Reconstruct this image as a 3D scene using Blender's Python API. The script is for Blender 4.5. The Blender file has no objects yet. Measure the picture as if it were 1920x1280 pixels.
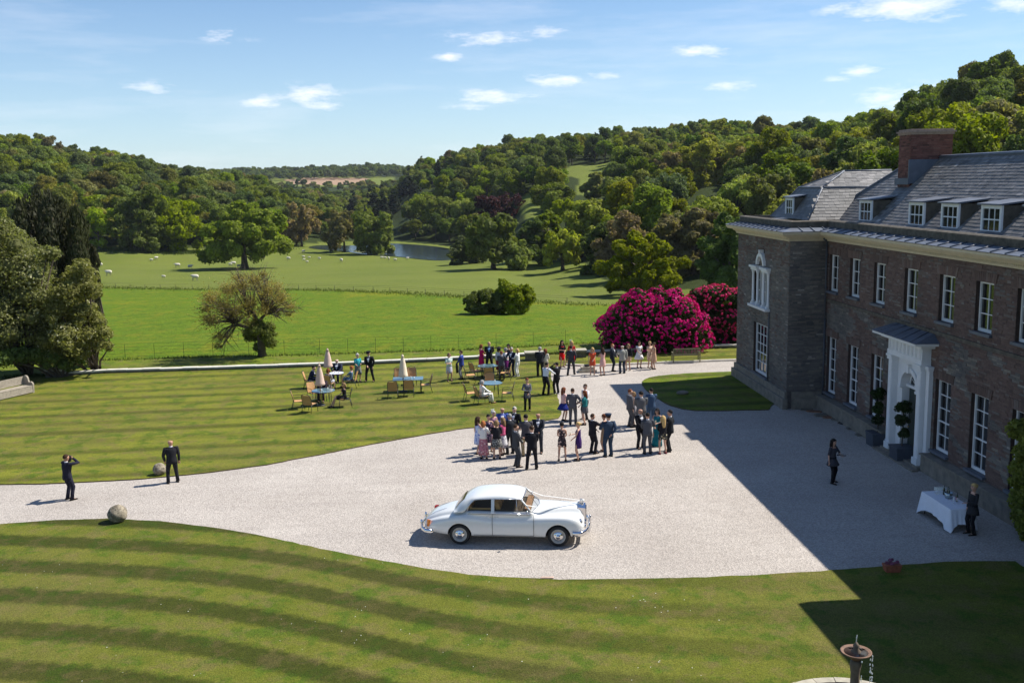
import bpy, bmesh, math, random
import numpy as np
from mathutils import Vector, Matrix
random.seed(7); RNG=np.random.default_rng(11)
SC=bpy.context.scene; COL=SC.collection
# ---------------------------------------------------------------- camera
F=1867.; H=11.6; PITCH=math.radians(9.04); YAW=math.radians(-3.85); ROLL=math.radians(1.0)
cf=Vector((math.sin(-YAW)*math.cos(PITCH), math.cos(-YAW)*math.cos(PITCH), -math.sin(PITCH)))
cr0=Vector((math.cos(YAW), math.sin(YAW),0.)); cu0=cr0.cross(cf)
cr=math.cos(ROLL)*cr0-math.sin(ROLL)*cu0; cu=math.sin(ROLL)*cr0+math.cos(ROLL)*cu0
CP=Vector((0,0,H))
cam=bpy.data.cameras.new('camera'); cam.lens=36*F/1920; cam.sensor_width=36; cam.clip_end=20000; cam.clip_start=.3
co=bpy.data.objects.new('camera',cam); COL.objects.link(co)
co.matrix_world=Matrix(((cr.x,cu.x,-cf.x,0),(cr.y,cu.y,-cf.y,0),(cr.z,cu.z,-cf.z,H),(0,0,0,1)))
SC.camera=co
SC.render.resolution_x=1024; SC.render.resolution_y=682
# ---------------------------------------------------------------- light
SUNV=Vector((.80,.21,1.0)).normalized()
sl=bpy.data.lights.new('sun','SUN'); sl.energy=4.8; sl.angle=math.radians(.5); sl.color=(1,.95,.87)
so=bpy.data.objects.new('sun',sl); COL.objects.link(so); so.rotation_euler=SUNV.to_track_quat('Z','Y').to_euler()
SC.view_settings.view_transform='Standard'; SC.view_settings.look='None'; SC.view_settings.exposure=0.66; SC.view_settings.gamma=1
SC.view_settings.use_curve_mapping=False
W=bpy.data.worlds.new('World'); SC.world=W; W.use_nodes=True
SKY_STRENGTH=.070

def ray(x,y):
    d=cf*F+cr*(x-960)-cu*(y-640); return d.normalized()
def G(x,y,z=0.):
    d=ray(x,y); return CP+d*((z-H)/d.z)
def proj(p):
    v=Vector(p)-CP; z=v.dot(cf); return (960+F*v.dot(cr)/z, 640-F*v.dot(cu)/z)
def azpx(px):
    d=ray(px,345); return math.atan2(d.x,d.y)

# ---------------------------------------------------------------- node helpers
class NT:
    def __init__(s,tree): s.t=tree; s.n=tree.nodes; s.l=tree.links
    def node(s,ty,**k):
        n=s.n.new(ty)
        for a,v in k.items(): setattr(n,a,v)
        return n
    def put(s,sock,v):
        if isinstance(v,bpy.types.NodeSocket): s.l.new(v,sock)
        elif v is not None:
            if sock.type=='RGBA' and isinstance(v,(tuple,list)) and len(v)==3: v=(*v,1)
            sock.default_value=v
    def math(s,op,a,b=0.,c=None,clamp=False):
        n=s.node('ShaderNodeMath',operation=op,use_clamp=clamp); s.put(n.inputs[0],a); s.put(n.inputs[1],b)
        if c is not None: s.put(n.inputs[2],c)
        return n.outputs[0]
    def mix(s,f,a,b,bt='MIX'):
        n=s.node('ShaderNodeMix',data_type='RGBA',blend_type=bt); s.put(n.inputs[0],f); s.put(n.inputs[6],a); s.put(n.inputs[7],b); return n.outputs[2]
    def noise(s,vec,scale,detail=3,rough=.55,out=0):
        n=s.node('ShaderNodeTexNoise'); s.put(n.inputs['Vector'],vec); n.inputs['Scale'].default_value=scale; n.inputs['Detail'].default_value=detail; n.inputs['Roughness'].default_value=rough; return n.outputs[out]
    def ramp(s,v,lo,hi,a=0.,b=1.):
        n=s.node('ShaderNodeMapRange'); s.put(n.inputs[0],v); n.inputs[1].default_value=lo; n.inputs[2].default_value=hi; n.inputs[3].default_value=a; n.inputs[4].default_value=b; return n.outputs[0]
    def obj(s): return s.node('ShaderNodeTexCoord').outputs['Object']
    def pos(s): return s.node('ShaderNodeNewGeometry').outputs['Position']
    def sep(s,v): n=s.node('ShaderNodeSeparateXYZ'); s.put(n.inputs[0],v); return n.outputs
    def comb(s,x,y,z): n=s.node('ShaderNodeCombineXYZ'); s.put(n.inputs[0],x); s.put(n.inputs[1],y); s.put(n.inputs[2],z); return n.outputs[0]
    def bump(s,h,st=.5,dist=.02):
        n=s.node('ShaderNodeBump'); s.put(n.inputs['Height'],h); n.inputs['Strength'].default_value=st; n.inputs['Distance'].default_value=dist; return n.outputs[0]
    def attr(s,name): n=s.node('ShaderNodeAttribute',attribute_name=name); return n
def newmat(name):
    m=bpy.data.materials.new(name); m.use_nodes=True; nt=NT(m.node_tree); b=m.node_tree.nodes['Principled BSDF']; return m,nt,b
_mc={}
def mat(name,col,rough=.7,metal=0.,var=.15,scale=8.,bump=0.,bscale=40.,spec=.5,coat=0.):
    """procedural: base colour with fine mottling and relief"""
    key=(name,)
    if key in _mc: return _mc[key]
    m,nt,b=newmat(name); v=nt.obj()
    n=nt.noise(v,scale,4)
    k=nt.ramp(n,.25,.75,1-var,1+var)
    c=nt.mix(1.,col,nt.comb(k,k,k),'MULTIPLY'); nt.put(b.inputs['Base Color'],c)
    b.inputs['Roughness'].default_value=rough; b.inputs['Metallic'].default_value=metal; b.inputs['Specular IOR Level'].default_value=spec
    if coat: b.inputs['Coat Weight'].default_value=coat; b.inputs['Coat Roughness'].default_value=.03
    if bump: nt.put(b.inputs['Normal'],nt.bump(nt.noise(v,bscale,3),bump,.004))
    _mc[key]=m; return m

# ---------------------------------------------------------------- sky with small clouds
nt=NT(W.node_tree); bg=W.node_tree.nodes['Background']; bg.inputs[1].default_value=SKY_STRENGTH
sky=nt.node('ShaderNodeTexSky',sky_type='NISHITA',sun_disc=False,sun_elevation=math.asin(SUNV.z),sun_rotation=math.atan2(SUNV.x,SUNV.y),altitude=0,air_density=1.0,dust_density=.12,ozone_density=2.2)
dv=nt.node('ShaderNodeTexCoord').outputs['Generated']; X,Y,Z=nt.sep(dv)
AZ=nt.math('ARCTAN2',X,Y); EL=nt.math('ARCSINE',Z)
cv=nt.comb(nt.math('MULTIPLY',AZ,1.0),nt.math('MULTIPLY',EL,3.2),0.)
nz=nt.noise(cv,20.,8,.66); nz2=nt.noise(cv,7.,5,.6)
tot=None
for (x,y,w,h,k) in [(585,178,80,17,1.),(600,198,48,10,1.),(487,192,44,15,.95),(440,66,62,14,.6),(925,184,95,16,.85),(1035,153,80,14,.9),(905,72,80,14,.9),(1020,57,40,12,1.),(840,108,28,9,.8),(1315,95,72,14,.9),(1700,12,125,24,1.15),(1625,133,42,13,1.),(1690,182,110,22,.85),(1400,160,80,9,.7),(290,165,60,12,.5),(1140,140,50,8,.75),(890,200,60,8,.8),(1560,150,40,8,.7),(1900,5,60,18,.9)]:
    d=ray(x,y); a=math.atan2(d.x,d.y); e=math.asin(d.z); sa=w/F*.82; se=h/F*.9
    q=nt.math('ADD',nt.math('POWER',nt.math('ABSOLUTE',nt.math('DIVIDE',nt.math('SUBTRACT',AZ,a),sa)),2.),nt.math('POWER',nt.math('ABSOLUTE',nt.math('DIVIDE',nt.math('SUBTRACT',EL,e),se)),2.))
    g=nt.math('MULTIPLY',nt.math('EXPONENT',nt.math('MULTIPLY',q,-1.)),k)
    tot=g if tot is None else nt.math('MAXIMUM',tot,g)
cm=nt.ramp(nt.math('ADD',nt.math('MULTIPLY',nt.math('SUBTRACT',nz,.52),3.4),tot),.25,1.35)
cm=nt.math('MULTIPLY',cm,nt.ramp(tot,.02,.25),clamp=True)
# thin high veil and loose cloud over the whole dome
cir=nt.math('MULTIPLY',nt.ramp(nt.noise(nt.comb(AZ,nt.math('MULTIPLY',EL,7.),3.),4.5,6,.6),.5,.8),.22,clamp=True)
cm=nt.math('MAXIMUM',nt.math('MULTIPLY',cm,.80),cir,clamp=True)
hz=nt.ramp(EL,.0,.20,.35,.0)
c1=nt.mix(1.,sky.outputs[0],(.90,1.05,1.22),'MULTIPLY'); c1=nt.mix(nt.math('MAXIMUM',hz,0.),c1,(7.0,9.0,11.0))
c1=nt.mix(cm,c1,(12.4,12.0,12.2))
nt.l.new(c1,bg.inputs[0])

# ---------------------------------------------------------------- object helpers
def tag(o,label=None,cat=None,group=None,kind=None):
    if label: o['label']=label
    if cat: o['category']=cat
    if group: o['group']=group
    if kind: o['kind']=kind
    return o
def empty(name,loc=(0,0,0),rz=0.,label=None,cat=None,group=None,scale=1.):
    o=bpy.data.objects.new(name,None); COL.objects.link(o); o.location=loc; o.rotation_euler=(0,0,rz); o.scale=(scale,)*3; o.empty_display_size=.2
    return tag(o,label,cat,group)
def mobj(name,me,parent=None,loc=None,kind=None,mats=None):
    o=bpy.data.objects.new(name,me); COL.objects.link(o)
    if parent is not None: o.parent=parent
    if loc is not None: o.location=loc
    if kind: o['kind']=kind
    if mats:
        while len(me.materials)<len(mats): me.materials.append(mats[len(me.materials)])
        for i,m in enumerate(mats): o.material_slots[i].link='OBJECT'; o.material_slots[i].material=m
    return o
def copy_tree(o,parent=None,kids=None):
    if kids is None:
        kids={}
        for q in COL.objects:
            if q.parent: kids.setdefault(q.parent.name,[]).append(q)
    def rec(a,par):
        c=a.copy(); COL.objects.link(c); c.parent=par
        for ch in kids.get(a.name,[]): rec(ch,c)
        return c
    return rec(o,parent)
class MB:
    def __init__(s): s.v=[]; s.f=[]; s.m=[]; s.sm=[]
    def add(s,vs,fs,m=0,sm=False):
        b=len(s.v); s.v+= [tuple(p) for p in vs]
        for f in fs: s.f.append([b+i for i in f]); s.m.append(m); s.sm.append(sm)
        return s
    def box(s,x0,x1,y0,y1,z0,z1,m=0):
        vs=[(x0,y0,z0),(x1,y0,z0),(x1,y1,z0),(x0,y1,z0),(x0,y0,z1),(x1,y0,z1),(x1,y1,z1),(x0,y1,z1)]
        return s.add(vs,[(0,3,2,1),(4,5,6,7),(0,1,5,4),(1,2,6,5),(2,3,7,6),(3,0,4,7)],m)
    def prism(s,poly,z0,z1,m=0,top=None):
        n=len(poly); top=top or poly
        vs=[(p[0],p[1],z0) for p in poly]+[(p[0],p[1],z1) for p in top]
        fs=[tuple(range(n))[::-1],tuple(range(n,2*n))]+[(i,(i+1)%n,n+(i+1)%n,n+i) for i in range(n)]
        return s.add(vs,fs,m)
    def loft(s,rings,m=0,sm=True,cap=True,closed=True):
        n=len(rings[0]); vs=[p for r in rings for p in r]; fs=[]
        for j in range(len(rings)-1):
            for i in range(n if closed else n-1):
                k=(i+1)%n; fs.append((j*n+i,j*n+k,(j+1)*n+k,(j+1)*n+i))
        if cap and closed:
            fs.append(tuple(range(n))[::-1]); fs.append(tuple(range((len(rings)-1)*n,len(rings)*n)))
        return s.add(vs,fs,m,sm)
    def tube(s,pts,rad,n=8,m=0,sm=True,flat=1.):
        pts=[Vector(p) for p in pts]; rad=[rad]*len(pts) if not hasattr(rad,'__len__') else rad
        t0=(pts[1]-pts[0]).normalized(); u=t0.orthogonal().normalized(); rings=[]
        for i,p in enumerate(pts):
            t=(pts[min(i+1,len(pts)-1)]-pts[max(i-1,0)]).normalized()
            u=(u-t*u.dot(t)); u=u.normalized() if u.length>1e-6 else t.orthogonal().normalized(); w=t.cross(u)
            rings.append([p+(u*math.cos(a)+w*math.sin(a)*flat)*rad[i] for a in [2*math.pi*k/n for k in range(n)]])
        return s.loft(rings,m,sm)
    def lathe(s,prof,c=(0,0,0),n=16,m=0,sm=True,axis='z'):
        rings=[]
        for r,z in prof:
            r=max(r,1e-4); R=[]
            for k in range(n):
                a=2*math.pi*k/n; q=(r*math.cos(a),r*math.sin(a),z)
                if axis=='y': q=(q[0],-q[2],q[1])
                if axis=='x': q=(q[2],q[1],-q[0]) 
                R.append((c[0]+q[0],c[1]+q[1],c[2]+q[2]))
            rings.append(R)
        return s.loft(rings,m,sm)
    def sphere(s,c,r,n=10,k=6,m=0,squash=(1,1,1)):
        return s.lathe([(r*math.sin(math.pi*i/k),-r*math.cos(math.pi*i/k)) for i in range(k+1)],(0,0,0),n,m) if False else s._sph(c,r,n,k,m,squash)
    def _sph(s,c,r,n,k,m,q):
        rings=[]
        for i in range(k+1):
            a=math.pi*i/k; rr=max(math.sin(a),1e-3)*r; z=-math.cos(a)*r
            rings.append([(c[0]+rr*math.cos(t)*q[0],c[1]+rr*math.sin(t)*q[1],c[2]+z*q[2]) for t in [2*math.pi*j/n for j in range(n)]])
        return s.loft(rings,m,True)
    def mesh(s,name,mats=()):
        me=bpy.data.meshes.new(name); me.from_pydata(s.v,[],s.f); me.polygons.foreach_set('material_index',s.m); me.polygons.foreach_set('use_smooth',s.sm)
        for q in mats: me.materials.append(q)
        me.update(); return me
    def build(s,name,mats,parent=None,loc=None,kind=None):
        if not isinstance(mats,(list,tuple)): mats=[mats]
        return mobj(name,s.mesh(name,mats),parent,loc,kind)
def npmesh(name,V,Fq,mats=(),midx=None,attr=None,smooth=False):
    """V (n,3), Fq (m,k) uniform faces; attr = per-face value stored as face attribute 'tone'"""
    me=bpy.data.meshes.new(name); k=Fq.shape[1]
    me.vertices.add(len(V)); me.vertices.foreach_set('co',np.ascontiguousarray(V,dtype=np.float32).ravel())
    me.loops.add(Fq.size); me.loops.foreach_set('vertex_index',np.ascontiguousarray(Fq,dtype=np.int32).ravel())
    me.polygons.add(len(Fq)); me.polygons.foreach_set('loop_start',np.arange(0,Fq.size,k,dtype=np.int32))
    if midx is not None: me.polygons.foreach_set('material_index',np.asarray(midx,dtype=np.int32))
    me.polygons.foreach_set('use_smooth',np.full(len(Fq),bool(smooth)))
    for q in mats: me.materials.append(q)
    me.update(calc_edges=True)
    if attr is not None:
        a=me.attributes.new('tone','FLOAT','FACE'); a.data.foreach_set('value',np.asarray(attr,dtype=np.float32))
    return me
def finish(o,mods_done=True):
    """apply modifiers of o into its mesh"""
    dg=bpy.context.evaluated_depsgraph_get(); me=bpy.data.meshes.new_from_object(o.evaluated_get(dg)); o.modifiers.clear(); o.data=me; return o
def smooth_poly(P,it=2,closed=True):
    P=[tuple(p) for p in P]
    for _ in range(it):
        Q=[]; n=len(P)
        for i in range(n if closed else n-1):
            a=P[i]; b=P[(i+1)%n]
            Q+=[tuple(.75*a[k]+.25*b[k] for k in range(2)),tuple(.25*a[k]+.75*b[k] for k in range(2))]
        if not closed: Q=[P[0]]+Q+[P[-1]]
        P=Q
    return P
# ================================================================ terrain
COLS=[(-700,[-.3,-2,-4,-6,-6,6,16,26,34,34,30,30,30,30]),
(0,[-.3,-2,-4.5,-8,-10,0,14,25,34,34,30,30,30,30]),
(200,[-.3,-2,-4.5,-8,-11,-2,9,18,25,25,22,25,30,30]),
(340,[-.3,-2,-4.5,-8,-12,-6,2,9,14,14,12,18,30,30]),
(450,[-.3,-2,-4.5,-8,-12,-9,-3,4,9,8,6,18,32,32]),
(560,[-.3,-2,-4.5,-8,-12.6,-12.6,-9,-5,-2,-4,0,17,33,33]),
(640,[-.3,-2,-4.5,-8,-12.6,-12.6,-12,-12,-12,-10,0,17,35,35]),
(720,[-.3,-2,-4.5,-8,-12.6,-12.6,-10,-8,-4,0,6,20,36,36]),
(800,[-.3,-2,-4.5,-8,-12.4,-12.4,-5,4,14,20,20,24,30,34]),
(900,[-.3,-2,-4.5,-8,-11,-5,5,14,25,26,26,28,30,34]),
(1000,[-.3,-2,-4.8,-8.5,0,7,14,22,31,32,32,32,34,34]),
(1100,[-.3,-2,-5,-7,2,9,17,24,33,34,34,34,34,34]),
(1200,[-.3,-2,-5,-4,5,12,20,27,34,36,36,36,36,36]),
(1350,[-.2,-2,-3.5,1,10,16,24,30,37,38,38,38,38,38]),
(1500,[0,-1,-1,5,12,17,22,26,28,30,30,30,30,30]),
(1650,[0,0,2,10,18,22,23,24,26,28,28,28,28,28]),
(1850,[0,1,7,18,31,34,35,36,36,36,36,36,36,36]),
(2300,[0,2,9,20,33,37,38,38,38,38,38,38,38,38])]
DS=np.array([70,100,150,230,330,400,480,560,700,900,1200,1500,1800,3000.])
AZC=np.array([azpx(c[0]) if c[0]<1900 else azpx(1850)+(c[0]-1850)/F for c in COLS]); ZT=np.array([c[1] for c in COLS],float)
LAKE_PX=[(573,463),(600,459),(650,461),(700,458),(735,456),(790,459),(850,466),(862,480),(850,489),(800,487),(740,480),(690,478),(640,470),(595,467)]
LZ=-12.4
LAKE=[tuple(G(x,y,LZ)[:2]) for x,y in LAKE_PX]
def inpoly(P,x,y):
    x=np.asarray(x,float); y=np.asarray(y,float); r=np.zeros(x.shape,bool); n=len(P)
    for i in range(n):
        x0,y0=P[i]; x1,y1=P[(i+1)%n]
        if y0==y1: continue
        c=((y0>y)!=(y1>y))&(x<(x1-x0)*(y-y0)/(y1-y0)+x0); r^=c
    return r
def sstep(a,b,t): t=np.clip((t-a)/(b-a),0,1); return t*t*(3-2*t)
LC=np.mean(np.array(LAKE),axis=0); LR=np.max(np.abs(np.array(LAKE)-LC),axis=0)
def vnoise(x,y,s):
    x=x/s; y=y/s
    return (np.sin(x*1.3+y*.7+1.1)*np.cos(y*1.1-x*.4)+.5*np.sin(x*2.9-y*1.7+.5)*np.cos(y*2.3+x*1.9)+.25*np.sin(x*5.3+y*4.1))/1.75
def terr(x,y):
    x=np.asarray(x,float); y=np.asarray(y,float)
    D=np.hypot(x,y); az=np.arctan2(x,y)
    ci=np.clip(np.interp(az,AZC,np.arange(len(AZC))),0,len(AZC)-1.001); di=np.clip(np.interp(np.log(np.maximum(D,1)),np.log(DS),np.arange(len(DS))),0,len(DS)-1.001)
    c0=ci.astype(int); d0=di.astype(int); cfx=ci-c0; dfx=di-d0; cfx=cfx*cfx*(3-2*cfx)
    z=(ZT[c0,d0]*(1-cfx)+ZT[np.minimum(c0+1,len(AZC)-1),d0]*cfx)*(1-dfx)+(ZT[c0,np.minimum(d0+1,len(DS)-1)]*(1-cfx)+ZT[np.minimum(c0+1,len(AZC)-1),np.minimum(d0+1,len(DS)-1)]*cfx)*dfx
    z=z+vnoise(x,y,38.)*np.clip((D-75)/160,0,1)*.55
    q=np.hypot((x-LC[0])/(LR[0]+12),(y-LC[1])/(LR[1]+12)); z=z+(LZ-.15-z)*(1-sstep(.85,1.25,q))
    # the garden plateau is level
    dx=np.maximum(np.maximum(-60-x,x-34),0); dy=np.maximum(np.maximum(-60-y,y-67.5),0); dd=np.hypot(dx,dy)
    z=z*sstep(0,26,dd)
    z=z*(1-sstep(1.3,2.2,np.abs(az)))
    return z
def tz(x,y): return float(terr(x,y))
def TH(px,py,dmin=66.,dmax=2500.):
    """where the view ray of a pixel meets the terrain"""
    d=ray(px,py); t=np.geomspace(dmin,dmax,900); P=np.array(CP)[None]+np.array(d)[None]*t[:,None]
    k=P[:,2]-terr(P[:,0],P[:,1]); i=np.argmax(k<0)
    if k[i]>=0: return None
    if i>0:
        a=k[i-1]/(k[i-1]-k[i]); p=P[i-1]*(1-a)+P[i]*a
    else: p=P[i]
    return Vector((p[0],p[1],tz(p[0],p[1])))
# mesh
na=420; azs=np.concatenate([np.linspace(-math.pi,-.62,50)[:-1],np.linspace(-.62,.72,na),np.linspace(.72,math.pi,50)[1:]])
rs=np.concatenate([[.5,8,16,26,36,46,56,62],np.geomspace(66,9000,330)])
A,R_=np.meshgrid(azs,rs); TX=R_*np.sin(A); TY=R_*np.cos(A); TZ=terr(TX,TY)-.03
V=np.stack([TX,TY,TZ],-1).reshape(-1,3); n1=len(azs); n2=len(rs)
ii,jj=np.meshgrid(np.arange(n1-1),np.arange(n2-1)); a=(jj*n1+ii).ravel()
Fq=np.stack([a,a+1,a+1+n1,a+n1],-1)[:,::-1]
me=npmesh('terrain',V,Fq,smooth=True)
# zones painted as real ground cover: r=meadow(yellow green) g=woodland floor b=ploughed soil
px=np.zeros(len(V)); py=np.zeros(len(V)); vv=V-np.array(CP); zc=vv@np.array(cf); ok=zc>5
px[ok]=960+F*(vv[ok]@np.array(cr))/zc[ok]; py[ok]=640-F*(vv[ok]@np.array(cu))/zc[ok]
Dd=np.hypot(V[:,0],V[:,1])
YL=([-900,0,190,380,480,560,640,740,860,880,960,1000,1100,1120,1200,1400,2400],[455,460,464,466,464,458,453,452,463,474,484,490,494,520,540,545,548])
CLEAR=[[(1040,326),(1075,310),(1140,306),(1152,318),(1120,345),(1106,368),(1080,366),(1085,335)],[(968,385),(988,362),(1008,360),(1014,400),(1000,425),(985,410)]]
def worldpoly(P): 
    r=[]
    for x,y in P:
        h=TH(x,y); r.append((h.x,h.y) if h else None)
    return [q for q in r if q]
CLW=[worldpoly(P) for P in CLEAR]
SOIL=[(535,337),(580,333),(690,334),(690,341),(640,347),(545,346)]
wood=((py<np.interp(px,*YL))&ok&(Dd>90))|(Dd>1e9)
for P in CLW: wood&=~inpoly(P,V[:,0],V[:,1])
far=inpoly([(500,350),(500,331),(740,331),(740,350)],px,py)&ok&(Dd>1150)
soil=inpoly(SOIL,px,py)&ok&(Dd>1150)
soil|=inpoly([(120,366),(178,366),(178,380),(120,380)],px,py)&ok&(Dd>340)&(Dd<520)
wood&=~far
zone=np.zeros((len(V),4),np.float32); zone[:,3]=1
hd=TH(300,541); hedgeD=lambda azv: np.interp(azv,[azpx(190),azpx(460),azpx(870),azpx(1130)],[0,0,0,0])
# world line of the ha-ha (between lower meadow and sheep pasture)
HA=[TH(x,y) for x,y in [(-200,535),(190,539),(330,542),(560,543),(700,547),(870,556),(1000,566),(1130,572)]]
hy=np.interp(V[:,0],[p.x for p in HA],[p.y for p in HA])
zone[:,0]=(V[:,1]<hy)&(V[:,1]>69)
zone[:,1]=wood; zone[:,2]=soil
ca=me.color_attributes.new('zone','FLOAT_COLOR','POINT'); ca.data.foreach_set('color',zone.ravel())
def lawn_nodes(nt,b,stripe=None,base=(.085,.125,.016),dark=(.05,.087,.010)):
    P=nt.pos(); X,Y,Z=nt.sep(P)
    n1=nt.noise(P,.55,4); n2=nt.noise(P,3.5,4,.65); n3=nt.noise(P,26.,3,.7); n4=nt.noise(P,.13,3)
    c=nt.mix(nt.ramp(n1,.3,.7),dark,base)
    if stripe is not None:
        k=stripe(nt,X,Y,n2); c=nt.mix(nt.math('MULTIPLY',k,.55),c,(.040,.060,.006))
    c=nt.mix(nt.ramp(n2,.5,.75,0,.5),c,(.135,.155,.028))
    c=nt.mix(nt.ramp(n4,.48,.66,0,.6),c,(.125,.115,.035))
    n5=nt.noise(P,.9,5,.7); c=nt.mix(nt.ramp(n5,.50,.60,0,.8),c,(.060,.105,.008)); n6=nt.noise(nt.comb(nt.math('ADD',X,31.),Y,0.),1.3,5,.7); c=nt.mix(nt.ramp(n6,.50,.62,0,.7),c,(.15,.125,.045))
    if stripe is not None: ks=nt.math('SUBTRACT',1.,nt.math('MULTIPLY',k,.42)); c=nt.mix(1.,c,nt.comb(ks,ks,nt.math('MULTIPLY',ks,.9)),'MULTIPLY')
    k3=nt.ramp(n3,.3,.7,.5,1.5); c=nt.mix(1.,c,nt.comb(k3,k3,k3),'MULTIPLY')
    nt.put(b.inputs['Base Color'],c); b.inputs['Roughness'].default_value=.85; b.inputs['Specular IOR Level'].default_value=.12
    nt.put(b.inputs['Normal'],nt.bump(nt.math('ADD',n3,nt.noise(P,70.,2)),.55,.05))
m_terr,nt,b=newmat('field_grass')
P=nt.pos(); z=nt.attr('zone').outputs['Color']; s3=nt.node('ShaderNodeSeparateColor'); nt.put(s3.inputs[0],z); zr,zg,zb=s3.outputs
n1=nt.noise(P,.045,5); n2=nt.noise(P,.35,5,.65); n3=nt.noise(P,2.6,4,.7); n4=nt.noise(nt.comb(nt.sep(P)[0],nt.math('MULTIPLY',nt.sep(P)[1],.35),0.),1.1,4,.7)
past=nt.mix(nt.ramp(n1,.35,.65),(.120,.152,.024),(.148,.178,.030)); past=nt.mix(nt.ramp(n2,.45,.75,0,.7),past,(.15,.16,.05))
mead=nt.mix(nt.ramp(n2,.3,.7),(.080,.145,.007),(.130,.190,.009)); mead=nt.mix(nt.ramp(n4,.56,.72,0,.8),mead,(.16,.165,.012)); mead=nt.mix(nt.ramp(n3,.50,.66,0,.75),mead,(.040,.078,.006)); n7=nt.noise(nt.comb(nt.sep(P)[0],nt.math('MULTIPLY',nt.sep(P)[1],.5),5.),.55,5,.7); mead=nt.mix(nt.ramp(n7,.50,.64,0,.75),mead,(.17,.175,.012)); n8=nt.noise(nt.comb(nt.sep(P)[0],nt.math('MULTIPLY',nt.sep(P)[1],.4),9.),1.6,4,.7); mead=nt.mix(nt.ramp(n8,.56,.68,0,.8),mead,(.038,.072,.007))
mead=nt.mix(nt.math('MULTIPLY',nt.ramp(n1,.55,.66,0,1),nt.ramp(n3,.45,.6,0,.7)),mead,(.26,.22,.01))
c=nt.mix(zr,past,mead)
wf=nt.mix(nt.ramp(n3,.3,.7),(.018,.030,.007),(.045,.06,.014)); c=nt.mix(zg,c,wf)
sc=nt.mix(nt.ramp(n2,.3,.7),(.30,.19,.12),(.36,.25,.17)); c=nt.mix(zb,c,sc)
k3=nt.ramp(nt.noise(P,9.,3,.7),.25,.75,.8,1.2); c=nt.mix(1.,c,nt.comb(k3,k3,k3),'MULTIPLY')
nt.put(b.inputs['Base Color'],c); b.inputs['Roughness'].default_value=.9; b.inputs['Specular IOR Level'].default_value=.1
nt.put(b.inputs['Normal'],nt.bump(nt.math('ADD',nt.math('MULTIPLY',n3,2.),nt.noise(P,8.,3)),.6,.25))
me.materials.append(m_terr)
terrain=mobj('ground',me,kind='structure')
# lake
m_wat,nt,b=newmat('lake_water'); b.inputs['Base Color'].default_value=(.035,.05,.06,1); b.inputs['Roughness'].default_value=.09; b.inputs['Specular IOR Level'].default_value=1.0
nt.put(b.inputs['Normal'],nt.bump(nt.noise(nt.pos(),.9,4),.25,.25))
P=smooth_poly(LAKE,2); MB().prism(P,LZ-.1,LZ).build('lake',m_wat,kind='structure')
# reed banks in the lake
m_reed=mat('reed_bank_green',(.10,.115,.040),.9,var=.3,scale=.5)
for k,(pts) in enumerate([[(655,470),(700,463),(730,462),(738,470),(715,479),(668,474)]]):
    pp=[tuple(G(x,y,LZ)[:2]) for x,y in pts]; pp=smooth_poly(pp,2); c=np.mean(pp,axis=0)
    tp=[tuple(c+(np.array(q)-c)*.8) for q in pp]
    MB().prism(pp,LZ-.1,LZ+.3,top=tp).build('reed_bank',m_reed,kind='structure')
# ---------------------------------------------------------------- gravel and lawns
m_soil=mat('cut_turf_soil',(.085,.060,.035),.95,var=.4,scale=5.,bump=.5)
def wob(P,amp,seed):
    r=random.Random(seed); return [(x+r.uniform(-amp,amp),y+r.uniform(-amp,amp)) for x,y in P]
def sheet(name,pts,z,th,m,kind='structure',amp=.03,step=.35,taper=.05):
    out=[]; n=len(pts)
    for i in range(n):
        a=Vector(pts[i]); b=Vector(pts[(i+1)%n]); L=(b-a).length; k=max(1,int(L/step)) if L<80 else 1
        for j in range(k): out.append(tuple(a.lerp(b,j/k)))
    out=wob(out,amp,3)
    bm=bmesh.new(); f=bm.faces.new([bm.verts.new((x,y,z)) for x,y in out]); bm.normal_update()
    if f.normal.z<0: f.normal_flip()
    if th:
        es=list(f.edges); r=bmesh.ops.extrude_edge_only(bm,edges=es)
        for v in [v for v in r['geom'] if isinstance(v,bmesh.types.BMVert)]: v.co.z=z-th
    bmesh.ops.triangulate(bm,faces=[f for f in bm.faces if len(f.verts)>4]); bmesh.ops.recalc_face_normals(bm,faces=bm.faces)
    
    if th:
        for q in bm.faces:
            if abs(q.normal.z)<.5: q.material_index=1
    me=bpy.data.meshes.new(name); bm.to_mesh(me); bm.free(); me.materials.append(m); me.materials.append(m_soil); return mobj(name,me,kind=kind)
m_grav,nt,b=newmat('pale_gravel'); P=nt.pos()
n1=nt.noise(P,.25,4); n2=nt.noise(P,2.2,4); n3=nt.noise(P,19.,4,.75); vo=nt.node('ShaderNodeTexVoronoi'); nt.put(vo.inputs['Vector'],P); vo.inputs['Scale'].default_value=24.
c=nt.mix(nt.ramp(n1,.3,.7),(.360,.322,.285),(.430,.390,.348)); c=nt.mix(nt.ramp(n2,.52,.75,0,.35),c,(.31,.27,.235))
tk=nt.noise(nt.comb(nt.math('MULTIPLY',nt.sep(P)[0],.10),nt.sep(P)[1],0.),1.3,4,.6); c=nt.mix(nt.ramp(tk,.50,.68,0,.45),c,(.33,.295,.265)); k3=nt.ramp(nt.math('ADD',n3,nt.math('MULTIPLY',nt.sep(vo.outputs['Color'])[0],.5)),.45,1.05,.72,1.25); c=nt.mix(1.,c,nt.comb(k3,k3,k3),'MULTIPLY')
nt.put(b.inputs['Base Color'],c); b.inputs['Roughness'].default_value=.95; b.inputs['Specular IOR Level'].default_value=.1
nt.put(b.inputs['Normal'],nt.bump(nt.math('ADD',vo.outputs['Distance'],n3),.5,.03))
g0=[(-60,32.2),(-60,42.5)]
def gp(L): return [tuple(G(x,y)[:2]) for x,y in L]
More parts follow.
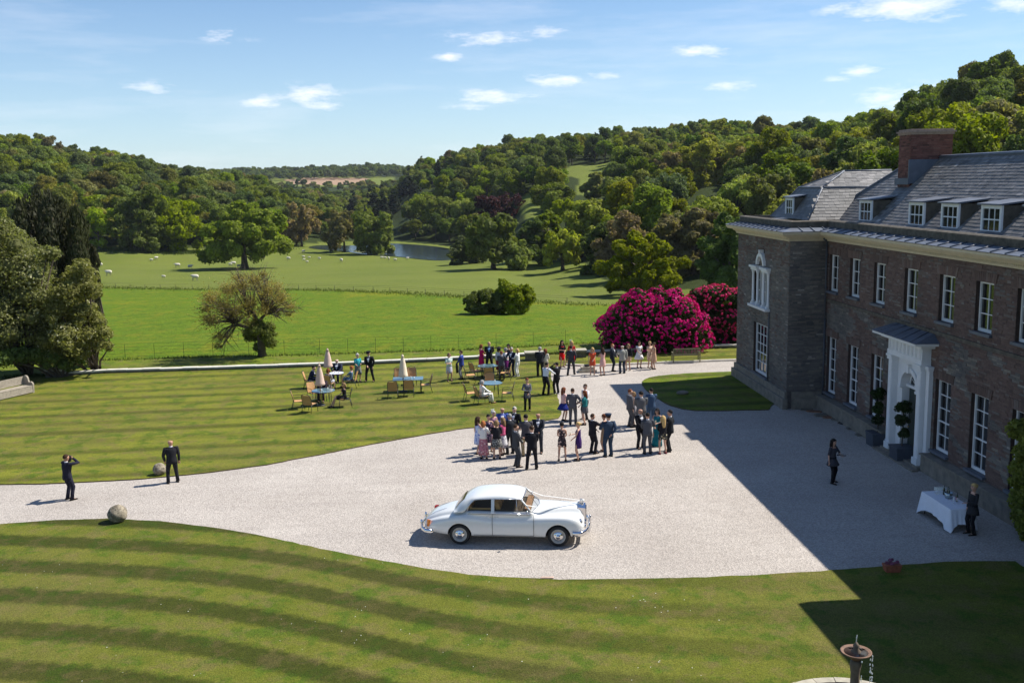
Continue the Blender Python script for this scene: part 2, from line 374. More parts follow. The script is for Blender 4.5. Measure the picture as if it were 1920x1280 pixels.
B_EDGE=[(0,909),(80,908),(150,905),(250,900),(330,893),(400,886),(500,872),(600,853),(700,833),(800,815),(870,804),(950,797),(1020,790),(1048,785),(1053,776),(1050,762),(1045,742),(1038,722),(1032,706),(1034,697),(1045,689),(1062,685)]
A_EDGE=[(0,984),(100,977),(200,974),(300,979),(400,990),(500,1008),(600,1030),(700,1050),(800,1068),(880,1079),(960,1085),(1050,1088),(1150,1088),(1300,1085),(1440,1079),(1560,1071),(1700,1060),(1800,1054)]
gravel=[(-62,30),(-62,60)]+gp([(1000,640),(1500,640)])+[(22,60),(22,24),(0,24)]
sheet('gravel_drive',[(-62,30),(-62,45),(-20,45),(-5,50),(-2,66),(19,66),(19,24),(-5,24),(-20,26)],.004,0,m_grav,amp=0)
def stripeA(nt,X,Y,n2):
    s=nt.math('ADD',Y,nt.math('ADD',nt.math('MULTIPLY',X,.20),nt.math('MULTIPLY',nt.math('TANH',nt.math('DIVIDE',nt.math('ADD',X,2.5),4.5)),1.9)))
    s=nt.math('ADD',s,nt.math('MULTIPLY',n2,.5))
    return nt.math('MULTIPLY',nt.ramp(nt.math('SINE',nt.math('MULTIPLY',s,2*math.pi/2.15)),-.3,.5),nt.ramp(X,-1,10,1,.2))
def stripeB(nt,X,Y,n2):
    s=nt.math('ADD',nt.math('SUBTRACT',Y,nt.math('MULTIPLY',X,.045)),nt.math('MULTIPLY',n2,.28))
    w=nt.noise(nt.comb(0.,s,0.),.5,2)
    return nt.math('MULTIPLY',nt.ramp(nt.math('SINE',nt.math('MULTIPLY',s,2*math.pi/1.95)),-.25,.9),nt.ramp(w,.35,.6,.22,.72))
m_la,nt,b=newmat('front_lawn_mown'); lawn_nodes(nt,b,stripeA,base=(.138,.142,.022),dark=(.104,.120,.013))
m_lb,nt,b=newmat('side_lawn_mown'); lawn_nodes(nt,b,stripeB,base=(.185,.188,.024),dark=(.145,.160,.018))
m_lc,nt,b=newmat('border_lawn_mown'); lawn_nodes(nt,b,stripeB,base=(.135,.170,.010),dark=(.10,.145,.008))
m_ld,nt,b=newmat('rough_mown_strip'); lawn_nodes(nt,b,None,base=(.15,.185,.012),dark=(.105,.150,.009))
Bp=gp(B_EDGE); Ap=gp(A_EDGE)
KERB=gp([(1062,685),(1100,687),(1240,681),(1387,676)])
WALLP=gp([(-300,725),(0,712),(200,700),(400,694),(600,687.5),(800,679),(1000,668),(1110,664),(1250,656),(1386,652)])
wl=[(x,y+.15) for x,y in WALLP]
lawnB=[(-62,42.0)]+Bp+KERB+[(34,62.2),(34,wl[-1][1]+.2)]+wl[::-1]+[(-62,62.5)]
sheet('side_lawn',lawnB,.05,.06,m_lb)
sheet('front_lawn',[(-62,31.5)]+Ap+[(17.0,G(1800,1054).y-.2),(17.0,-20),(-62,-20)],.05,.06,m_la)
isl=gp([(1420,694),(1387,697),(1330,699),(1270,702),(1222,707),(1205,714),(1203,722),(1212,733),(1235,750),(1255,761),(1290,770),(1340,771),(1475,768)])
sheet('island_lawn',smooth_poly(isl,1),.05,.06,m_lc)
# strip beyond the garden wall (orchard strip up to the estate fence)
FEN=gp([(-300,690),(180,676),(400,670),(600,665),(860,657),(1000,650),(1120,643)])
sheet('grass_strip',[(x,y+.35) for x,y in WALLP[:-1]]+[(34,67.9),(34,70)]+[(x,y) for x,y in FEN[::-1]],.012,0,m_ld,amp=0)
# ================================================================ country house
XF=19.07
def stone_mat(name,ramp,rough=.85):
    m,nt,b=newmat(name); t=nt.attr('tone').outputs['Fac']; r=nt.node('ShaderNodeValToRGB'); nt.put(r.inputs[0],t)
    e=r.color_ramp.elements
    while len(e)<len(ramp): e.new(.5)
    for i,(p,c) in enumerate(ramp): e[i].position=p; e[i].color=(*c,1)
    P=nt.obj(); n=nt.noise(P,9.,5,.65); w=nt.noise(P,.45,3)
    k=nt.ramp(n,.25,.75,.84,1.16); c=nt.mix(1.,r.outputs[0],nt.comb(k,k,k),'MULTIPLY')
    k=nt.ramp(w,.35,.65,.8,1.15); c=nt.mix(1.,c,nt.comb(k,k,k),'MULTIPLY')
    nt.put(b.inputs['Base Color'],c); b.inputs['Roughness'].default_value=rough; nt.put(b.inputs['Normal'],nt.bump(n,.4,.003)); return m
m_stone=stone_mat('slatestone',[(0,(.09,.085,.083)),(.3,(.115,.104,.095)),(.55,(.145,.130,.114)),(.8,(.20,.17,.135)),(1,(.27,.25,.225))])
m_brick=stone_mat('redstone',[(0,(.085,.052,.045)),(.3,(.112,.070,.056)),(.6,(.14,.088,.070)),(.85,(.15,.125,.11)),(1,(.20,.17,.15))])
m_slate=stone_mat('roof_slate',[(0,(.075,.072,.072)),(.35,(.14,.135,.13)),(.7,(.20,.188,.178)),(1,(.36,.34,.32))],.6)
m_mortar=mat('mortar',(.11,.095,.085),.95,var=.3,scale=5.,bump=.4)
m_cream=mat('cream_cornice',(.56,.48,.33),.7,var=.1,scale=3.,bump=.1)
m_lead=mat('lead',(.10,.115,.145),.5,.0,var=.25,scale=2.5,bump=.15,bscale=12)
m_moss=mat('mossy_stone',(.10,.085,.065),.95,var=.5,scale=4.,bump=.5,bscale=15)
m_white=mat('white_paint',(.72,.72,.72),.5,var=.05,scale=3.)
m_plinth=mat('plinth_stone',(.20,.175,.14),.9,var=.35,scale=3.,bump=.5,bscale=12)
m_glass,nt,b=newmat('window_glass'); b.inputs['Base Color'].default_value=(.012,.014,.016,1); b.inputs['Roughness'].default_value=.06; b.inputs['Specular IOR Level'].default_value=.9
nt.put(b.inputs['Normal'],nt.bump(nt.noise(nt.obj(),1.5,2),.06,.05))
m_door=mat('dark_green_door',(.02,.035,.03),.4)
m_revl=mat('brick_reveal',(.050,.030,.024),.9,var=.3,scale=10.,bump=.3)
m_pipe=mat('downpipe_grey',(.06,.065,.075),.5)
house=empty('country_house',(XF,40,0),0,'long two storey slate and red stone country house with white arched doorway at the right','country house')
HO=Vector((XF,40,0))
def hb(name,mb,mats,parent=None,kind=None):
    """build house piece given in world coordinates"""
    o=mb.build(name,mats,parent or house,kind=kind)
    if parent is None: o.location=-HO
    return o
class Plane3:
    """wall frame: origin o, direction u (along), n (outward)"""
    def __init__(s,o,u,n): s.o=Vector(o); s.u=Vector(u); s.n=Vector(n)
    def p(s,a,z,d=0.): q=s.o+s.u*a+s.n*d; return (q.x,q.y,z)
def pbox(mb,pl,a0,a1,z0,z1,d0,d1,m=0):
    vs=[pl.p(a0,z0,d0),pl.p(a1,z0,d0),pl.p(a1,z0,d1),pl.p(a0,z0,d1),pl.p(a0,z1,d0),pl.p(a1,z1,d0),pl.p(a1,z1,d1),pl.p(a0,z1,d1)]
    return mb.add(vs,[(0,3,2,1),(4,5,6,7),(0,1,5,4),(1,2,6,5),(2,3,7,6),(3,0,4,7)],m)
def wall_holes(pl,L,z0,z1,holes,depth=.3):
    """flat wall with rectangular holes and reveals: slots 0 mortar 1 reveal"""
    mb=MB(); A=sorted({0,L,*[h[0] for h in holes],*[h[1] for h in holes]}); Zs=sorted({z0,z1,*[h[2] for h in holes],*[h[3] for h in holes]})
    for i in range(len(A)-1):
        for j in range(len(Zs)-1):
            a=(A[i]+A[i+1])/2; z=(Zs[j]+Zs[j+1])/2
            if any(h[0]<a<h[1] and h[2]<z<h[3] for h in holes): continue
            mb.add([pl.p(A[i],Zs[j]),pl.p(A[i+1],Zs[j]),pl.p(A[i+1],Zs[j+1]),pl.p(A[i],Zs[j+1])],[(0,1,2,3)])
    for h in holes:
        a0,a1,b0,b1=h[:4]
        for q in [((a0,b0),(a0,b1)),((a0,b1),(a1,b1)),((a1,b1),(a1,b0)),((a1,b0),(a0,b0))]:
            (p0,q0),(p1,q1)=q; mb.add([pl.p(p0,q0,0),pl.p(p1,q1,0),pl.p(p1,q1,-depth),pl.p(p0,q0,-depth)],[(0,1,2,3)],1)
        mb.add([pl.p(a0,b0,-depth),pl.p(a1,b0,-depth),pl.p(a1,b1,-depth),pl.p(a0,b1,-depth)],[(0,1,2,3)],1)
    return mb
def courses(pl,L,z0,z1,holes,hh,ww,seed,zone=None,arch=None):
    """real stone facing, proud by uneven amounts -> (V,F,tone,mat)"""
    r=random.Random(seed); V=[];Fq=[];T=[];M=[]; z=z0; flip=pl.u.cross(Vector((0,0,1))).dot(pl.n)<0
    while z<z1-.02:
        h=min(hh*r.uniform(.75,1.3),z1-z); a=-r.uniform(0,ww)
        while a<L:
            w=ww*r.uniform(.45,1.6); s0=max(a,0); s1=min(a+w,L); a+=w
            segs=[(s0,s1)]
            for q in holes:
                if q[2]-.01<z+h*.5<q[3]+.01:
                    ns=[]
                    for (x0,x1) in segs:
                        if x1<=q[0] or x0>=q[1]: ns.append((x0,x1)); continue
                        if x0<q[0]: ns.append((x0,q[0]))
                        if x1>q[1]: ns.append((q[1],x1))
                    segs=ns
            for (x0,x1) in segs:
                if x1-x0<.03: continue
                d=.008+r.random()*.018; g=.004; b=len(V)
                V+= [pl.p(x0+g,z+g,-.01),pl.p(x1-g,z+g,-.01),pl.p(x1-g,z+h-g,-.01),pl.p(x0+g,z+h-g,-.01),
                     pl.p(x0+g,z+g,d),pl.p(x1-g,z+g,d+r.uniform(-.003,.003)),pl.p(x1-g,z+h-g,d),pl.p(x0+g,z+h-g,d+r.uniform(-.003,.003))]
                Fq+= [[b+4,b+5,b+6,b+7],[b,b+1,b+5,b+4],[b+1,b+2,b+6,b+5],[b+2,b+3,b+7,b+6],[b+3,b,b+4,b+7]]
                t=min(1,max(0,r.gauss(.45,.20))); m=zone((x0+x1)/2,z,r) if zone else 0
                T+=[t]*5; M+=[m]*5
        z+=h
    if flip: Fq=[q[::-1] for q in Fq]
    return V,Fq,T,M
def stone_obj(name,data,parent=house):
    V=[];Fq=[];T=[];M=[]
    for v,f,t,m in data:
        b=len(V); V+=v; Fq+=[[i+b for i in q] for q in f]; T+=t; M+=m
    me=npmesh(name,np.array(V)-np.array(HO),np.array(Fq),[m_stone,m_brick],M,T); o=mobj(name,me,parent,kind='stuff'); return o
# frames: facade along -Y (a = 48.5 - Y)
PF=Plane3((XF,48.5,0),(0,-1,0),(-1,0,0)); LF=48.5-26.6
upc=[47.5,45.0,42.35,39.4,36.45,33.8,31.2]; loc_=[47.45,44.85,42.25,36.35,33.7,31.05]
UH=[(48.5-y-.58,48.5-y+.58,6.05,7.85) for y in upc]
LH=[(48.5-y-.60,48.5-y+.60,.95 if y!=42.25 else .95,3.78) for y in loc_]
DH=(48.5-39.75,48.5-38.0,0.15,4.0)
holes=UH+LH+[DH]
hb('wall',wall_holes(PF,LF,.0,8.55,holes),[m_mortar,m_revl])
PR=Plane3((XF,48.5,0),(-1,0,0),(0,-1,0))      # return of the far wing
PW=Plane3((17.2,57.2,0),(0,-1,0),(-1,0,0)); LW=8.7
PB=Plane3((17.2,57.2,0),(1,0,0),(0,1,0))
VH=(3.0,5.75,4.75,6.85); VA=(3.95,4.8,6.85,7.85); WH=(3.2,5.6,.95,3.75)
wing_holes=[VH,VA,WH]
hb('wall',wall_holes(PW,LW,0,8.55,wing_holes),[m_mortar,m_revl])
hb('wall',wall_holes(PR,XF-17.2,0,8.55,[]),[m_mortar,m_revl])
hb('wall',wall_holes(PB,12,0,8.55,[]),[m_mortar,m_revl])
def zf(a,z,r):
    # red stone around and between windows upstairs, grey slate band at the far ground floor end
    k=0.
    if z>5.6: k=.88
    elif z>3.9: k=.25+.4*min(1,max(0,(a-5)/5))
    else: k=.62
    q=.5+.45*math.sin(a*1.7+z*2.3+math.sin(z*3.1+a*.6)*1.5)+r.gauss(0,.16)
    return 1 if q<k+.1 else 0
def zw(a,z,r): return 1 if r.random()<(.55 if (z>7.3 or (a<1.2 and z>3.)) else .12) else 0
stone_obj('stonework',[courses(PF,LF,.8,5.5,holes,.078,.30,1,zf),courses(PF,LF,5.64,8.5,holes,.072,.25,2,zf)])
stone_obj('stonework',[courses(PW,LW,.9,8.5,wing_holes,.078,.32,3,zw),courses(PR,XF-17.2,.9,8.5,[],.078,.32,4,lambda a,z,r:0),courses(PB,6,.9,8.5,[],.12,.4,5,zw)])
# string course, plinth
mb=MB(); pbox(mb,PF,0,LF,5.5,5.64,0,.07); hb('string_course',mb,m_moss)
for (a0,a1) in [(0,48.5-40.75),(48.5-37.15,LF)]:
    n=max(1,int((a1-a0)/1.1)); w=(a1-a0)/n; r=random.Random(5)
    for i in range(n):
        mb=MB(); mb2=MB(); z=.74+r.uniform(-.01,.02)
        pbox(mb,PF,a0+i*w+.006,a0+(i+1)*w-.006,0.0,.70,0.012,.38,0); hb('plinth_block',mb,m_plinth)
        pbox(mb2,PF,a0+i*w+.006,a0+(i+1)*w-.006,.70,z,0.01,.46); hb('plinth_coping',mb2,m_plinth)
mb=MB()
for pl,L in ((PW,LW),(PR,XF-17.2-.25)):
    pbox(mb,pl,-.2 if pl is PW else -.0,L+(.2 if pl is PW else .0),0,.55,.0,.26); pbox(mb,pl,-.1 if pl is PW else 0,L+(.1 if pl is PW else 0),.55,.88,.0,.13)
hb('plinth',mb,m_plinth)
# cornice: profile swept along outline
def sweep(mb,path,prof,m=0):
    """path: list of (x,y) outer-wall corners, prof: list of (out,z); left side of the walking direction is out"""
    n=len(path); rings=[]
    for i,p in enumerate(path):
        p=Vector(p).to_2d() if False else Vector((p[0],p[1]))
        d0=(p-Vector(path[i-1])).normalized() if i>0 else None; d1=(Vector(path[i+1])-p).normalized() if i<n-1 else None
        n0=Vector((-d0.y,d0.x)) if d0 else None; n1=Vector((-d1.y,d1.x)) if d1 else None
        if n0 is None: off=n1
        elif n1 is None: off=n0
        else: off=(n0+n1)/(1+n0.dot(n1))
        rings.append([(p.x+off.x*o,p.y+off.y*o,z) for o,z in prof])
    mb.loft(rings,m,False,cap=True,closed=True)
path=[(XF,26.4),(XF,48.5),(17.2,48.5),(17.2,57.2),(24.,57.2)]
mb=MB(); sweep(mb,path,[(0.,8.5),(.12,8.5),(.14,8.62),(.26,8.68),(.30,8.74),(.52,8.78),(.60,8.88),(.60,8.97),(0,8.97)]); hb('cornice',mb,m_cream)
mb=MB() # dentils
def dentils(a,b,n0):
    a=Vector(a);b=Vector(b);L=(b-a).length;u=(b-a)/L;nn=Vector((-u.y,u.x)); k=int(L/.13)
    for i in range(k):
        q=a+u*(i*.13+.03); pts=[q+nn*.13,q+u*.07+nn*.13,q+u*.07+nn*.25,q+nn*.25]; mb.prism([(p.x,p.y) for p in pts],8.60,8.675)
dentils((XF,26.6),(XF,48.2),0); dentils((XF-.1,48.5),(17.0,48.5),0); dentils((17.2,48.4),(17.2,57.2),0)
hb('dentil_band',mb,m_cream,kind='stuff')
mb=MB(); sweep(mb,path,[(-.25,8.972),(.63,8.972),(.65,9.0),(-.0,9.16),(-.25,9.16)])
lead=hb('lead_gutter',mb,m_lead)
mb=MB() # rolls on the lead
def rolls(a,b,st):
    a=Vector(a);b=Vector(b);L=(b-a).length;u=(b-a)/L;nn=Vector((-u.y,u.x))
    i=.3
    while i<L:
        mb=MB(); q=a+u*i; mb.tube([(q.x+nn.x*.64,q.y+nn.y*.64,9.02),(q.x,q.y,9.18)],.03,6); mb.build('lead_roll',[m_lead],lead); i+=st
rolls((XF,26.8),(XF,48.5),.9); rolls((XF,48.5),(17.2,48.5),.6); rolls((17.2,48.5),(17.2,57.2),.75)
mb=MB(); sweep(mb,path,[(-.3,9.162),(-.02,9.162),(-.02,9.45),(-.1,9.50),(-.3,9.50)]); hb('parapet',mb,m_moss)
mb=MB(); mb.box(19.38,20.3,26.4,53,9.25,9.33); mb.box(17.52,19.37,48.8,57.0,9.25,9.33); mb.box(17.52,24,55.5,57.0,9.25,9.331); hb('roof_walkway',mb,m_lead)
# ---------------- windows
pane_cache={}
def pane_mesh(w,h):
    k=(round(w,3),round(h,3))
    if k not in pane_cache:
        mb=MB(); mb.add([(-w/2,0,-h/2),(w/2,0,-h/2),(w/2,0,h/2),(-w/2,0,h/2),(-w/2,.012,-h/2),(w/2,.012,-h/2),(w/2,.012,h/2),(-w/2,.012,h/2)],[(0,1,2,3),(7,6,5,4),(0,4,5,1),(1,5,6,2),(2,6,7,3),(3,7,4,0)])
        pane_cache[k]=mb.mesh('pane',[m_glass])
    return pane_cache[k]
win_r=random.Random(3)
def window(pl,a,z0,z1,w,nx,nz,depth=.2,fr=.075,bar=.032,sill=True,meet=True,label=None,parent=house,silld=.14,d0=None):
    """sash window: frame part with pane and sill sub-parts; local frame on the wall plane"""
    h=z1-z0; mb=MB(); c=Vector(pl.p(a,(z0+z1)/2,-depth)); Q=Plane3((0,0,0),pl.u,pl.n)
    def bx(a0,a1,b0,b1,d0,d1): pbox(mb,Q,a0,a1,b0,b1,d0,d1)
    bx(-w/2,-w/2+fr,-h/2,h/2,0,.07); bx(w/2-fr,w/2,-h/2,h/2,0,.07); bx(-w/2+fr,w/2-fr,h/2-fr,h/2,0,.068); bx(-w/2+fr,w/2-fr,-h/2,-h/2+fr*1.5,0,.068)
    iw=w-2*fr; ih=h-fr*2.5; zb=-h/2+fr*1.5
    for i in range(1,nx): x=-w/2+fr+iw*i/nx; bx(x-bar/2,x+bar/2,zb,zb+ih,0.01,.045)
    for j in range(1,nz):
        z=zb+ih*j/nz; t=bar*1.7 if (meet and j==nz//2) else bar; bx(-w/2+fr,w/2-fr,z-t/2,z+t/2,.012,.05)
    o=mb.build('window',[m_white],parent); o.location=c-(HO if parent is house else Vector((0,0,0)))
    if label: o['label']=label
    ang=math.atan2(pl.n.y,pl.n.x)+math.pi/2
    for i in range(nx):
        for j in range(nz):
            q=mobj('pane',pane_mesh(iw/nx,ih/nz),o); x=-w/2+fr+iw*(i+.5)/nx; z=zb+ih*(j+.5)/nz
            q.location=pl.u*x+Vector((0,0,z))+pl.n*.006; q.rotation_euler=(win_r.gauss(0,.006),0,ang+win_r.gauss(0,.006))
    if sill:
        s=MB(); pbox(s,Q,-w/2-.08,w/2+.08,-h/2-.10,-h/2,-.02,depth+silld-.02+.02); s.build('sill',[m_white if depth<.1 else m_lead],o)
    return o
for y in upc: window(PF,48.5-y,6.05,7.85,1.14,2,3,meet=False)
for y in loc_: window(PF,48.5-y,.95,3.78,1.18,2,5)
# brick flat arches over the windows
mb=MB(); r=random.Random(8)
for h in UH+LH:
    n=11; w=(h[1]-h[0]+.3)/n
    for i in range(n):
        a0=h[0]-.15+i*w; sk=(i-n/2+.5)*.018; z=h[3]+.012
        vs=[PF.p(a0+.005,z,.0),PF.p(a0+w-.005,z,.0),PF.p(a0+w-.005+sk,z+.34,.0),PF.p(a0+.005+sk,z+.34,.0),PF.p(a0+.005,z,.045),PF.p(a0+w-.005,z,.045),PF.p(a0+w-.005+sk,z+.34,.045),PF.p(a0+.005+sk,z+.34,.045)]
        mb.add(vs,[(4,5,6,7),(0,1,5,4),(1,2,6,5),(2,3,7,6),(3,0,4,7)],1 if i!=n//2 or True else 0)
me=mb.mesh('window_arch',[m_stone,m_brick]); a_=me.attributes.new('tone','FLOAT','FACE'); a_.data.foreach_set('value',np.repeat(RNG.uniform(.2,.8,len(me.polygons)//5),5).astype(np.float32))
o=mobj('window_arch',me,house,kind='stuff'); o.location=-HO
# wing lower tripartite window and Venetian window above
window(PW,(WH[0]+WH[1])/2,.95,3.75,2.38,4,5,depth=.2,fr=.10)
ven=MB(); 
for a0,a1 in ((3.0,3.95),(4.8,5.75)):
    pass
window(PW,3.48,4.85,6.75,.62,1,3,depth=.18,sill=False); window(PW,4.375,4.85,7.25,.74,2,4,depth=.18,sill=False,meet=False); window(PW,5.27,4.85,6.75,.62,1,3,depth=.18,sill=False)
for a in (3.08,3.87,4.88,5.67):
    c=PW.p(a,4.86,.06); ven.lathe([(.10,0),(.10,.08),(.075,.12),(.07,1.6),(.085,1.66),(.11,1.72),(.11,1.78)],c,10)
    pbox(ven,PW,a-.1,a+.1,4.75,4.86,-.1,.18)
for a0,a1 in ((2.92,4.02),(4.73,5.83)):
    pbox(ven,PW,a0,a1,6.64,6.78,-.1,.18); pbox(ven,PW,a0-.06,a1+.06,6.78,6.90,-.1,.27)
# arch
def arch_ring(mb,pl,ac,zc,r0,r1,d0,d1,n=14,m=0):
    rings=[]
    for i in range(n+1):
        t=math.pi*i/n; ca,sa=math.cos(t),math.sin(t)
        rings.append([pl.p(ac+r0*ca,zc+r0*sa,d0),pl.p(ac+r1*ca,zc+r1*sa,d0),pl.p(ac+r1*ca,zc+r1*sa,d1),pl.p(ac+r0*ca,zc+r0*sa,d1)])
    mb.loft(rings,m,False)
arch_ring(ven,PW,4.375,6.98,.46,.66,-.05,.16); pbox(ven,PW,4.3,4.45,7.55,7.80,-.05,.2)
pbox(ven,PW,2.85,5.9,4.62,4.75,-.05,.30)
hb('window_surround',ven,m_white,None)['label']='white columned surround of the arched three light window'
mb=MB()
# blind gable arch infill above the side lights (stone coloured panel closing the opening)
pbox(mb,PW,VA[0]-.02,VA[0]+.12,6.9,7.85,-.12,-.02); pbox(mb,PW,VA[1]-.12,VA[1]+.02,6.9,7.85,-.12,-.02)
hb('arch_infill',mb,m_plinth)
# ---------------- doorway
YC=38.87; mb=MB(); a=48.5-YC
for s in (-1,1):
    ac=a+s*1.28
    mb=MB(); pbox(mb,PF,ac-.22,ac+.22,.15,.42,.03,.44); pbox(mb,PF,ac-.17,ac+.17,.42,4.0,.03,.38); pbox(mb,PF,ac-.13,ac+.13,.55,3.9,.38,.40)
    pbox(mb,PF,ac-.22,ac+.22,4.0,4.14,.03,.44); pbox(mb,PF,ac-.25,ac+.25,4.14,4.22,.03,.48)
    ac2=a+s*1.62; pbox(mb,PF,ac2-.13,ac2+.13,.15,4.05,.03,.20); pbox(mb,PF,ac2-.17,ac2+.12,.12,.42,.02,.26); pbox(mb,PF,ac2-.17,ac2+.17,4.051,4.2,.03,.26)
    hb('pilaster',mb,m_white)
mb=MB(); pbox(mb,PF,a-1.52,a+1.52,4.222,4.42,.03,.43); pbox(mb,PF,a-1.50,a+1.50,4.42,4.92,.03,.40)
for i in range(9):
    x=a-1.35+i*.3375
    for k in (-.05,0,.05): pbox(mb,PF,x+k-.015,x+k+.015,4.46,4.88,.40,.43)
pbox(mb,PF,a-1.8,a+1.8,4.92,5.02,.03,.60); hb('entablature',mb,m_white)
mb=MB(); zc=5.06
vs=[PF.p(a-2.05,zc,.0),PF.p(a+2.05,zc,.0),PF.p(a+1.95,zc,.92),PF.p(a-1.95,zc,.92),PF.p(a-2.05,zc+.10,.0),PF.p(a+2.05,zc+.1,.0),PF.p(a+1.95,zc+.1,.92),PF.p(a-1.95,zc+.1,.92)]
mb.add(vs,[(0,3,2,1),(4,5,6,7),(0,1,5,4),(1,2,6,5),(2,3,7,6),(3,0,4,7)]); hb('canopy_soffit',mb,m_white)
mb=MB(); zc=5.163
vs=[PF.p(a-2.1,zc,.0),PF.p(a+2.1,zc,.0),PF.p(a+2.0,zc,.97),PF.p(a-2.0,zc,.97),PF.p(a-1.6,zc+.36,.0),PF.p(a+1.6,zc+.36,.0)]
mb.add(vs,[(0,3,2,1),(3,2,5,4),(0,3,4),(2,1,5),(1,0,4,5)]); can=hb('canopy_roof',mb,m_lead)
mb=MB()
for i in range(5):
    mb=MB(); t=(i+.5)/5; x=-1.8+3.6*t; mb.tube([PF.p(a+x*1.08,zc+.02,.96),PF.p(a+x*.85,zc+.37,.02)],.025,6); mb.build('lead_roll',[m_lead],can)
# arch surround inside: white panel with arched opening
mb=MB(); r0=.66; zs=3.0; N=12; top=4.0
L=[(a-1.1,.15),(a-r0,.15),(a-r0,zs)]
def arcpts(r): return [(a-r*math.cos(math.pi*i/N),zs+r*math.sin(math.pi*i/N)) for i in range(N+1)]
ap=arcpts(r0)
for d,rev in ((.12,False),):
    mb.add([PF.p(a-1.1,.15,d),PF.p(a-r0,.15,d),PF.p(a-r0,zs,d),PF.p(a-1.1,zs,d)],[(0,1,2,3)]); mb.add([PF.p(a+r0,.15,d),PF.p(a+1.1,.15,d),PF.p(a+1.1,zs,d),PF.p(a+r0,zs,d)],[(0,1,2,3)])
    for i in range(N):
        x0,z0=ap[i]; x1,z1=ap[i+1]; mb.add([PF.p(x0,z0,d),PF.p(x1,z1,d),PF.p(x1,4.222,d),PF.p(x0,4.222,d)],[(0,1,2,3)])
    mb.add([PF.p(a-1.1,zs,d),PF.p(a-r0,zs,d),PF.p(a-r0,4.222,d),PF.p(a-1.1,4.222,d)],[(0,1,2,3)]); mb.add([PF.p(a+r0,zs,d),PF.p(a+1.1,zs,d),PF.p(a+1.1,4.222,d),PF.p(a+r0,4.222,d)],[(0,1,2,3)])
# deep reveals
rv=[(a-r0,.15),(a-r0,zs)]+ap[1:-1]+[(a+r0,zs),(a+r0,.15)]
for i in range(len(rv)-1):
    mb.add([PF.p(rv[i][0],rv[i][1],.12),PF.p(rv[i+1][0],rv[i+1][1],.12),PF.p(rv[i+1][0],rv[i+1][1],-.28),PF.p(rv[i][0],rv[i][1],-.28)],[(0,1,2,3)])
arch_ring(mb,PF,a,zs,.68,.86,.122,.20); pbox(mb,PF,a-.09,a+.09,3.62,3.98,.122,.26)
for s in (-1,1): pbox(mb,PF,a+s*.77-.12,a+s*.77+.12,2.9,3.0,.122,.23)
pbox(mb,PF,a-.66,a+.66,2.94,3.06,-.2,-.06)
hb('door_surround',mb,m_white)
mb=MB(); pbox(mb,PF,a-.64,a+.64,.15,2.94,-.27,-.2)
for x in (-.32,.32):
    for z0,z1 in ((.35,1.1),(1.25,2.0),(2.12,2.8)): pbox(mb,PF,a+x-.22,a+x+.22,z0,z1,-.2,-.18)
d=hb('front_door',mb,m_door); mb=MB(); mb.sphere(PF.p(a-.5,1.25,-.14),.035,8,6); mb.build('door_knob',[mat('brass',(.6,.4,.12),.3,1.)],d)
mb=MB(); arch_ring(mb,PF,a,3.06,.52,.60,-.2,-.15)
for i in range(1,6):
    t=math.pi*i/6; mb.tube([PF.p(a,3.06,-.17),PF.p(a+.56*math.cos(t),3.06+.56*math.sin(t),-.17)],.016,5)
mb.sphere(PF.p(a,3.08,-.16),.08,8,6); fan=hb('fanlight',mb,m_white)
mb=MB(); pts=[PF.p(a+.6*math.cos(math.pi*i/12),3.06+.6*math.sin(math.pi*i/12),-.19) for i in range(13)]; mb.add(pts,[tuple(range(13))]); mb.build('pane',[m_glass],fan)
# steps
for i,(d,zt) in enumerate([(.50,.15),(.78,.075)]):
    mb=MB(); pbox(mb,PF,a-1.7-.15*i,a+1.7+.15*i,0.0,zt,0 if i==0 else .50,d+.0); hb('door_step',mb,m_plinth)
# lantern stub by the door and downpipes
mb=MB(); y=48.5-.28
mb.tube([(XF-.10,y,.2),(XF-.10,y,4.6)],.055,8); mb.tube([(XF-.12,y-.0,4.6),(XF-.12,y,8.55)],.045,8)
for z in (1.4,3.,4.6,6.2,7.8): mb.tube([(XF-.11,y,z-.05),(XF-.11,y,z+.05)],.075,8)
mb.tube([(XF-.11,y,8.5),(XF-.3,y,8.62)],.05,8); hb('downpipe',mb,m_pipe)
mb=MB(); mb.tube([(17.12,51.25,4.6),(17.12,51.25,.9)],.03,6); hb('cable',mb,m_pipe)
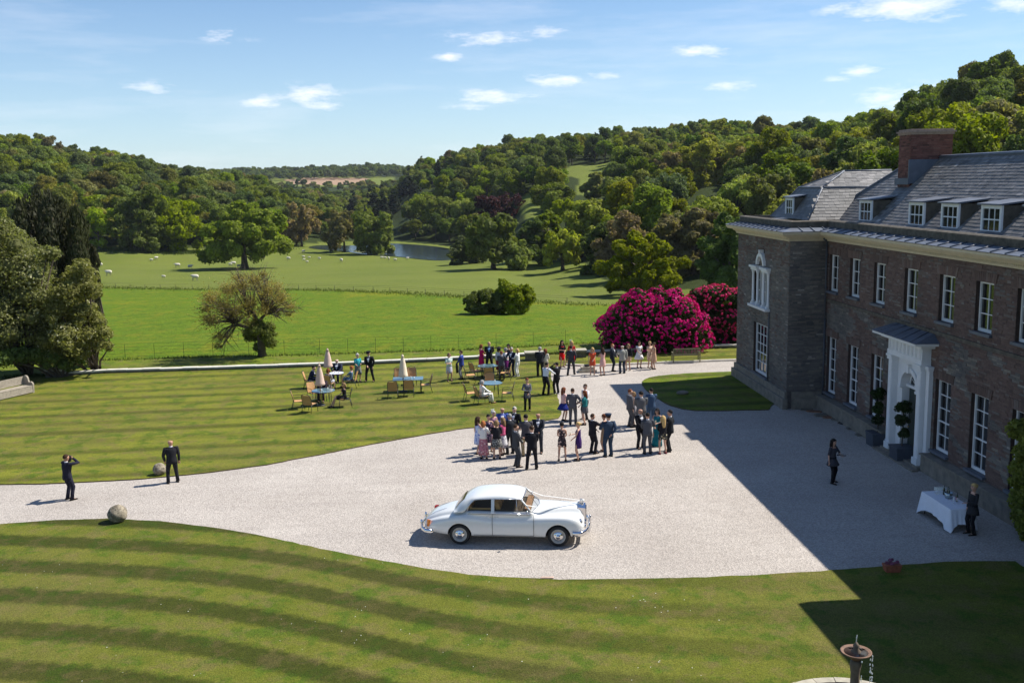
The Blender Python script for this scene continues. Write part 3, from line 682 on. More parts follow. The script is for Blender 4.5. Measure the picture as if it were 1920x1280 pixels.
# ---------------- roofs
EX,EZ,RX,RZ=20.12,9.36,23.4,12.42
def roofmesh(): 
    mb=MB(); y0,y1=10.,52.5; yr=48.4
    mb.add([(EX,y0,EZ),(EX,y1,EZ),(RX,yr,RZ),(RX,y0,RZ)],[(0,3,2,1)])
    mb.add([(RX*2-EX,y0,EZ),(RX*2-EX,y1,EZ),(RX,yr,RZ),(RX,y0,RZ)],[(0,1,2,3)])
    mb.add([(EX,y1,EZ),(RX*2-EX,y1,EZ),(RX,yr,RZ)],[(0,1,2)])
    mb.add([(EX,y0,EZ),(RX*2-EX,y0,EZ),(RX,y0,RZ)],[(0,2,1)])
    return mb
roof=hb('main_roof',roofmesh(),m_moss)
def slates(O,U,Vv,L,Hh,seed,clip=None,ew=.30,eh=.19):
    """O origin at eave; U along, Vv up the slope; returns arrays"""
    O=Vector(O);U=Vector(U).normalized();Vv=Vector(Vv).normalized();N=U.cross(Vv).normalized()
    flip=N.z<0
    if N.z<0: N=-N
    r=random.Random(seed); V=[];Fq=[];T=[]; pos=[]; rows=int(Hh/eh)
    for j in range(rows+1):
        v0=j*eh; a=-r.uniform(0,ew); gw=ew*(1.15-.35*j/rows)
        while a<L:
            w=gw*r.uniform(.75,1.25); u0=max(a,0);u1=min(a+w,L); a+=w
            if u1-u0<.05: continue
            if clip and not clip((u0+u1)/2,v0+eh/2): continue
            t=.006+r.random()*.008; v1=v0+eh*1.15; e=r.uniform(-.01,.01); b=len(V)
            for (uu,vw,nn) in [(u0+.004,v0+e,.004),(u1-.004,v0+e,.004),(u1-.004,v1,.002),(u0+.004,v1,.002),(u0+.004,v0+e,.004+t+.012),(u1-.004,v0+e,.004+t+.012+r.uniform(-.004,.004)),(u1-.004,v1,.012),(u0+.004,v1,.012)]:
                V.append(tuple(O+U*uu+Vv*vw+N*nn))
            Fq+=[[b+4,b+5,b+6,b+7],[b,b+1,b+5,b+4],[b+1,b+2,b+6,b+5],[b+3,b,b+4,b+7],[b+2,b+3,b+7,b+6]]
            T.append(min(1,max(0,r.gauss(.45,.17)))); pos.append(O+U*(u0+u1)/2+Vv*v0)
    if flip: Fq=[q[::-1] for q in Fq]
    return V,Fq,T,pos
Sv=Vector((RX-EX,0,RZ-EZ)); SL=Sv.length
DORM=[46.96,41.75,38.9,35.85,32.9]; Y1=52.5; dyh=(Y1-48.4)/SL
def clipm(u,v):
    y=Y1-u
    if u< v*dyh: return False
    for yc in DORM:
        zt=10.58
        if abs(y-yc)<.72 and EX+v*Sv.x/SL<21.45 and v>.1 and EZ+v*Sv.z/SL<zt: return False
    if y>49.95 and EZ+v*Sv.z/SL< 9.45+min((y-49.9)*1.2,2.0): return False
    return True
V,Fq,T,pos=slates((EX,Y1,EZ),(0,-1,0),Sv,Y1-29.2,SL,21,clipm)
# the 300 nearest slates are single pieces, the rest one joined part
order=np.argsort([ (p-CP).length for p in pos]); near=set(order[:300].tolist())
V=np.array(V); Fq=np.array(Fq).reshape(-1,5,4); T=np.array(T)
rest=np.array([i for i in range(len(T)) if i not in near])
fr_=Fq[rest].reshape(-1,4); me=npmesh('slate_course',V,fr_,[m_slate],attr=np.repeat(T[rest],5)); o=mobj('slate_course',me,roof,kind='stuff')
sl_meshes=[]
for i in sorted(near)[:24]:
    vv=V[i*8:i*8+8]; c=vv.mean(0); me=npmesh('slate',vv-c,Fq[i]-i*8,[m_slate],attr=np.repeat(T[i],5)); sl_meshes.append((me,vv[4:8].copy()))
for n,i in enumerate(sorted(near)):
    vv=V[i*8:i*8+8]; c=vv.mean(0); me,_=sl_meshes[n%24]
    w=np.linalg.norm(vv[1]-vv[0]); w0=np.linalg.norm(_[1]-_[0]); o=mobj('slate',me,roof,tuple(c)); o.scale=(1,w/w0,1)
mb=MB(); mb.tube([(RX,29,RZ+.03),(RX,48.4,RZ+.03)],.09,8); mb.tube([(RX,48.4,RZ+.03),(EX,Y1,EZ+.05)],.07,8); mb.build('ridge_lead',[m_lead],roof)
# wing roof (mansard, two pitches)
WX0,WY0,WY1=18.6,49.9,55.8; BX,BZ=19.75,11.05; by0,by1=51.1,54.6; TZ_=11.9; TYm=(by0+by1)/2; TXl=21.6; XE=24.2
mb=MB()
A0=(WX0,WY0,9.45);A1=(WX0,WY1,9.45);B0=(BX,by0,BZ);B1=(BX,by1,BZ);C0=(TXl,TYm,TZ_);C1=(XE,TYm,TZ_);E0=(XE,WY0,9.45);E1=(XE,WY1,9.45);D0=(XE,by0,BZ);D1=(XE,by1,BZ)
mb.add([A0,A1,B0,B1,C0,C1,E0,E1,D0,D1],[(0,2,3,1),(0,6,8,2),(1,3,9,7),(2,4,3),(2,8,5,4),(3,4,5,9)])
wroof=hb('wing_roof',mb,m_moss)
data=[]
def poly_slates(P0,P1,P2,P3,seed):
    """quad/tri slope: P0-P1 eave, P3-P2 top"""
    P0,P1,P2,P3=map(Vector,(P0,P1,P2,P3)); U=(P1-P0).normalized(); N=U.cross(P3-P0).normalized()
    if N.z<0: N=-N
    Vv=N.cross(U).normalized()
    if Vv.z<0: Vv=-Vv
    L=(P1-P0).length; Hh=(P3-P0).dot(Vv); ul=(P3-P0).dot(U); ur=(P2-P0).dot(U)
    def cl(u,v): t=v/Hh; return ul*t-.05<=u<=L+(ur-L)*t+.05 and t<1.0
    return slates(P0,U,Vv,L,Hh,seed,cl,.32,.19)
for k,q in enumerate([(A0,A1,B1,B0),(E0,A0,B0,D0),(B0,B1,C0,C0),(D0,B0,C0,C1)]): data.append(poly_slates(*q,30+k))
Vs=[];Fs=[];Ts=[]
for v,f,t,p in data: b=len(Vs); Vs+=v; Fs+=[[i+b for i in x] for x in f]; Ts+=list(np.repeat(t,5))
mobj('slate_course',npmesh('slate_course',np.array(Vs),np.array(Fs),[m_slate],attr=Ts),wroof,kind='stuff')
mb=MB()
for p,q in ((A0,B0),(A1,B1),(B0,B1),(B0,D0),(B0,C0),(B1,C0),(C0,C1)): 
    mb.tube([Vector(p)+Vector((0,0,.03)),Vector(q)+Vector((0,0,.03))],.045 if (p,q)!=(B0,D0) else .05,6)
mb.build('ridge_lead',[m_lead],wroof)
# dormers
def dormer(xf,yc,w,zb,zt,slope,cheek_back,label=None):
    mb=MB(); y0,y1=yc-w/2,yc+w/2
    mb.box(xf+.06,cheek_back,y0,y0+.08,zb-.05,zt); mb.box(xf+.06,cheek_back,y1-.08,y1,zb-.05,zt); mb.box(xf+.06,xf+.12,y0+.08,y1-.08,zt-.1,zt)
    o=hb('dormer',mb,m_moss)
    if label: o['label']=label
    PD=Plane3((xf,yc,0),(0,-1,0),(-1,0,0)); c=Vector(PD.p(0,0,0))
    # window in dormer (sub-part), white boards
    mbf=MB(); f=.13; ww=w; 
    pbox(mbf,PD,-ww/2,-ww/2+f,zb,zt,-.06,.02); pbox(mbf,PD,ww/2-f,ww/2,zb,zt,-.06,.02); pbox(mbf,PD,-ww/2+f,ww/2-f,zt-f,zt,-.06,.018); pbox(mbf,PD,-ww/2+f,ww/2-f,zb,zb+f,-.06,.018)
    for i in (1,2): x=-ww/2+f+(ww-2*f)*i/3; pbox(mbf,PD,x-.02,x+.02,zb+f,zt-f,-.05,-.01)
    z=(zb+zt)/2; pbox(mbf,PD,-ww/2+f,ww/2-f,z-.025,z+.025,-.048,-.005)
    w_=mbf.build('window',[m_white],o)
    for i in range(3):
        for j in range(2):
            x0=-ww/2+f+(ww-2*f)*i/3+.02; x1=-ww/2+f+(ww-2*f)*(i+1)/3-.02; z0=(zb+f,z+.025)[j]; z1=(z-.025,zt-f)[j]
            g=MB(); pbox(g,PD,x0-.02,x1+.02,z0-.02,z1+.02,-.04,-.03); g.build('pane',[m_glass],o)
    mr=MB(); mr.add([(xf-.14,y0-.1,zt+.0),(xf-.14,y1+.1,zt),(cheek_back+.1,y1+.1,zt+.16),(cheek_back+.1,y0-.1,zt+.16),(xf-.14,y0-.1,zt+.06),(xf-.14,y1+.1,zt+.06),(cheek_back+.1,y1+.1,zt+.22),(cheek_back+.1,y0-.1,zt+.22)],[(0,3,2,1),(4,5,6,7),(0,1,5,4),(1,2,6,5),(2,3,7,6),(3,0,4,7)])
    mr.build('dormer_roof',[m_lead],o)
for y in DORM: dormer(20.3,y,1.40,9.42,10.48,0,21.5)
dormer(18.75,53.2,1.2,9.48,10.55,0,19.7)
# chimney
m_chim=stone_mat('chimney_brick',[(0,(.07,.028,.022)),(.5,(.16,.06,.045)),(1,(.22,.10,.075))])
cx0,cx1,cy0,cy1=21.95,23.95,46.0,47.2
mb=MB(); mb.box(cx0+.01,cx1-.01,cy0+.01,cy1-.01,10.9,13.55); ch=hb('chimney',mb,m_mortar)
data=[]
for pl,L in ((Plane3((cx0,cy0,0),(1,0,0),(0,-1,0)),cx1-cx0),(Plane3((cx0,cy1,0),(0,-1,0),(-1,0,0)),cy1-cy0),(Plane3((cx1,cy0,0),(0,1,0),(1,0,0)),cy1-cy0)): data.append(courses(pl,L,11.0,13.5,[],.075,.225,77,None))
V=[];Fq=[];T=[]
for v,f,t,m in data: b=len(V); V+=v; Fq+=[[i+b for i in q] for q in f]; T+=t
mobj('brickwork',npmesh('brickwork',np.array(V),np.array(Fq),[m_chim],attr=T),ch,kind='stuff')
mb=MB()
for k,(e,z0,z1) in enumerate([(.06,13.5,13.6),(.12,13.6,13.68),(.04,13.68,13.76)]): mb.box(cx0-e,cx1+e,cy0-e,cy1+e,z0+.001*k,z1)
mb.build('chimney_cap',[mat('cap_stone',(.3,.22,.18),.9,var=.3)],ch)
mb=MB(); mb.box(cx0-.12,cx0-.02,cy0-.1,cy1+.1,11.2,11.5); mb.box(cx0-.1,23.4,cy0-.12,cy0-.03,11.25,12.35) ; mb.build('chimney_flashing',[m_lead],ch)
# ---------------- near wing (right of the frame; its eave throws the stepped shadow on the front lawn)
nw=empty('house_wing',(19,10,0),0,'near slate stone wing of the country house beside the dark lawn','house wing')
mb=MB(); mb.box(17.2-19,9,-26,16.6,0,8.5); mb.build('wall',[m_stone],nw)
mb=MB(); mb.box(16.6-19,9.4,-26.5,17.2,8.5,9.0); mb.build('cornice',[m_cream],nw)
mb=MB(); mb.add([(-2,-26.3,9.0),(9,-26.3,9.0),(9,17,9.0),(-2,17,9.0),(1.5,-24,11.4),(5.5,-24,11.4),(5.5,13.5,11.4),(1.5,13.5,11.4)],[(0,3,2,1),(4,5,6,7),(0,1,5,4),(1,2,6,5),(2,3,7,6),(3,0,4,7)]); mb.build('roof',[m_slate],nw)
# ================================================================ foliage
def leaf_mat(name,col,var=.25,trans=.42,hue=.022,tip=None):
    m,nt,b=newmat(name); t=nt.attr('tone').outputs['Fac']; oi=nt.node('ShaderNodeObjectInfo').outputs['Random']
    hs=nt.node('ShaderNodeHueSaturation'); nt.put(hs.inputs['Color'],col)
    nt.put(hs.inputs['Hue'],nt.ramp(oi,0,1,.5-hue,.5+hue*.6)); nt.put(hs.inputs['Saturation'],nt.ramp(nt.math('FRACT',nt.math('MULTIPLY',oi,7.31)),0,1,.8,1.12)); nt.put(hs.inputs['Value'],nt.ramp(nt.math('FRACT',nt.math('MULTIPLY',oi,13.7)),0,1,1-var,1+var))
    c=hs.outputs[0]
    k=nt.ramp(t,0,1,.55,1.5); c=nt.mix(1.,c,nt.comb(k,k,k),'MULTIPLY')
    if tip: c=nt.mix(nt.ramp(t,.8,.98,0,.8),c,tip)
    nt.put(b.inputs['Base Color'],c); b.inputs['Roughness'].default_value=.65; b.inputs['Specular IOR Level'].default_value=.14
    tr=nt.node('ShaderNodeBsdfTranslucent'); c2=nt.mix(1.,c,(1.25,1.35,.55),'MULTIPLY'); nt.put(tr.inputs[0],c2)
    mx=nt.node('ShaderNodeMixShader'); mx.inputs[0].default_value=trans; nt.l.new(b.outputs[0],mx.inputs[1]); nt.l.new(tr.outputs[0],mx.inputs[2])
    nt.l.new(mx.outputs[0],m.node_tree.nodes['Material Output'].inputs[0]); return m
LM={'mid':leaf_mat('leaves_mid_green',(.158,.198,.026)),'bright':leaf_mat('leaves_bright_green',(.215,.258,.020)),
 'dark':leaf_mat('leaves_dark_green',(.095,.130,.020)),'olive':leaf_mat('leaves_olive_brown',(.20,.19,.042)),
 'yellow':leaf_mat('leaves_yellow_green',(.215,.225,.024)),'bronze':leaf_mat('leaves_bronze',(.225,.180,.075)),
 'grey':leaf_mat('leaves_grey_green',(.085,.100,.045),tip=(.30,.30,.20)),'conifer':leaf_mat('needles_dark',(.022,.036,.014)),
 'purple':leaf_mat('leaves_copper_purple',(.045,.012,.018)),'cypress':leaf_mat('cypress_leaves',(.036,.038,.014),.08,.12),
 'bluegreen':leaf_mat('leaves_blue_green',(.115,.155,.045)),'bare':leaf_mat('buds_brown',(.25,.19,.075),tip=(.30,.25,.07)),
 'shrub':leaf_mat('shrub_leaves',(.190,.190,.070),tip=(.52,.50,.34)),'rhodoleaf':leaf_mat('rhododendron_leaves',(.030,.052,.014),.1)}
m_bark=mat('bark',(.085,.065,.045),.95,var=.4,scale=3.,bump=.6,bscale=10)
def crown(rng,rx,ry,rz,nl,leaf,nleaf,lump=.38,shape='round',core=True,tone0=.5,flat=0.,jit=.18,lumps=None,low=-.55,kk=(.45,.80),vs=.82,sub=0):
    """foliage as leaf-clump quads on many lumps. returns V,F(quads),tone; centre at crown centre"""
    if lumps is None:
        P=[];R=[]
        i=0
        while len(P)<nl:
            u=rng.normal(size=3); u/=np.linalg.norm(u)
            if u[2]<low: continue
            k=rng.uniform(*kk) if shape!='cone' else rng.uniform(.3,.8)
            p=u*k
            if shape=='cone':
                z=rng.uniform(-1,1); a=rng.uniform(0,6.28); w=(1-z)/2*.85+.08; p=np.array([math.cos(a)*w*rng.uniform(.3,.8),math.sin(a)*w*rng.uniform(.3,.8),z*.85])
            P.append(p*np.array([rx,ry,rz])); sz=rng.uniform(.7,1.25)*lump*min(rx,rz)
            if shape=='cone': sz*=(1.15-z)*.75
            R.append(sz)
        P=np.array(P);R=np.array(R)
    else: P,R=lumps
    nc=len(P)
    if sub:
        u=rng.normal(size=(nc*sub,3)); u[:,2]+=.35; u/=np.linalg.norm(u,axis=1)[:,None]; pr=np.repeat(np.arange(nc),sub)
        P=np.concatenate([P,P[pr]+u*R[pr][:,None]*rng.uniform(.75,1.05,(nc*sub,1))*np.array([1,1,vs])]); R=np.concatenate([R*.93,R[pr]*rng.uniform(.22,.46,nc*sub)])
    nl=len(P)
    w=R**2; w/=w.sum(); idx=rng.choice(nl,nleaf,p=w)
    d=rng.normal(size=(nleaf,3)); d[:,2]+=.35; d/=np.linalg.norm(d,axis=1)[:,None]
    rr=1-np.abs(rng.normal(size=nleaf))*jit; rr+=rng.uniform(-.03,.12,nleaf)
    sq=np.array([1,1,vs]); C=P[idx]+d*(R[idx]*rr)[:,None]*sq
    # drop leaves deep inside the other lumps
    keep=np.ones(nleaf,bool)
    for j in range(nl):
        q=(C-P[j])/sq; keep&=~((np.einsum('ij,ij->i',q,q)<(R[j]*.72)**2)&(idx!=j))
    C=C[keep];d=d[keep];n=len(C)
    nrm=d+rng.normal(size=(n,3))*.55
    if vs>1: nrm[:,2]*=.12
    nrm=nrm; nrm/=np.linalg.norm(nrm,axis=1)[:,None]
    t=np.cross(nrm,rng.normal(size=(n,3))); t/=np.linalg.norm(t,axis=1)[:,None]; bt=np.cross(nrm,t)
    if vs>1: t=np.array([0,0,1.])+rng.normal(size=(n,3))*.18; t/=np.linalg.norm(t,axis=1)[:,None]; bt=np.cross(nrm,t); t=t*1.9
    s=(leaf*rng.uniform(.55,1.35,n))[:,None]; asp=rng.uniform(.5,.9,n)[:,None]
    a=C-t*s*.5-bt*s*asp*.15; b_=C-t*s*.08-bt*s*asp*.5; c_=C+t*s*.5+bt*s*asp*.1+nrm*s*.1; e=C+t*s*.05+bt*s*asp*.5
    V=np.stack([a,b_,c_,e],1).reshape(-1,3); Fq=np.arange(4*n).reshape(n,4)
    hgt=(C[:,2]/rz); tone=np.clip(tone0+rng.normal(size=n)*.2+rng.normal(size=nl)[idx[keep]]*.10,0,1)
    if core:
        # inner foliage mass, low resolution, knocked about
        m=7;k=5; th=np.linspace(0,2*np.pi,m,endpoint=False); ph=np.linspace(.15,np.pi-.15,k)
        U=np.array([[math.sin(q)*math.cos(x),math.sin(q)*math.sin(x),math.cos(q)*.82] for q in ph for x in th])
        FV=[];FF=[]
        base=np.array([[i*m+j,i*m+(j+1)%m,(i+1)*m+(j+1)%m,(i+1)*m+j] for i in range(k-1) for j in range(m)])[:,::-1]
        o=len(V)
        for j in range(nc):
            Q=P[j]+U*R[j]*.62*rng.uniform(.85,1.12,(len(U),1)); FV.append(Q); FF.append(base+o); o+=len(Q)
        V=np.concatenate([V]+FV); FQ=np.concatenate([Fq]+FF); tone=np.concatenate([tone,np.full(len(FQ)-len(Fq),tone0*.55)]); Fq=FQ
    return V,Fq,tone
def trunk_mesh(rng,h,r,spread,zc,nb=6,name='trunk',lean=0.):
    mb=MB(); top=Vector((lean*h*.3,0,h*.8)); mb.tube([(0,0,-.3),(0,0,h*.12),(lean*h*.1,0,h*.4),tuple(top)],[r*1.5,r,r*.75,r*.3],8)
    for i in range(nb):
        a=6.28*i/nb+rng.uniform(-.3,.3); z0=h*rng.uniform(.28,.55); L=spread*rng.uniform(.6,.95)
        p0=Vector((lean*h*.1,0,z0)); p1=p0+Vector((math.cos(a)*L*.5,math.sin(a)*L*.5,h*.14)); p2=p0+Vector((math.cos(a)*L,math.sin(a)*L,h*rng.uniform(.2,.36)))
        mb.tube([p0,p1,p2],[r*.45,r*.28,r*.08],6)
    return mb.mesh(name,[m_bark])
rg=np.random.default_rng(5)
# four generic crown shapes (12 m wide) times leaf colours
SH=[]
for k,(rx,rz,nl,lump) in enumerate([(6,5.0,20,.40),(5.6,5.8,24,.34),(6.4,4.6,18,.42),(5.2,6.2,22,.36)]):
    V,Fq,T=crown(rg,rx,rx,rz,nl+4,.62,8600,lump*.90,jit=.26,sub=4); SH.append((V,Fq,T,rz))
SHC=crown(rg,3.4,3.4,8.0,26,.65,3600,.5,'cone')
VM={}
for cn in LM:
    for k in range(4):
        V,Fq,T,rz=SH[k]; me=npmesh('crown',V,Fq,[LM[cn]],attr=T); VM[(cn,k)]=me
me=npmesh('crown',SHC[0],SHC[1],[LM['conifer']],attr=SHC[2]); VM[('con',0)]=me
TRK=[trunk_mesh(rg,9,.35,4,5) for _ in range(2)]
KIND={'mid':'mid green broadleaf','bright':'bright green broadleaf','dark':'dark green broadleaf','olive':'olive brown tinged','yellow':'yellow green broadleaf','bronze':'bronze brown','bluegreen':'dull blue green','con':'dark pointed conifer','grey':'grey green'}
def make_tree(p,cn,k,sc,rz,name='woodland_tree',label=None,group=None,sz=1.,trunk=True,hidden_trunk=False):
    t=empty(name,p,rz,label,'tree',group)
    hz=SH[k][3] if cn!='con' else 8.
    c=mobj('crown',VM[(cn,k)],t); c.scale=(sc,sc,sc*sz); c.location=(0,0,(hz*.93+ (1.6 if cn!='con' else .5))*sc*sz)
    if trunk:
        q=mobj('trunk',TRK[k%2],t); q.scale=(sc,sc,sc*sz)
    return t
# ---------------- hero trees, each from its own crown
def hero(name,px,py,D,wpx,top,cn,label,nl=26,leaf=.6,n=9000,lump=.34,shape='round',trunk=True,tr=.4,ratio=.5,bare=.12,seed=1,cat='tree',core=True,jit=.18,extra=None,ry=None,gap=0.):
    nl=int(nl*1.9); lump*=(.74 if cat=='tree' else 1.0); n=int(n*1.25); jit=max(jit,.40)
    """px,py ground point in the photograph, D its distance (None: from terrain), wpx crown width and top row"""
    if D is None: g=TH(px,py)
    else:
        d=ray(px,py); k=D/math.hypot(d.x,d.y); g=Vector((d.x*k,d.y*k,0)); g.z=tz(g.x,g.y)
    D=math.hypot(g.x,g.y); d=ray(px,top); zt=H+d.z/math.hypot(d.x,d.y)*D; ht=max(zt-g.z,1.); w=wpx/F*D*1.02; bare=(-.03 if bare<.06 and cat=='tree' and shape!='cone' else bare)
    r_=np.random.default_rng(seed); rx=w/2; ry=ry or rx*.9; h0=ht*bare; rz=(ht-h0)/2
    t=empty(name,g,0,label,cat)
    V,Fq,T=crown(r_,rx*.93,ry,rz*.97,nl,leaf,n,lump,shape,core=core,jit=jit,low=(-1 if bare<.12 else -.6),kk=(.35,.92),sub=(0 if shape=='cone' else 5))
    V=V.copy(); V[:,0]*=rx/max(np.percentile(np.abs(V[:,0]),97.5),.1); V[:,1]*=ry/max(np.percentile(np.abs(V[:,1]),97.5),.1)
    if shape!='cone':
        q0,q1=np.percentile(V[:,2],[1.,99.2]); V[:,2]=(V[:,2]-q0)/(q1-q0)*(2*rz)-rz
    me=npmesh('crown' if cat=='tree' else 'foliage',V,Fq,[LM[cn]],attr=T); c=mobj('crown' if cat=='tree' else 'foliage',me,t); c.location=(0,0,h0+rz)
    if trunk: mobj('trunk',trunk_mesh(r_,ht*.8,tr,rx*.8,0),t)
    return t,ht,rx
HERO=[]
def HR(*a,**k):
    t=hero(*a,**k); g_=t[0].location; HERO.append((a[1],proj(g_)[1],a[4],a[5],math.hypot(g_.x,g_.y))); return t
HR('parkland_tree',459,503,None,138,383,'bright','large spreading green tree standing alone in the sheep pasture, dark trunk bare below',nl=40,leaf=.62,n=34000,lump=.31,tr=.85,bare=.17,seed=3)
HR('willow_tree',646,472,None,72,396,'olive','olive brown feathery tree on the lake bank, left of the green willow',nl=22,leaf=.9,n=6000,lump=.3,seed=4,core=False,jit=.5)
HR('willow_tree',703,476,None,66,400,'mid','green willow on the near lake bank with foliage nearly to the ground',nl=24,leaf=.9,n=9000,lump=.34,bare=.03,seed=5)
HR('woodland_tree',566,462,None,70,384,'bronze','brown tinged tree at the pasture edge, left of the lake',nl=20,leaf=.9,n=6500,lump=.32,seed=6,jit=.4)
HR('woodland_tree',335,470,None,84,372,'bright','bright green round tree at the back of the pasture, left of the lone parkland tree',nl=26,leaf=.8,n=12000,seed=7,bare=.02)
HR('woodland_tree',268,470,None,80,352,'dark','tall dark green tree at the pasture edge behind the bright green one',nl=26,leaf=.8,n=10000,seed=8,bare=.02)
HR('woodland_tree',186,466,None,56,392,'bright','bright green tree just right of the cypress clump',nl=18,leaf=.8,n=7000,seed=9,bare=.02)
HR('beech_tree',943,438,None,86,367,'purple','dark purple copper beech among the green trees above the stream',nl=22,leaf=.9,n=9000,seed=10,bare=.02,lump=.4)
HR('waterside_tree',925,504,None,84,404,'mid','spreading tree above the bushes at the stream, below the copper beech',nl=24,leaf=.7,n=12000,seed=11,bare=.22,tr=.5)
HR('willow_bush',880,494,None,66,446,'bluegreen','low rounded grey green willow bush nearest the lake end',nl=16,leaf=.6,n=8000,seed=12,bare=0,trunk=False,cat='bush')
HR('willow_bush',965,506,None,52,452,'mid','rounded green willow bush right of the stream-side tree',nl=16,leaf=.6,n=8000,seed=13,bare=0,trunk=False,cat='bush')
HR('willow_bush',1010,497,None,44,462,'bluegreen','small round bush by the stream, farthest right of the willow bushes',nl=14,leaf=.6,n=6000,seed=14,bare=0,trunk=False,cat='bush')
HR('stream_tree',1055,507,None,72,436,'bright','open green tree with a dark trunk on the grass beyond the stream',nl=24,leaf=.55,n=8500,seed=15,bare=.2,lump=.28,tr=.4)
HR('woodland_tree',1182,548,168,122,404,'bronze','pale brown half leafed tree above the rhododendrons, left of the brown pair',nl=34,leaf=.40,n=26000,lump=.25,seed=16,bare=.05,core=False,jit=.6)
HR('woodland_tree',1203,556,142,150,442,'yellow','yellow green tree with layered branches just above the pink rhododendron',nl=36,leaf=.36,n=34000,lump=.25,seed=17,bare=.0)
HR('woodland_tree',1300,560,160,130,396,'bronze','tall brown round topped tree between the yellow green tree and the house',nl=34,leaf=.40,n=34000,lump=.27,seed=18,bare=0)
HR('woodland_tree',1368,570,120,92,410,'dark','dark green ivy covered tree against the left edge of the house',nl=26,leaf=.35,n=24000,lump=.3,seed=19,bare=0)
HR('woodland_tree',1322,405,330,112,256,'yellow','largest pale green round tree high on the right hillside',nl=30,leaf=.7,n=16000,lump=.28,seed=20,bare=.05)
HR('hillside_tree',1115,377,None,46,324,'olive','lone olive brown tree standing in the hillside clearing',nl=14,leaf=.8,n=4500,seed=21,bare=.1,core=True)
for q_ in [(985,486,64,415,'bluegreen','dull green tree above the willow bushes, right of the copper beech',91),(1028,476,70,398,'mid','green tree beyond the stream right of the copper beech',92),(1092,482,96,378,'bright','bright green tree above the open stream-side tree',93),(1128,512,80,418,'dark','dark green tree left of the pale brown half leafed tree',94)]:
    HR('woodland_tree',q_[0],q_[1],None,q_[2],q_[3],q_[4],q_[5],nl=22,leaf=.6,n=11000,seed=q_[6],bare=.03)
HR('field_bush',909,588,None,74,545,'dark','left of the two dark green bushes in the lower meadow',nl=16,leaf=.28,n=12000,seed=22,bare=0,trunk=False,cat='bush')
HR('field_bush',965,588,None,66,527,'mid','right, taller of the two bushes in the lower meadow',nl=18,leaf=.28,n=14000,seed=23,bare=0,trunk=False,cat='bush')
for i,(x,y,D,w,top,s) in enumerate([(663,400,640,20,346,30),(702,405,600,22,340,31),(718,412,560,22,352,32),(823,345,640,22,296,33),(768,352,640,26,304,34),(738,388,600,20,350,35)]):
    HR('conifer_tree',x,y,D,w*1.5,top,'conifer',['dark conifer in the valley gap, farthest left','tallest dark conifer left of the wooded slope','dark conifer below the tallest one','pointed dark conifer on the ridge line','ragged tall pine breaking the skyline above the valley','short dark conifer behind the lake wood'][i],nl=16,leaf=1.1,n=2600,lump=.5,shape='cone',bare=.0,seed=s)
# brown open tree at the garden fence with ivy bush round its trunk
def branchy(name,px,py,D,label,parts,seed):
    pass
g=G(492,668); 
t=empty('old_thorn_tree',(g.x,g.y,tz(g.x,g.y)),0,'brown twiggy spreading tree with ivy clad trunk beside the estate fence','tree')
r_=np.random.default_rng(40)
lp=[];lr=[]
for (x,y,r) in [(400,560,22),(395,600,18),(415,630,14),(430,545,22),(455,535,20),(480,525,18),(500,545,24),(525,560,20),(470,570,24),(440,585,22),(545,575,12),(505,580,18),(385,580,12),(420,575,20),(535,590,10),(460,605,12),(410,650,8),(515,540,16),(490,515,10),(452,520,10)]:
    for dyy in (-1.1,0.,1.1):
        q=ray(x,y); k=(g.y+dyy*1.2)/q.y; pz=H+q.z*k; lp.append((q.x*k-g.x+r_.normal()*.2,dyy*1.3,pz-t.location.z)); lr.append(r/F*g.y*1.0)
V,Fq,T=crown(r_,1,1,1,0,.11,17000,lumps=(np.array(lp),np.array(lr)),core=False,jit=1.3)
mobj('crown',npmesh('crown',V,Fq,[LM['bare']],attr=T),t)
mb=MB(); rr=random.Random(4)
mb.tube([(0,0,-.2),(-.05,0,1.2),(-.2,0,2.3),(-.5,0,3.2)],[.30,.24,.2,.13],8)
tips=[lp[i] for i in range(0,len(lp),1)]
hubs=[Vector((-.2,0,2.2)),Vector((-.7,0,2.9)),Vector((-1.6,.2,2.4)),Vector((.4,0,3.0))]
mb.tube([(-.1,0,1.9),(-1.0,0,2.1),(-1.9,.1,2.35),(-2.6,.3,2.9)],[.16,.13,.1,.05],6); mb.tube([(-.2,0,2.3),(.2,0,2.8),(.8,-.1,3.2)],[.14,.11,.06],6)
for q in tips:
    q=Vector(q); h=min(hubs,key=lambda a:(a-q).length)
    for k in range(3):
        e=q+Vector((rr.gauss(0,.35),rr.gauss(0,.35),rr.gauss(0,.3))); m_=(h+e)/2+Vector((rr.gauss(0,.15),rr.gauss(0,.15),.15)); mb.tube([h,m_,e],[.05,.03,.010],4)
        for kk in range(4):
            e2=e+Vector((rr.gauss(0,.4),rr.gauss(0,.4),rr.gauss(0,.4))); mb.tube([m_.lerp(e,.6),e2],[.014,.006],3)
mb.build('trunk',m_bark,t)
V,Fq,T=crown(r_,1.25,1.1,1.45,34,.13,16000,.30,jit=.5,low=-1); c=mobj('ivy',npmesh('ivy',V,Fq,[LM['mid']],attr=T),t); c.location=(0,0,1.35)
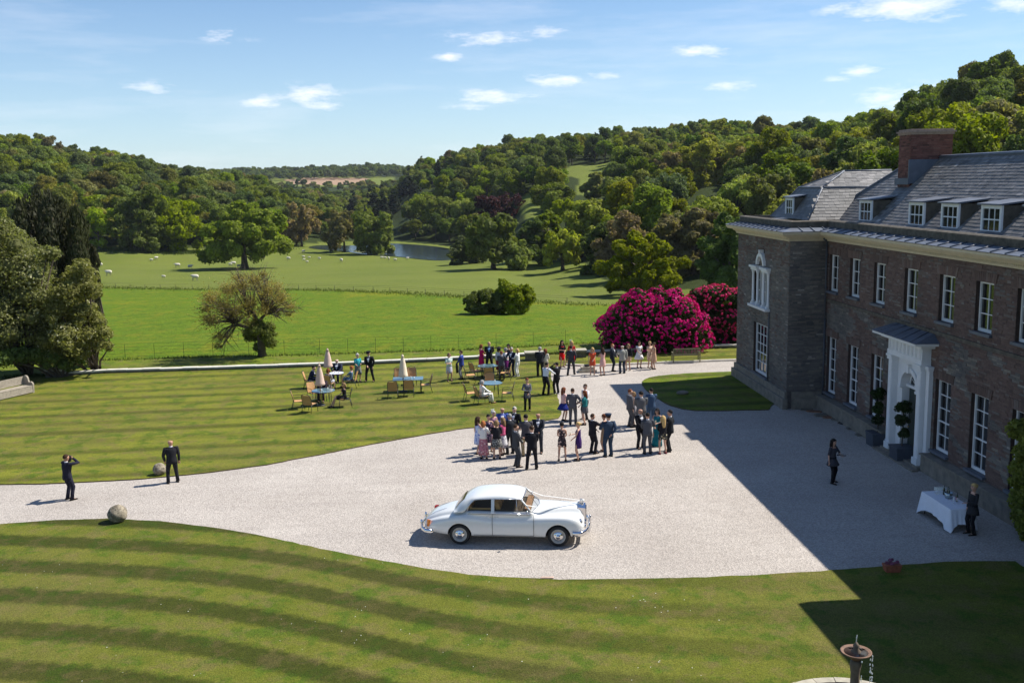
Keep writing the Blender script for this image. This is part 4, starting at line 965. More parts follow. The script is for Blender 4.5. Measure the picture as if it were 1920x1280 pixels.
# ---------------- left shrubs and cypress clump
def mass(name,label,pts,leafm,leaf,n,seed,cat='bush',D0=72.,depth=2.2,jit=.25,base=None,core=True,lay=(-1,0,1),vs=.82,sub=5):
    """pts: (px,py,r_px) lumps seen in the photograph, given their own depth"""
    r_=np.random.default_rng(seed); bx=base or (sum(p[0] for p in pts)/len(pts),None); d=ray(bx[0],345); k=D0/math.hypot(d.x,d.y); o=Vector((d.x*k,d.y*k,0)); o.z=tz(o.x,o.y)
    lp=[];lr=[]
    for x,y,r in pts:
        for s in lay:
            q=ray(x+r_.uniform(-4,4),y+r_.uniform(-4,4)); D=D0+s*depth*r_.uniform(.7,1.2); k=D/math.hypot(q.x,q.y); lp.append((q.x*k-o.x,q.y*k-o.y,H+q.z*k-o.z)); lr.append(r/F*D*(1 if s==0 else .92))
    t=empty(name,o,0,label,cat); V,Fq,T=crown(r_,1,1,1,0,leaf,n,lumps=(np.array(lp),np.array(lr)),core=core,jit=jit,vs=vs,sub=sub)
    mobj('foliage',npmesh('foliage',V,Fq,[LM[leafm]],attr=T),t)
    mb=MB(); rr=random.Random(seed); low=sorted(range(len(lp)),key=lambda i:lp[i][2])
    for i in range(0,len(lp),3):
        p=Vector(lp[i]); mb.tube([(rr.uniform(-.3,.3),rr.uniform(-.3,.3),-.2),(p.x*.4,p.y*.4,p.z*.45),tuple(p)],[.10,.07,.03],5)
    mb.build('stems',m_bark,t); return t
mass('tall_shrub','tall grey green flowering shrub filling the left edge of the photograph',[(-60,470,40),(-30,440,40),(0,432,28),(26,458,28),(50,486,30),(20,500,40),(-20,520,45),(60,520,36),(88,478,16),(40,560,40),(0,580,44),(-50,580,46),(20,625,36),(60,600,30),(-30,640,36),(75,560,28),(104,476,12),(10,660,26),(-20,420,20)],'shrub',.17,52000,50,D0=70)
mass('flowering_shrub','rounded shrub with pale blossom at the right of the left hand shrubbery',[(150,520,26),(130,545,28),(165,545,22),(110,580,30),(150,585,28),(180,600,18),(195,625,14),(165,630,26),(120,625,32),(85,640,30),(140,660,26),(100,665,22),(180,650,16),(205,650,10),(155,500,16)],'shrub',.16,40000,51,D0=69)
mass('lower_shrub','low dark shrub on the lawn edge under the tall grey green one',[(95,672,20),(120,680,16),(70,670,20),(40,668,20),(150,676,14),(10,672,20)],'dark',.17,9000,52,D0=68,depth=1.)
for i,(x,top,w,b) in enumerate([(38,392,17,600),(55,380,18,600),(73,373,18,600),(92,376,18,600),(110,384,17,600),(126,392,16,600),(142,398,15,600),(156,412,12,600),(176,466,10,615)]):
    pts=[(x+ (j%2*4-2),yy,w*(.55+.45*min(1,(yy-top)/60.))) for j,yy in enumerate(range(top+6,b,14))]
    mass('cypress_column',['leftmost','second from the left','third from the left','fourth, tallest','fifth','sixth','seventh','rightmost low','thin separate'][i]+(' dark cypress stem of the clump behind the shrubs' if i<8 else ' dark cypress column right of the clump'),pts,'cypress',.20,5200,60+i,'tree',D0=90+(i%3)*2.,depth=.8,lay=(-.5,.5) if i<8 else (0,),vs=2.2,jit=.14,sub=0)
# ---------------- rhododendrons
def rhodo(label,pts,D0,seed,nleaf,nfl,col,depth):
    r_=np.random.default_rng(seed+1)
    pts=pts+[(x+r*.85*math.cos(a),y-r*.85*math.sin(a),r*r_.uniform(.28,.5)) for x,y,r in pts for a in r_.uniform(-.4,3.5,3)]
    t=mass('rhododendron',label,pts,'rhodoleaf',.17,nleaf,seed,'bush',D0=D0,depth=depth,sub=0); o=t.location
    lp=[];lr=[]
    for x,y,r in pts:
        for s in (-1,0,1):
            q=ray(x,y); D=D0+s*depth; k=D/math.hypot(q.x,q.y); lp.append((q.x*k-o.x,q.y*k-o.y,H+q.z*k-o.z)); lr.append(r/F*D)
    lp=np.array(lp);lr=np.array(lr); w=lr**2;w/=w.sum(); idx=r_.choice(len(lr),nfl*5,p=w)
    d=r_.normal(size=(nfl*5,3)); d[:,2]+=.5; d[:,1]-=.3; d/=np.linalg.norm(d,axis=1)[:,None]; C=lp[idx]+d*(lr[idx]*1.02)[:,None]*np.array([1,1,.86])
    keep=np.ones(len(C),bool)
    for j in range(len(lr)):
        q=(C-lp[j])/np.array([1,1,.82]); keep&=~((np.einsum('ij,ij->i',q,q)<(lr[j]*.9)**2)&(idx!=j))
    cl=vnoise(C[:,0]*3+C[:,2]*2,C[:,2]*3+C[:,1],1.1); cl2=vnoise(C[:,0]*3+9,C[:,2]*3-C[:,1]*2,.45); keep&=(r_.random(len(C))<np.clip(.45+.45*cl+.5*cl2,.03,1.))
    C=C[keep];d=d[keep]
    # each truss: a domed bunch of small petals
    V=[];n=len(C); U=[]
    m=7; k=[]
    for j in range(m):
        dd=d*.8+r_.normal(size=(n,3))*.6; dd/=np.linalg.norm(dd,axis=1)[:,None]; c=C+dd*.075
        tt=np.cross(dd,r_.normal(size=(n,3))); tt/=np.linalg.norm(tt,axis=1)[:,None]; bb=np.cross(dd,tt); s=r_.uniform(.045,.075,(n,1))
        V.append(np.stack([c-tt*s,c-bb*s+dd*.01,c+tt*s,c+bb*s+dd*.015],1)); k.append(np.clip(r_.normal(.5,.2,n),0,1))
    V=np.concatenate(V).reshape(-1,3); Fq=np.arange(len(V)).reshape(-1,4)
    me=npmesh('blossom',V,Fq,[col],attr=np.concatenate(k)); mobj('blossom',me,t,kind='stuff'); return t
m_bl1=leaf_mat('magenta_blossom',(.60,.035,.22),.0,.25,0.,tip=(.85,.32,.48)); m_bl2=leaf_mat('pink_red_blossom',(.62,.08,.20),.0,.25,0.,tip=(.85,.42,.46))
rhodo('large domed rhododendron covered in magenta blossom behind the row of standing guests',[(1140,610,22),(1150,640,26),(1165,590,26),(1185,570,24),(1180,620,34),(1215,580,34),(1250,575,32),(1280,585,30),(1220,620,40),(1260,620,40),(1300,610,26),(1305,635,28),(1170,645,22),(1210,650,24),(1250,655,22),(1290,655,22),(1205,560,14),(1235,553,14),(1262,555,14)],69.5,80,26000,4200,m_bl1,1.6)
rhodo('right hand rhododendron with sparser pink blossom beside the house wall',[(1302,568,20),(1308,600,24),(1318,558,20),(1340,555,24),(1375,565,26),(1330,595,28),(1365,600,32),(1400,600,34),(1340,635,28),(1380,640,30),(1410,640,30),(1400,560,24)],73.,84,20000,1900,m_bl2,1.5)
# ================================================================ hillside woods
colbuf_px=np.arange(-60,1990,4)
def wood_candidates():
    out=[]; rr=np.random.default_rng(9)
    az0=azpx(-120); az1=azpx(1850)+120/F
    D=118.
    while D<900:
        st=(8.3 if D<420 else 10.5 if D<620 else 13.)
        n=int((az1-az0)*D/st)
        for i in range(n):
            az=az0+(az1-az0)*(i+rr.uniform(-.4,.4)+.5)/n; d=D+rr.uniform(-.35,.35)*st; out.append((az,d))
        D+=st*.92
    return np.array(out)
cand=wood_candidates(); CX=cand[:,1]*np.sin(cand[:,0]); CY=cand[:,1]*np.cos(cand[:,0]); CZ=terr(CX,CY)
vv=np.stack([CX,CY,CZ],-1)-np.array(CP); zc=vv@np.array(cf); PX=960+F*(vv@np.array(cr))/zc; PY=640-F*(vv@np.array(cu))/zc
Dc=np.hypot(CX,CY)
ok=(PY<np.interp(PX,*YL)-2)&((PX<1300)|(Dc>150))
ok&=~((PX>1180)&(PX<1480)&(Dc<175)); ok&=~((np.hypot((CX-LC[0])/(LR[0]+3),(CY-LC[1])/(LR[1]+3)))<1)
ok&=~((PX<860)&(PX>560)&(Dc<388))
# keep clearings open: nothing whose body stands in front of them
for P in CLEAR:
    for f in (.0,.35,.7,1.05):
        y=PY-f*13.5*F/Dc
        for dx_ in (-2,2): ok&=~inpoly(P,PX+dx_*F/Dc,y)
for (hx,hy,hw,ht_,hD) in HERO:
    ok&=~((np.abs(PX-hx)<hw*.48)&(Dc<hD+9)&(PY-14*F/Dc<ht_+.78*(hy-ht_)))
ok&=~inpoly([(520,352),(520,322),(760,322),(760,352)],PX,PY-10*F/Dc)|(Dc<620)
r_=np.random.default_rng(12)
idx=np.where(ok)[0]; idx=idx[np.argsort(Dc[idx])]
noisec=vnoise(CX,CY,45.); noise2=vnoise(CX+300,CY-120,22.)
trees=[]; N=len(colbuf_px); top=np.full(N,700.)
# the bodies of hero trees hide what is behind
for i in idx:
    x,y,D=CX[i],CY[i],Dc[i]; u=r_.random(); left=PX[i]<640
    q=noisec[i]*.5+noise2[i]*.5+r_.normal()*.45
    if left: cn='dark' if q<-.35 else 'mid' if q<.15 else 'bluegreen' if q<.35 else 'olive' if q<.6 else 'bright' if q<1.0 else 'bronze'
    else: cn='dark' if q<-.45 else 'mid' if q<-.0 else 'bright' if q<.3 else 'yellow' if q<.55 else 'olive' if q<.75 else 'bluegreen' if q<1.05 else 'bronze'
    if PY[i]<330 and PX[i]>1600 and D>230 and cn in('yellow','bronze'): cn='dark'
    if 640<PX[i]<800 and D>480 and u<.18: cn='con'
    k=int(r_.integers(4)) if cn!='con' else 0
    sc=r_.uniform(.68,1.18)*(1.0 if D>250 else .92); szz=r_.uniform(.9,1.2)
    hgt=(SH[k][3]*1.93+1.6)*sc*szz if cn!='con' else 16.5*sc*szz
    ty=PY[i]-hgt*F/D; w=(6 if cn!='con' else 3.4)*sc*F/D
    a=max(0,int((PX[i]-w+60)/4)); b=min(N,int((PX[i]+w+60)/4)+1)
    if a>=b: continue
    seg=top[a:b]; vis=np.clip(np.minimum(seg,PY[i]+5)-ty,0,None); area=vis.mean()*2*w if PX[i]>-20 and PX[i]<1940 else 0
    core=top[a+(b-a)//4:max(b-(b-a)//4,a+(b-a)//4+1)]; np.minimum(core,ty+hgt*F/D*.18,out=core)
    trees.append([area,i,cn,k,sc,szz,r_.uniform(0,6.28),PX[i],PY[i],D])
trees=[t for t in trees if t[0]>0 or True]
vis=[t for t in trees if t[0]>25]
vis.sort(key=lambda t:-t[0]); ind=vis[:300]; rest=vis[300:]
print('woodland trees',len(trees),'visible',len(vis))
def zone_of(px,py,D):
    if px<200: a='left hill above the cypresses'
    elif px<470: a='left hill behind the parkland tree'
    elif px<640: a='left spur towards the lake'
    elif px<860: a='wood behind the lake'
    elif px<1000: a='slope around the copper beech'
    elif px<1200: a='hill around the grassy clearing'
    elif px<1400: a='right hill above the brown trees'
    elif px<1680: a='slope above the house roof'
    else: a='slope right of the chimney'
    b='low on' if D<(340 if px<860 else 260) else 'halfway up' if D<460 else 'high on'
    return b,a
ORD='first second third fourth fifth sixth seventh eighth ninth tenth eleventh twelfth thirteenth fourteenth fifteenth sixteenth seventeenth eighteenth nineteenth twentieth'.split()+['%dth'%q for q in range(21,90)]
GRP={}
for (ar,i,cn,k,sc,szz,rz,px_,py_,D) in ind:
    b,a=zone_of(px_,py_,D); GRP.setdefault(KIND[cn].replace(' broadleaf','')+f' trees {b} the {a}',[]).append((px_,i))
for (ar,i,cn,k,sc,szz,rz,px_,py_,D) in ind:
    b,a=zone_of(px_,py_,D)
    kd=KIND[cn].replace(' broadleaf',''); gk=f'{kd} trees {b} the {a}'; L_=sorted(GRP[gk]); n_=L_.index((px_,i)); nm=(ORD[n_]+' from the left of the ' if n_<len(ORD) else 'further right of the ') if len(L_)>1 else 'only '
    lb=(f'{ORD[n_]} {kd} tree from left, {b} the {a}' if len(L_)>1 else f'single {kd} tree {b} the {a}')
    make_tree((CX[i],CY[i],CZ[i]),cn,k,sc,rz,'woodland_tree' if cn!='con' else 'conifer_tree',lb,gk if len(L_)>1 else None,szz)
# everything smaller: one object per wood, instanced
SRC=bpy.data.collections.new('tree_sources'); SRCN=[]
keys=[(c,k) for c in ('mid','bright','dark','olive','yellow','bronze','bluegreen') for k in range(4)]+[('con',0)]
for n_,(c,k) in enumerate(keys):
    o=bpy.data.objects.new('source_%02d'%n_,VM[(c,k)]); SRC.objects.link(o)
def wood_stuff(name,label,L):
    if not L: return
    me=bpy.data.meshes.new(name); me.vertices.add(len(L)); co=[];sc=[];ro=[];ix=[]
    for x,y,z,cn,k,s,szz,rz in L:
        hz=SH[k][3] if cn!='con' else 8.; co+=[x,y,z+(hz*.93+1.)*s*szz]; sc+=[s,s,s*szz]; ro+=[0,0,rz]; ix.append(keys.index((cn,k)))
    me.vertices.foreach_set('co',co)
    for nm,ty,dat in (('isc','FLOAT_VECTOR',sc),('irot','FLOAT_VECTOR',ro)):
        a=me.attributes.new(nm,ty,'POINT'); a.data.foreach_set('vector',dat)
    a=me.attributes.new('iidx','INT','POINT'); a.data.foreach_set('value',ix)
    o=mobj(name,me,kind='stuff'); o['label']=label; o['category']='woodland'
    ng=bpy.data.node_groups.new(name,'GeometryNodeTree'); ng.interface.new_socket('Geometry',in_out='INPUT',socket_type='NodeSocketGeometry'); ng.interface.new_socket('Geometry',in_out='OUTPUT',socket_type='NodeSocketGeometry')
    N=ng.nodes; gi=N.new('NodeGroupInput'); go=N.new('NodeGroupOutput'); ci=N.new('GeometryNodeCollectionInfo'); ci.inputs[0].default_value=SRC; ci.inputs[1].default_value=True; ci.inputs[2].default_value=True
    ip=N.new('GeometryNodeInstanceOnPoints'); ip.inputs['Pick Instance'].default_value=True
    def na(nm,ty): q=N.new('GeometryNodeInputNamedAttribute'); q.data_type=ty; q.inputs[0].default_value=nm; return q.outputs['Attribute']
    ng.links.new(gi.outputs[0],ip.inputs['Points']); ng.links.new(ci.outputs[0],ip.inputs['Instance']); ng.links.new(na('iidx','INT'),ip.inputs['Instance Index'])
    ng.links.new(na('irot','FLOAT_VECTOR'),ip.inputs['Rotation']); ng.links.new(na('isc','FLOAT_VECTOR'),ip.inputs['Scale']); ng.links.new(ip.outputs[0],go.inputs[0])
    md=o.modifiers.new('scatter','NODES'); md.node_group=ng; return o
def tl(T): return [(CX[t[1]],CY[t[1]],CZ[t[1]],t[2],t[3],t[4],t[5],t[6]) for t in T]
inv=[t for t in trees if t[0]<=25 and r_.random()<.5]
wood_stuff('left_hill_wood','mixed green wood filling in the left hillside behind the single trees',tl([t for t in rest+inv if t[7]<700]))
wood_stuff('right_hill_wood','mixed green wood filling in the right hillside behind the single trees',tl([t for t in rest+inv if t[7]>=700]))
# distant ridge wood and hedgerow trees beyond the valley
L=[]; rr=np.random.default_rng(77)
for j,D in enumerate(np.arange(1560,1900,17.)):
    for az in np.arange(azpx(380),azpx(900),14./D):
        x=D*math.sin(az)+rr.normal()*3; y=D*math.cos(az)+rr.normal()*3; L.append((x,y,tz(x,y),('dark','mid','bluegreen')[int(rr.integers(3))],int(rr.integers(4)),rr.uniform(.9,1.35),1.,rr.uniform(0,6)))
wood_stuff('distant_wood','distant bluish wood along the ridge beyond the ploughed field',L)
L=[]
for D in np.arange(900,1480,24.):
    for az in np.arange(azpx(430),azpx(860),21./D):
        x=D*math.sin(az)+rr.normal()*8; y=D*math.cos(az)+rr.normal()*8; z=tz(x,y); p=proj((x,y,z))
        if p[1]<349-0: continue
        if rr.random()<.8: L.append((x,y,z,('dark','mid','bluegreen','olive')[int(rr.integers(4))],int(rr.integers(4)),rr.uniform(.7,1.1),.9,rr.uniform(0,6)))
wood_stuff('valley_wood','hazy valley trees between the lake wood and the ploughed field',L)
# ================================================================ people
def ik(S,T,a,b,pole):
    S=Vector(S);T=Vector(T);d=T-S;L=d.length
    if L>a+b-.005: T=S+d*((a+b-.005)/L); d=T-S; L=d.length
    x=(a*a-b*b+L*L)/(2*L); h=math.sqrt(max(a*a-x*x,0)); u=d/L; p=Vector(pole); p=(p-u*p.dot(u)).normalized()
    return S+u*x+p*h,T
ARM={'down':((.25,.03,.80),(.6,-1,0)),'glass':((.10,.30,1.14),(1,-.5,-.8)),'front':((.05,.24,.98),(1,-.4,-.5)),'pocket':((.21,.10,.90),(1,-.8,0)),
 'hip':((.19,.06,1.0),(1.2,-.6,0)),'camera':((.06,.20,1.57),(1,.2,-.9)),'back':((.05,-.17,.98),(1,-.6,0)),'reach':((.20,.52,1.12),(.7,-.2,-1)),
 'face':((.05,.16,1.50),(1,.2,-.8)),'fold':((-.12,.22,1.15),(1,-.3,-.6)),'lap':((.13,.36,.66),(1,-.6,-.3)),'bag':((.24,.06,.84),(.8,-1,0)),'cheek':((.08,.14,1.36),(1,.4,-.8))}
def skeleton(sex,arms,sit,stance,lean):
    m=sex=='m'; J={}
    J['pelvis']=Vector((0,0,.93)); J['waist']=Vector((0,0,1.08)); J['chest']=Vector((0,.005,1.27)); J['neck']=Vector((0,.0,1.45)); J['jaw']=Vector((0,.015,1.545)); J['head']=Vector((0,.02,1.64))
    sw=.185 if m else .155
    for s,n in ((-1,'l'),(1,'r')):
        J['sh'+n]=Vector((s*sw,0,1.405)); J['hip'+n]=Vector((s*.085,0,.90))
    pz=0
    if sit:
        for k in J: J[k]=J[k]+Vector((0,-.02,-.43))
    rot=Matrix.Rotation(-lean,3,'X'); piv=J['pelvis'].copy()
    for k in ('waist','chest','neck','jaw','head','shl','shr'): J[k]=piv+rot@(J[k]-piv)
    for s,n,am in ((-1,'l',arms[0]),(1,'r',arms[1])):
        t,pole=ARM[am]; T=Vector((s*t[0],t[1],t[2]))
        if sit and am!='lap': T=T+Vector((0,-.02,-.43))
        if lean and am not in('lap',): T=piv+rot@(T-piv)
        J['el'+n],J['wr'+n]=ik(J['sh'+n],T,.285,.255,(s*pole[0],pole[1],pole[2]))
    st=stance
    for s,n,f in ((-1,'l',st[0]),(1,'r',st[1])):
        if sit:
            J['knee'+n]=Vector((s*.11,.43,.53)); J['ank'+n]=Vector((s*.11+f[0],.44+f[1],.09))
        else:
            A=Vector((s*.09+f[0],f[1],.085+ (f[2] if len(f)>2 else 0))); J['knee'+n],J['ank'+n]=ik(J['hip'+n],A,.42,.42,(s*.1,1,0))
    return J
_skin=[];_body={}
def body_src(key):
    sex,arms,sit,stance,lean=key; J=skeleton(*key); m=sex=='m'
    vs=[];es=[];rs=[]
    def v(p,r,r2=None,par=None):
        vs.append(tuple(p)); rs.append((r,r2 or r)); 
        if par is not None: es.append((par,len(vs)-1))
        return len(vs)-1
    a=v(J['pelvis'],.115 if m else .12,.10); w=v(J['waist'],.11 if m else .095,.085,a); c=v(J['chest'],.13 if m else .115,.10,w)
    nk0=v(J['chest'].lerp(J['neck'],.75),.085,.075,c); nk=v(J['neck']+Vector((0,0,.01)),.052 if m else .045,None,nk0); jw=v(J['jaw'],.070,.082,nk); hd=v(J['head'],.100,.116,jw); v(J['head']+(J['head']-J['jaw'])*.62,.080,.092,hd)
    for n,s in (('l',-1),('r',1)):
        sh=v(J['sh'+n],.055 if m else .045,None,nk0); el=v(J['el'+n],.040 if m else .033,None,sh); wr=v(J['wr'+n],.027 if m else .023,None,el)
        u=(J['wr'+n]-J['el'+n]).normalized(); side=u.cross(Vector((0,0,1))); side=side.normalized() if side.length>.1 else Vector((0,1,0)); dn=u.cross(side)
        pm=v(J['wr'+n]+u*.05,.03,.02,wr)
        for f in range(4):
            o=side*((f-1.5)*.019); L=(.038,.044,.041,.032)[f]; b=v(J['wr'+n]+u*.088+o,.0095,None,pm); b=v(J['wr'+n]+u*(.088+L)+o+dn*.008,.0085,None,b); v(J['wr'+n]+u*(.088+L*1.5)+o+dn*.026,.0075,None,b)
        b=v(J['wr'+n]+u*.045+side*.034*-1,.011,None,pm); v(J['wr'+n]+u*.085-side*.048+dn*.012,.009,None,b)
        hp=v(J['hip'+n],.085 if m else .088,None,a); kn=v(J['knee'+n],.053,None,hp); cf_=v(J['knee'+n].lerp(J['ank'+n],.3),.05,None,kn); an=v(J['ank'+n],.034,None,cf_); hl=v(J['ank'+n]+Vector((0,.03,-.045)),.036,None,an); v(J['ank'+n]+Vector((0,.15,-.06)),.026,.035,hl)
    me=bpy.data.meshes.new('body'); me.from_pydata(vs,es,[]); o=bpy.data.objects.new('tmp_body',me); COL.objects.link(o)
    sk=o.modifiers.new('s','SKIN'); sk.use_smooth_shade=True; sk.branch_smoothing=.6; ss=o.modifiers.new('u','SUBSURF'); ss.levels=1; ss.render_levels=1
    for i,(r,r2) in enumerate(rs): me.skin_vertices[0].data[i].radius=(r,r2)
    me.skin_vertices[0].data[0].use_root=True
    return o,J
def ring(c,rx,ry,xa,ya,n=12): return [c+xa*(rx*math.cos(2*math.pi*k/n))+ya*(ry*math.sin(2*math.pi*k/n)) for k in range(n)]
def frame(J,lo,hi):
    z=(J[hi]-J[lo]).normalized(); x=(J['shr']-J['shl']).normalized(); y=z.cross(x).normalized(); return x,y,z
# ---- clothing meshes, cached by pose
_cc={}
def cl(key,fn):
    if key not in _cc: _cc[key]=fn()
    return _cc[key]
def sleeve(mb,J,n,r0,r1,r2,frac=1.,m=0):
    S,E_,Wr=J['sh'+n],J['el'+n],J['wr'+n]; c=J['chest'].lerp(J['neck'],.6)
    pts=[c.lerp(S,.55),S,S.lerp(E_,.5),E_]; rad=[r0*1.05,r0*1.12,r0,r1*1.02]
    if frac>=1: pts+=[E_.lerp(Wr,.5),Wr]; rad+=[(r1+r2)/2,r2]
    elif frac<.6: pts=[c.lerp(S,.55),S,S.lerp(E_,.55)]; rad=[r0,r0*1.1,r0]
    mb.tube(pts,rad,8,m)
def torso_rings(J,spec,sit=False):
    R=[]
    for (t,rx,ry,off) in spec:
        # t: 0 pelvis 1 waist 2 chest 3 neck, negative below the pelvis
        seg=['pelvis','waist','chest','neck']; 
        if t<0: x,y,z=frame(J,'pelvis','waist'); c=J['pelvis']+Vector((0,0,1))*t*.3
        else:
            i=min(int(t),2); c=J[seg[i]].lerp(J[seg[i+1]],t-i); x,y,z=frame(J,seg[i],seg[i+1])
        if t<0: x=Vector((1,0,0)); y=Vector((0,1,0))
        R.append(ring(c+y*off,rx,ry,x,y,14))
    return R
def mk_jacket(J,sit):
    mb=MB(); sp=[(-.45,.185,.135,0),(-.1,.185,.135,0),(.5,.168,.125,0),(1,.160,.118,0),(1.6,.182,.125,0),(2,.200,.128,0),(2.45,.205,.118,0),(2.75,.185,.095,0),(2.93,.10,.075,0),(3.02,.07,.066,0)]
    if sit: sp[0]=(-.12,.2,.15,.0)
    mb.loft(torso_rings(J,sp)); sleeve(mb,J,'l',.064,.052,.040); sleeve(mb,J,'r',.064,.052,.040)
    # collar and lapels
    x,y,z=frame(J,'chest','neck')
    for s in (-1,1):
        a=J['neck']+x*s*.055+y*.055-z*.02; b=J['chest']+x*s*.075+y*.118+z*.06; c=J['waist']+x*s*.012+y*.128+z*.02
        mb.add([a+y*.012,a+x*s*.035+y*.004,b+x*s*.045+y*.012,c+x*s*.02+y*.012,c+y*.016,b-x*s*.01+y*.018],[(0,1,2,5),(5,2,3,4)])
    return mb.mesh('jacket')
def mk_shirtfront(J,sit):
    mb=MB(); x,y,z=frame(J,'chest','neck'); a=J['neck']; b=J['chest']; c=J['waist']
    mb.add([a-x*.055+y*.062-z*.0,a+x*.055+y*.062,b+x*.06+y*.134+z*.05,c+x*.006+y*.135+z*.06,c-x*.006+y*.135+z*.06,b-x*.06+y*.134+z*.05,a+y*.072-z*.02,b+y*.142+z*.05],[(0,6,7,5),(6,1,2,7),(5,7,4),(7,2,3),(7,3,4)],0)
    mb.loft([ring(a+z*.005,.062,.060,x,y,10),ring(a+z*.04,.056,.056,x,y,10)],0)
    mb.add([a+y*.078-x*.018-z*.02,a+y*.078+x*.018-z*.02,b+y*.150+x*.03+z*.02,b+y*.150+z*-.02,b+y*.150-x*.03+z*.02],[(0,1,2,3,4)],1)
    return mb.mesh('shirt')
def mk_shirt(J,sit):
    mb=MB(); mb.loft(torso_rings(J,[(-.1,.165,.115,0),(.5,.158,.113,0),(1,.152,.108,0),(2,.185,.118,0),(2.5,.185,.10,0),(2.9,.09,.07,0),(3.1,.06,.06,0)])); sleeve(mb,J,'l',.055,.045,.034); sleeve(mb,J,'r',.055,.045,.034)
    return mb.mesh('shirt')
def mk_trousers(J,sit,wide=1.,short=0.):
    mb=MB(); x=Vector((1,0,0)); y=Vector((0,1,0))
    mb.loft([ring(J['pelvis']+Vector((0,0,.10)),.155,.11,x,y,12),ring(J['pelvis'],.168,.122,x,y,12),ring(J['pelvis']-Vector((0,0,.08)),.168,.118,x,y,12),ring(J['pelvis']-Vector((0,0,.14)),.10,.07,x,y,12)])
    for n in 'lr':
        H_,K,A=J['hip'+n],J['knee'+n],J['ank'+n]
        if short: mb.tube([H_+Vector((0,0,.0)),H_.lerp(K,.5),H_.lerp(K,short)],[.098,.095,.098],10); continue
        mb.tube([H_,H_.lerp(K,.5),K,K.lerp(A,.5),A+Vector((0,.01,-.035))],[.096,.085*wide,.068*wide,.060*wide,.062*wide],10)
    return mb.mesh('trousers')
def mk_shoes(J,sit,heel=False,side='l'):
    mb=MB()
    for n in side:
        A=J['ank'+n]; gz=A.z-.085
        mb.loft([[A+Vector((x*sx,yy,0))+Vector((0,0,gz-A.z+zz)) for x,zz in ((-1,.0),(1,.0),(1,h*.6),(.55,h),(-.55,h),(-1,h*.6))] for (yy,sx,h) in ((-.07,.025,.05),(-.04,.036,.075),(.03,.036,.08),(.09,.042,.055),(.16,.042,.04),(.205,.022,.025))])
        if heel: mb.tube([A+Vector((0,-.05,-.04)),A+Vector((0,-.06,-.085))],[.014,.008],5)
    return mb.mesh('shoe')
def mk_dress(J,sit,hem,flare,slv,low=2.62):
    """hem: height above ground of the hem (m at 1.75)"""
    mb=MB(); sp=[(low,.150,.085,0),(2.35,.158,.105,.01),(2.0,.150,.118,.015),(1.5,.132,.100,0),(1.0,.126,.095,0),(.5,.150,.110,0),(0,.172,.125,0)]
    R=torso_rings(J,sp)
    if not sit:
        hz=J['pelvis'].z-hem; kc=(J['anklel' if 0 else 'ankl']+J['ankr'])/2
        for t in (.35,.7,1.):
            c=J['pelvis']+Vector((kc.x*t*.8,kc.y*t*.5,-hz*t)); w=.172+(flare-.172)*t; R.append(ring(c,w,w*.8,Vector((1,0,0)),Vector((0,1,0)),14))
        if flare>.22: R[-1]=[p+Vector((0,0,.015*((i%2)*2-1))) for i,p in enumerate(R[-1])]
    mb.loft(R[::-1])
    if sit:
        for n in 'lr': mb.tube([J['hip'+n],J['hip'+n].lerp(J['knee'+n],.9)],[.11,.10],10)
        for n in 'lr':
            if hem<.4: mb.tube([J['knee'+n],J['knee'+n].lerp(J['ank'+n],.6)],[.09,.10],10)
    if slv>0: sleeve(mb,J,'l',.048,.042,.034,slv); sleeve(mb,J,'r',.048,.042,.034,slv)
    else:
        x,y,z=frame(J,'chest','neck')
        for s in (-1,1): 
            b=J['chest']; mb.tube([b+x*s*.08+y*.09+z*.08,b+x*s*.085+z*.17,b+x*s*.08-y*.09+z*.08],.018,5)
    return mb.mesh('dress')
def mk_top(J,sit,slv,bulk=1.):
    mb=MB(); mb.loft(torso_rings(J,[(.1,.168*bulk,.122*bulk,0),(.6,.152*bulk,.112*bulk,0),(1,.140*bulk,.108*bulk,0),(2,.165*bulk,.128*bulk,.01),(2.4,.165,.108,0),(2.75,.135,.08,0),(2.9,.08,.066,0)]))
    if slv: sleeve(mb,J,'l',.052*bulk,.045,.036,slv); sleeve(mb,J,'r',.052*bulk,.045,.036,slv)
    return mb.mesh('top')
def mk_skirt(J,sit,hem,flare):
    mb=MB(); R=[ring(J['pelvis']+Vector((0,0,z)),rx,ry,Vector((1,0,0)),Vector((0,1,0)),14) for z,rx,ry in ((.12,.135,.105),(.0,.175,.128))]
    for t in (.35,.7,1.):
        c=J['pelvis']-Vector((0,0,(J['pelvis'].z-hem)*t)); w=.175+(flare-.175)*t; R.append(ring(c,w,w*.85,Vector((1,0,0)),Vector((0,1,0)),14))
    mb.loft(R[::-1]); return mb.mesh('skirt')
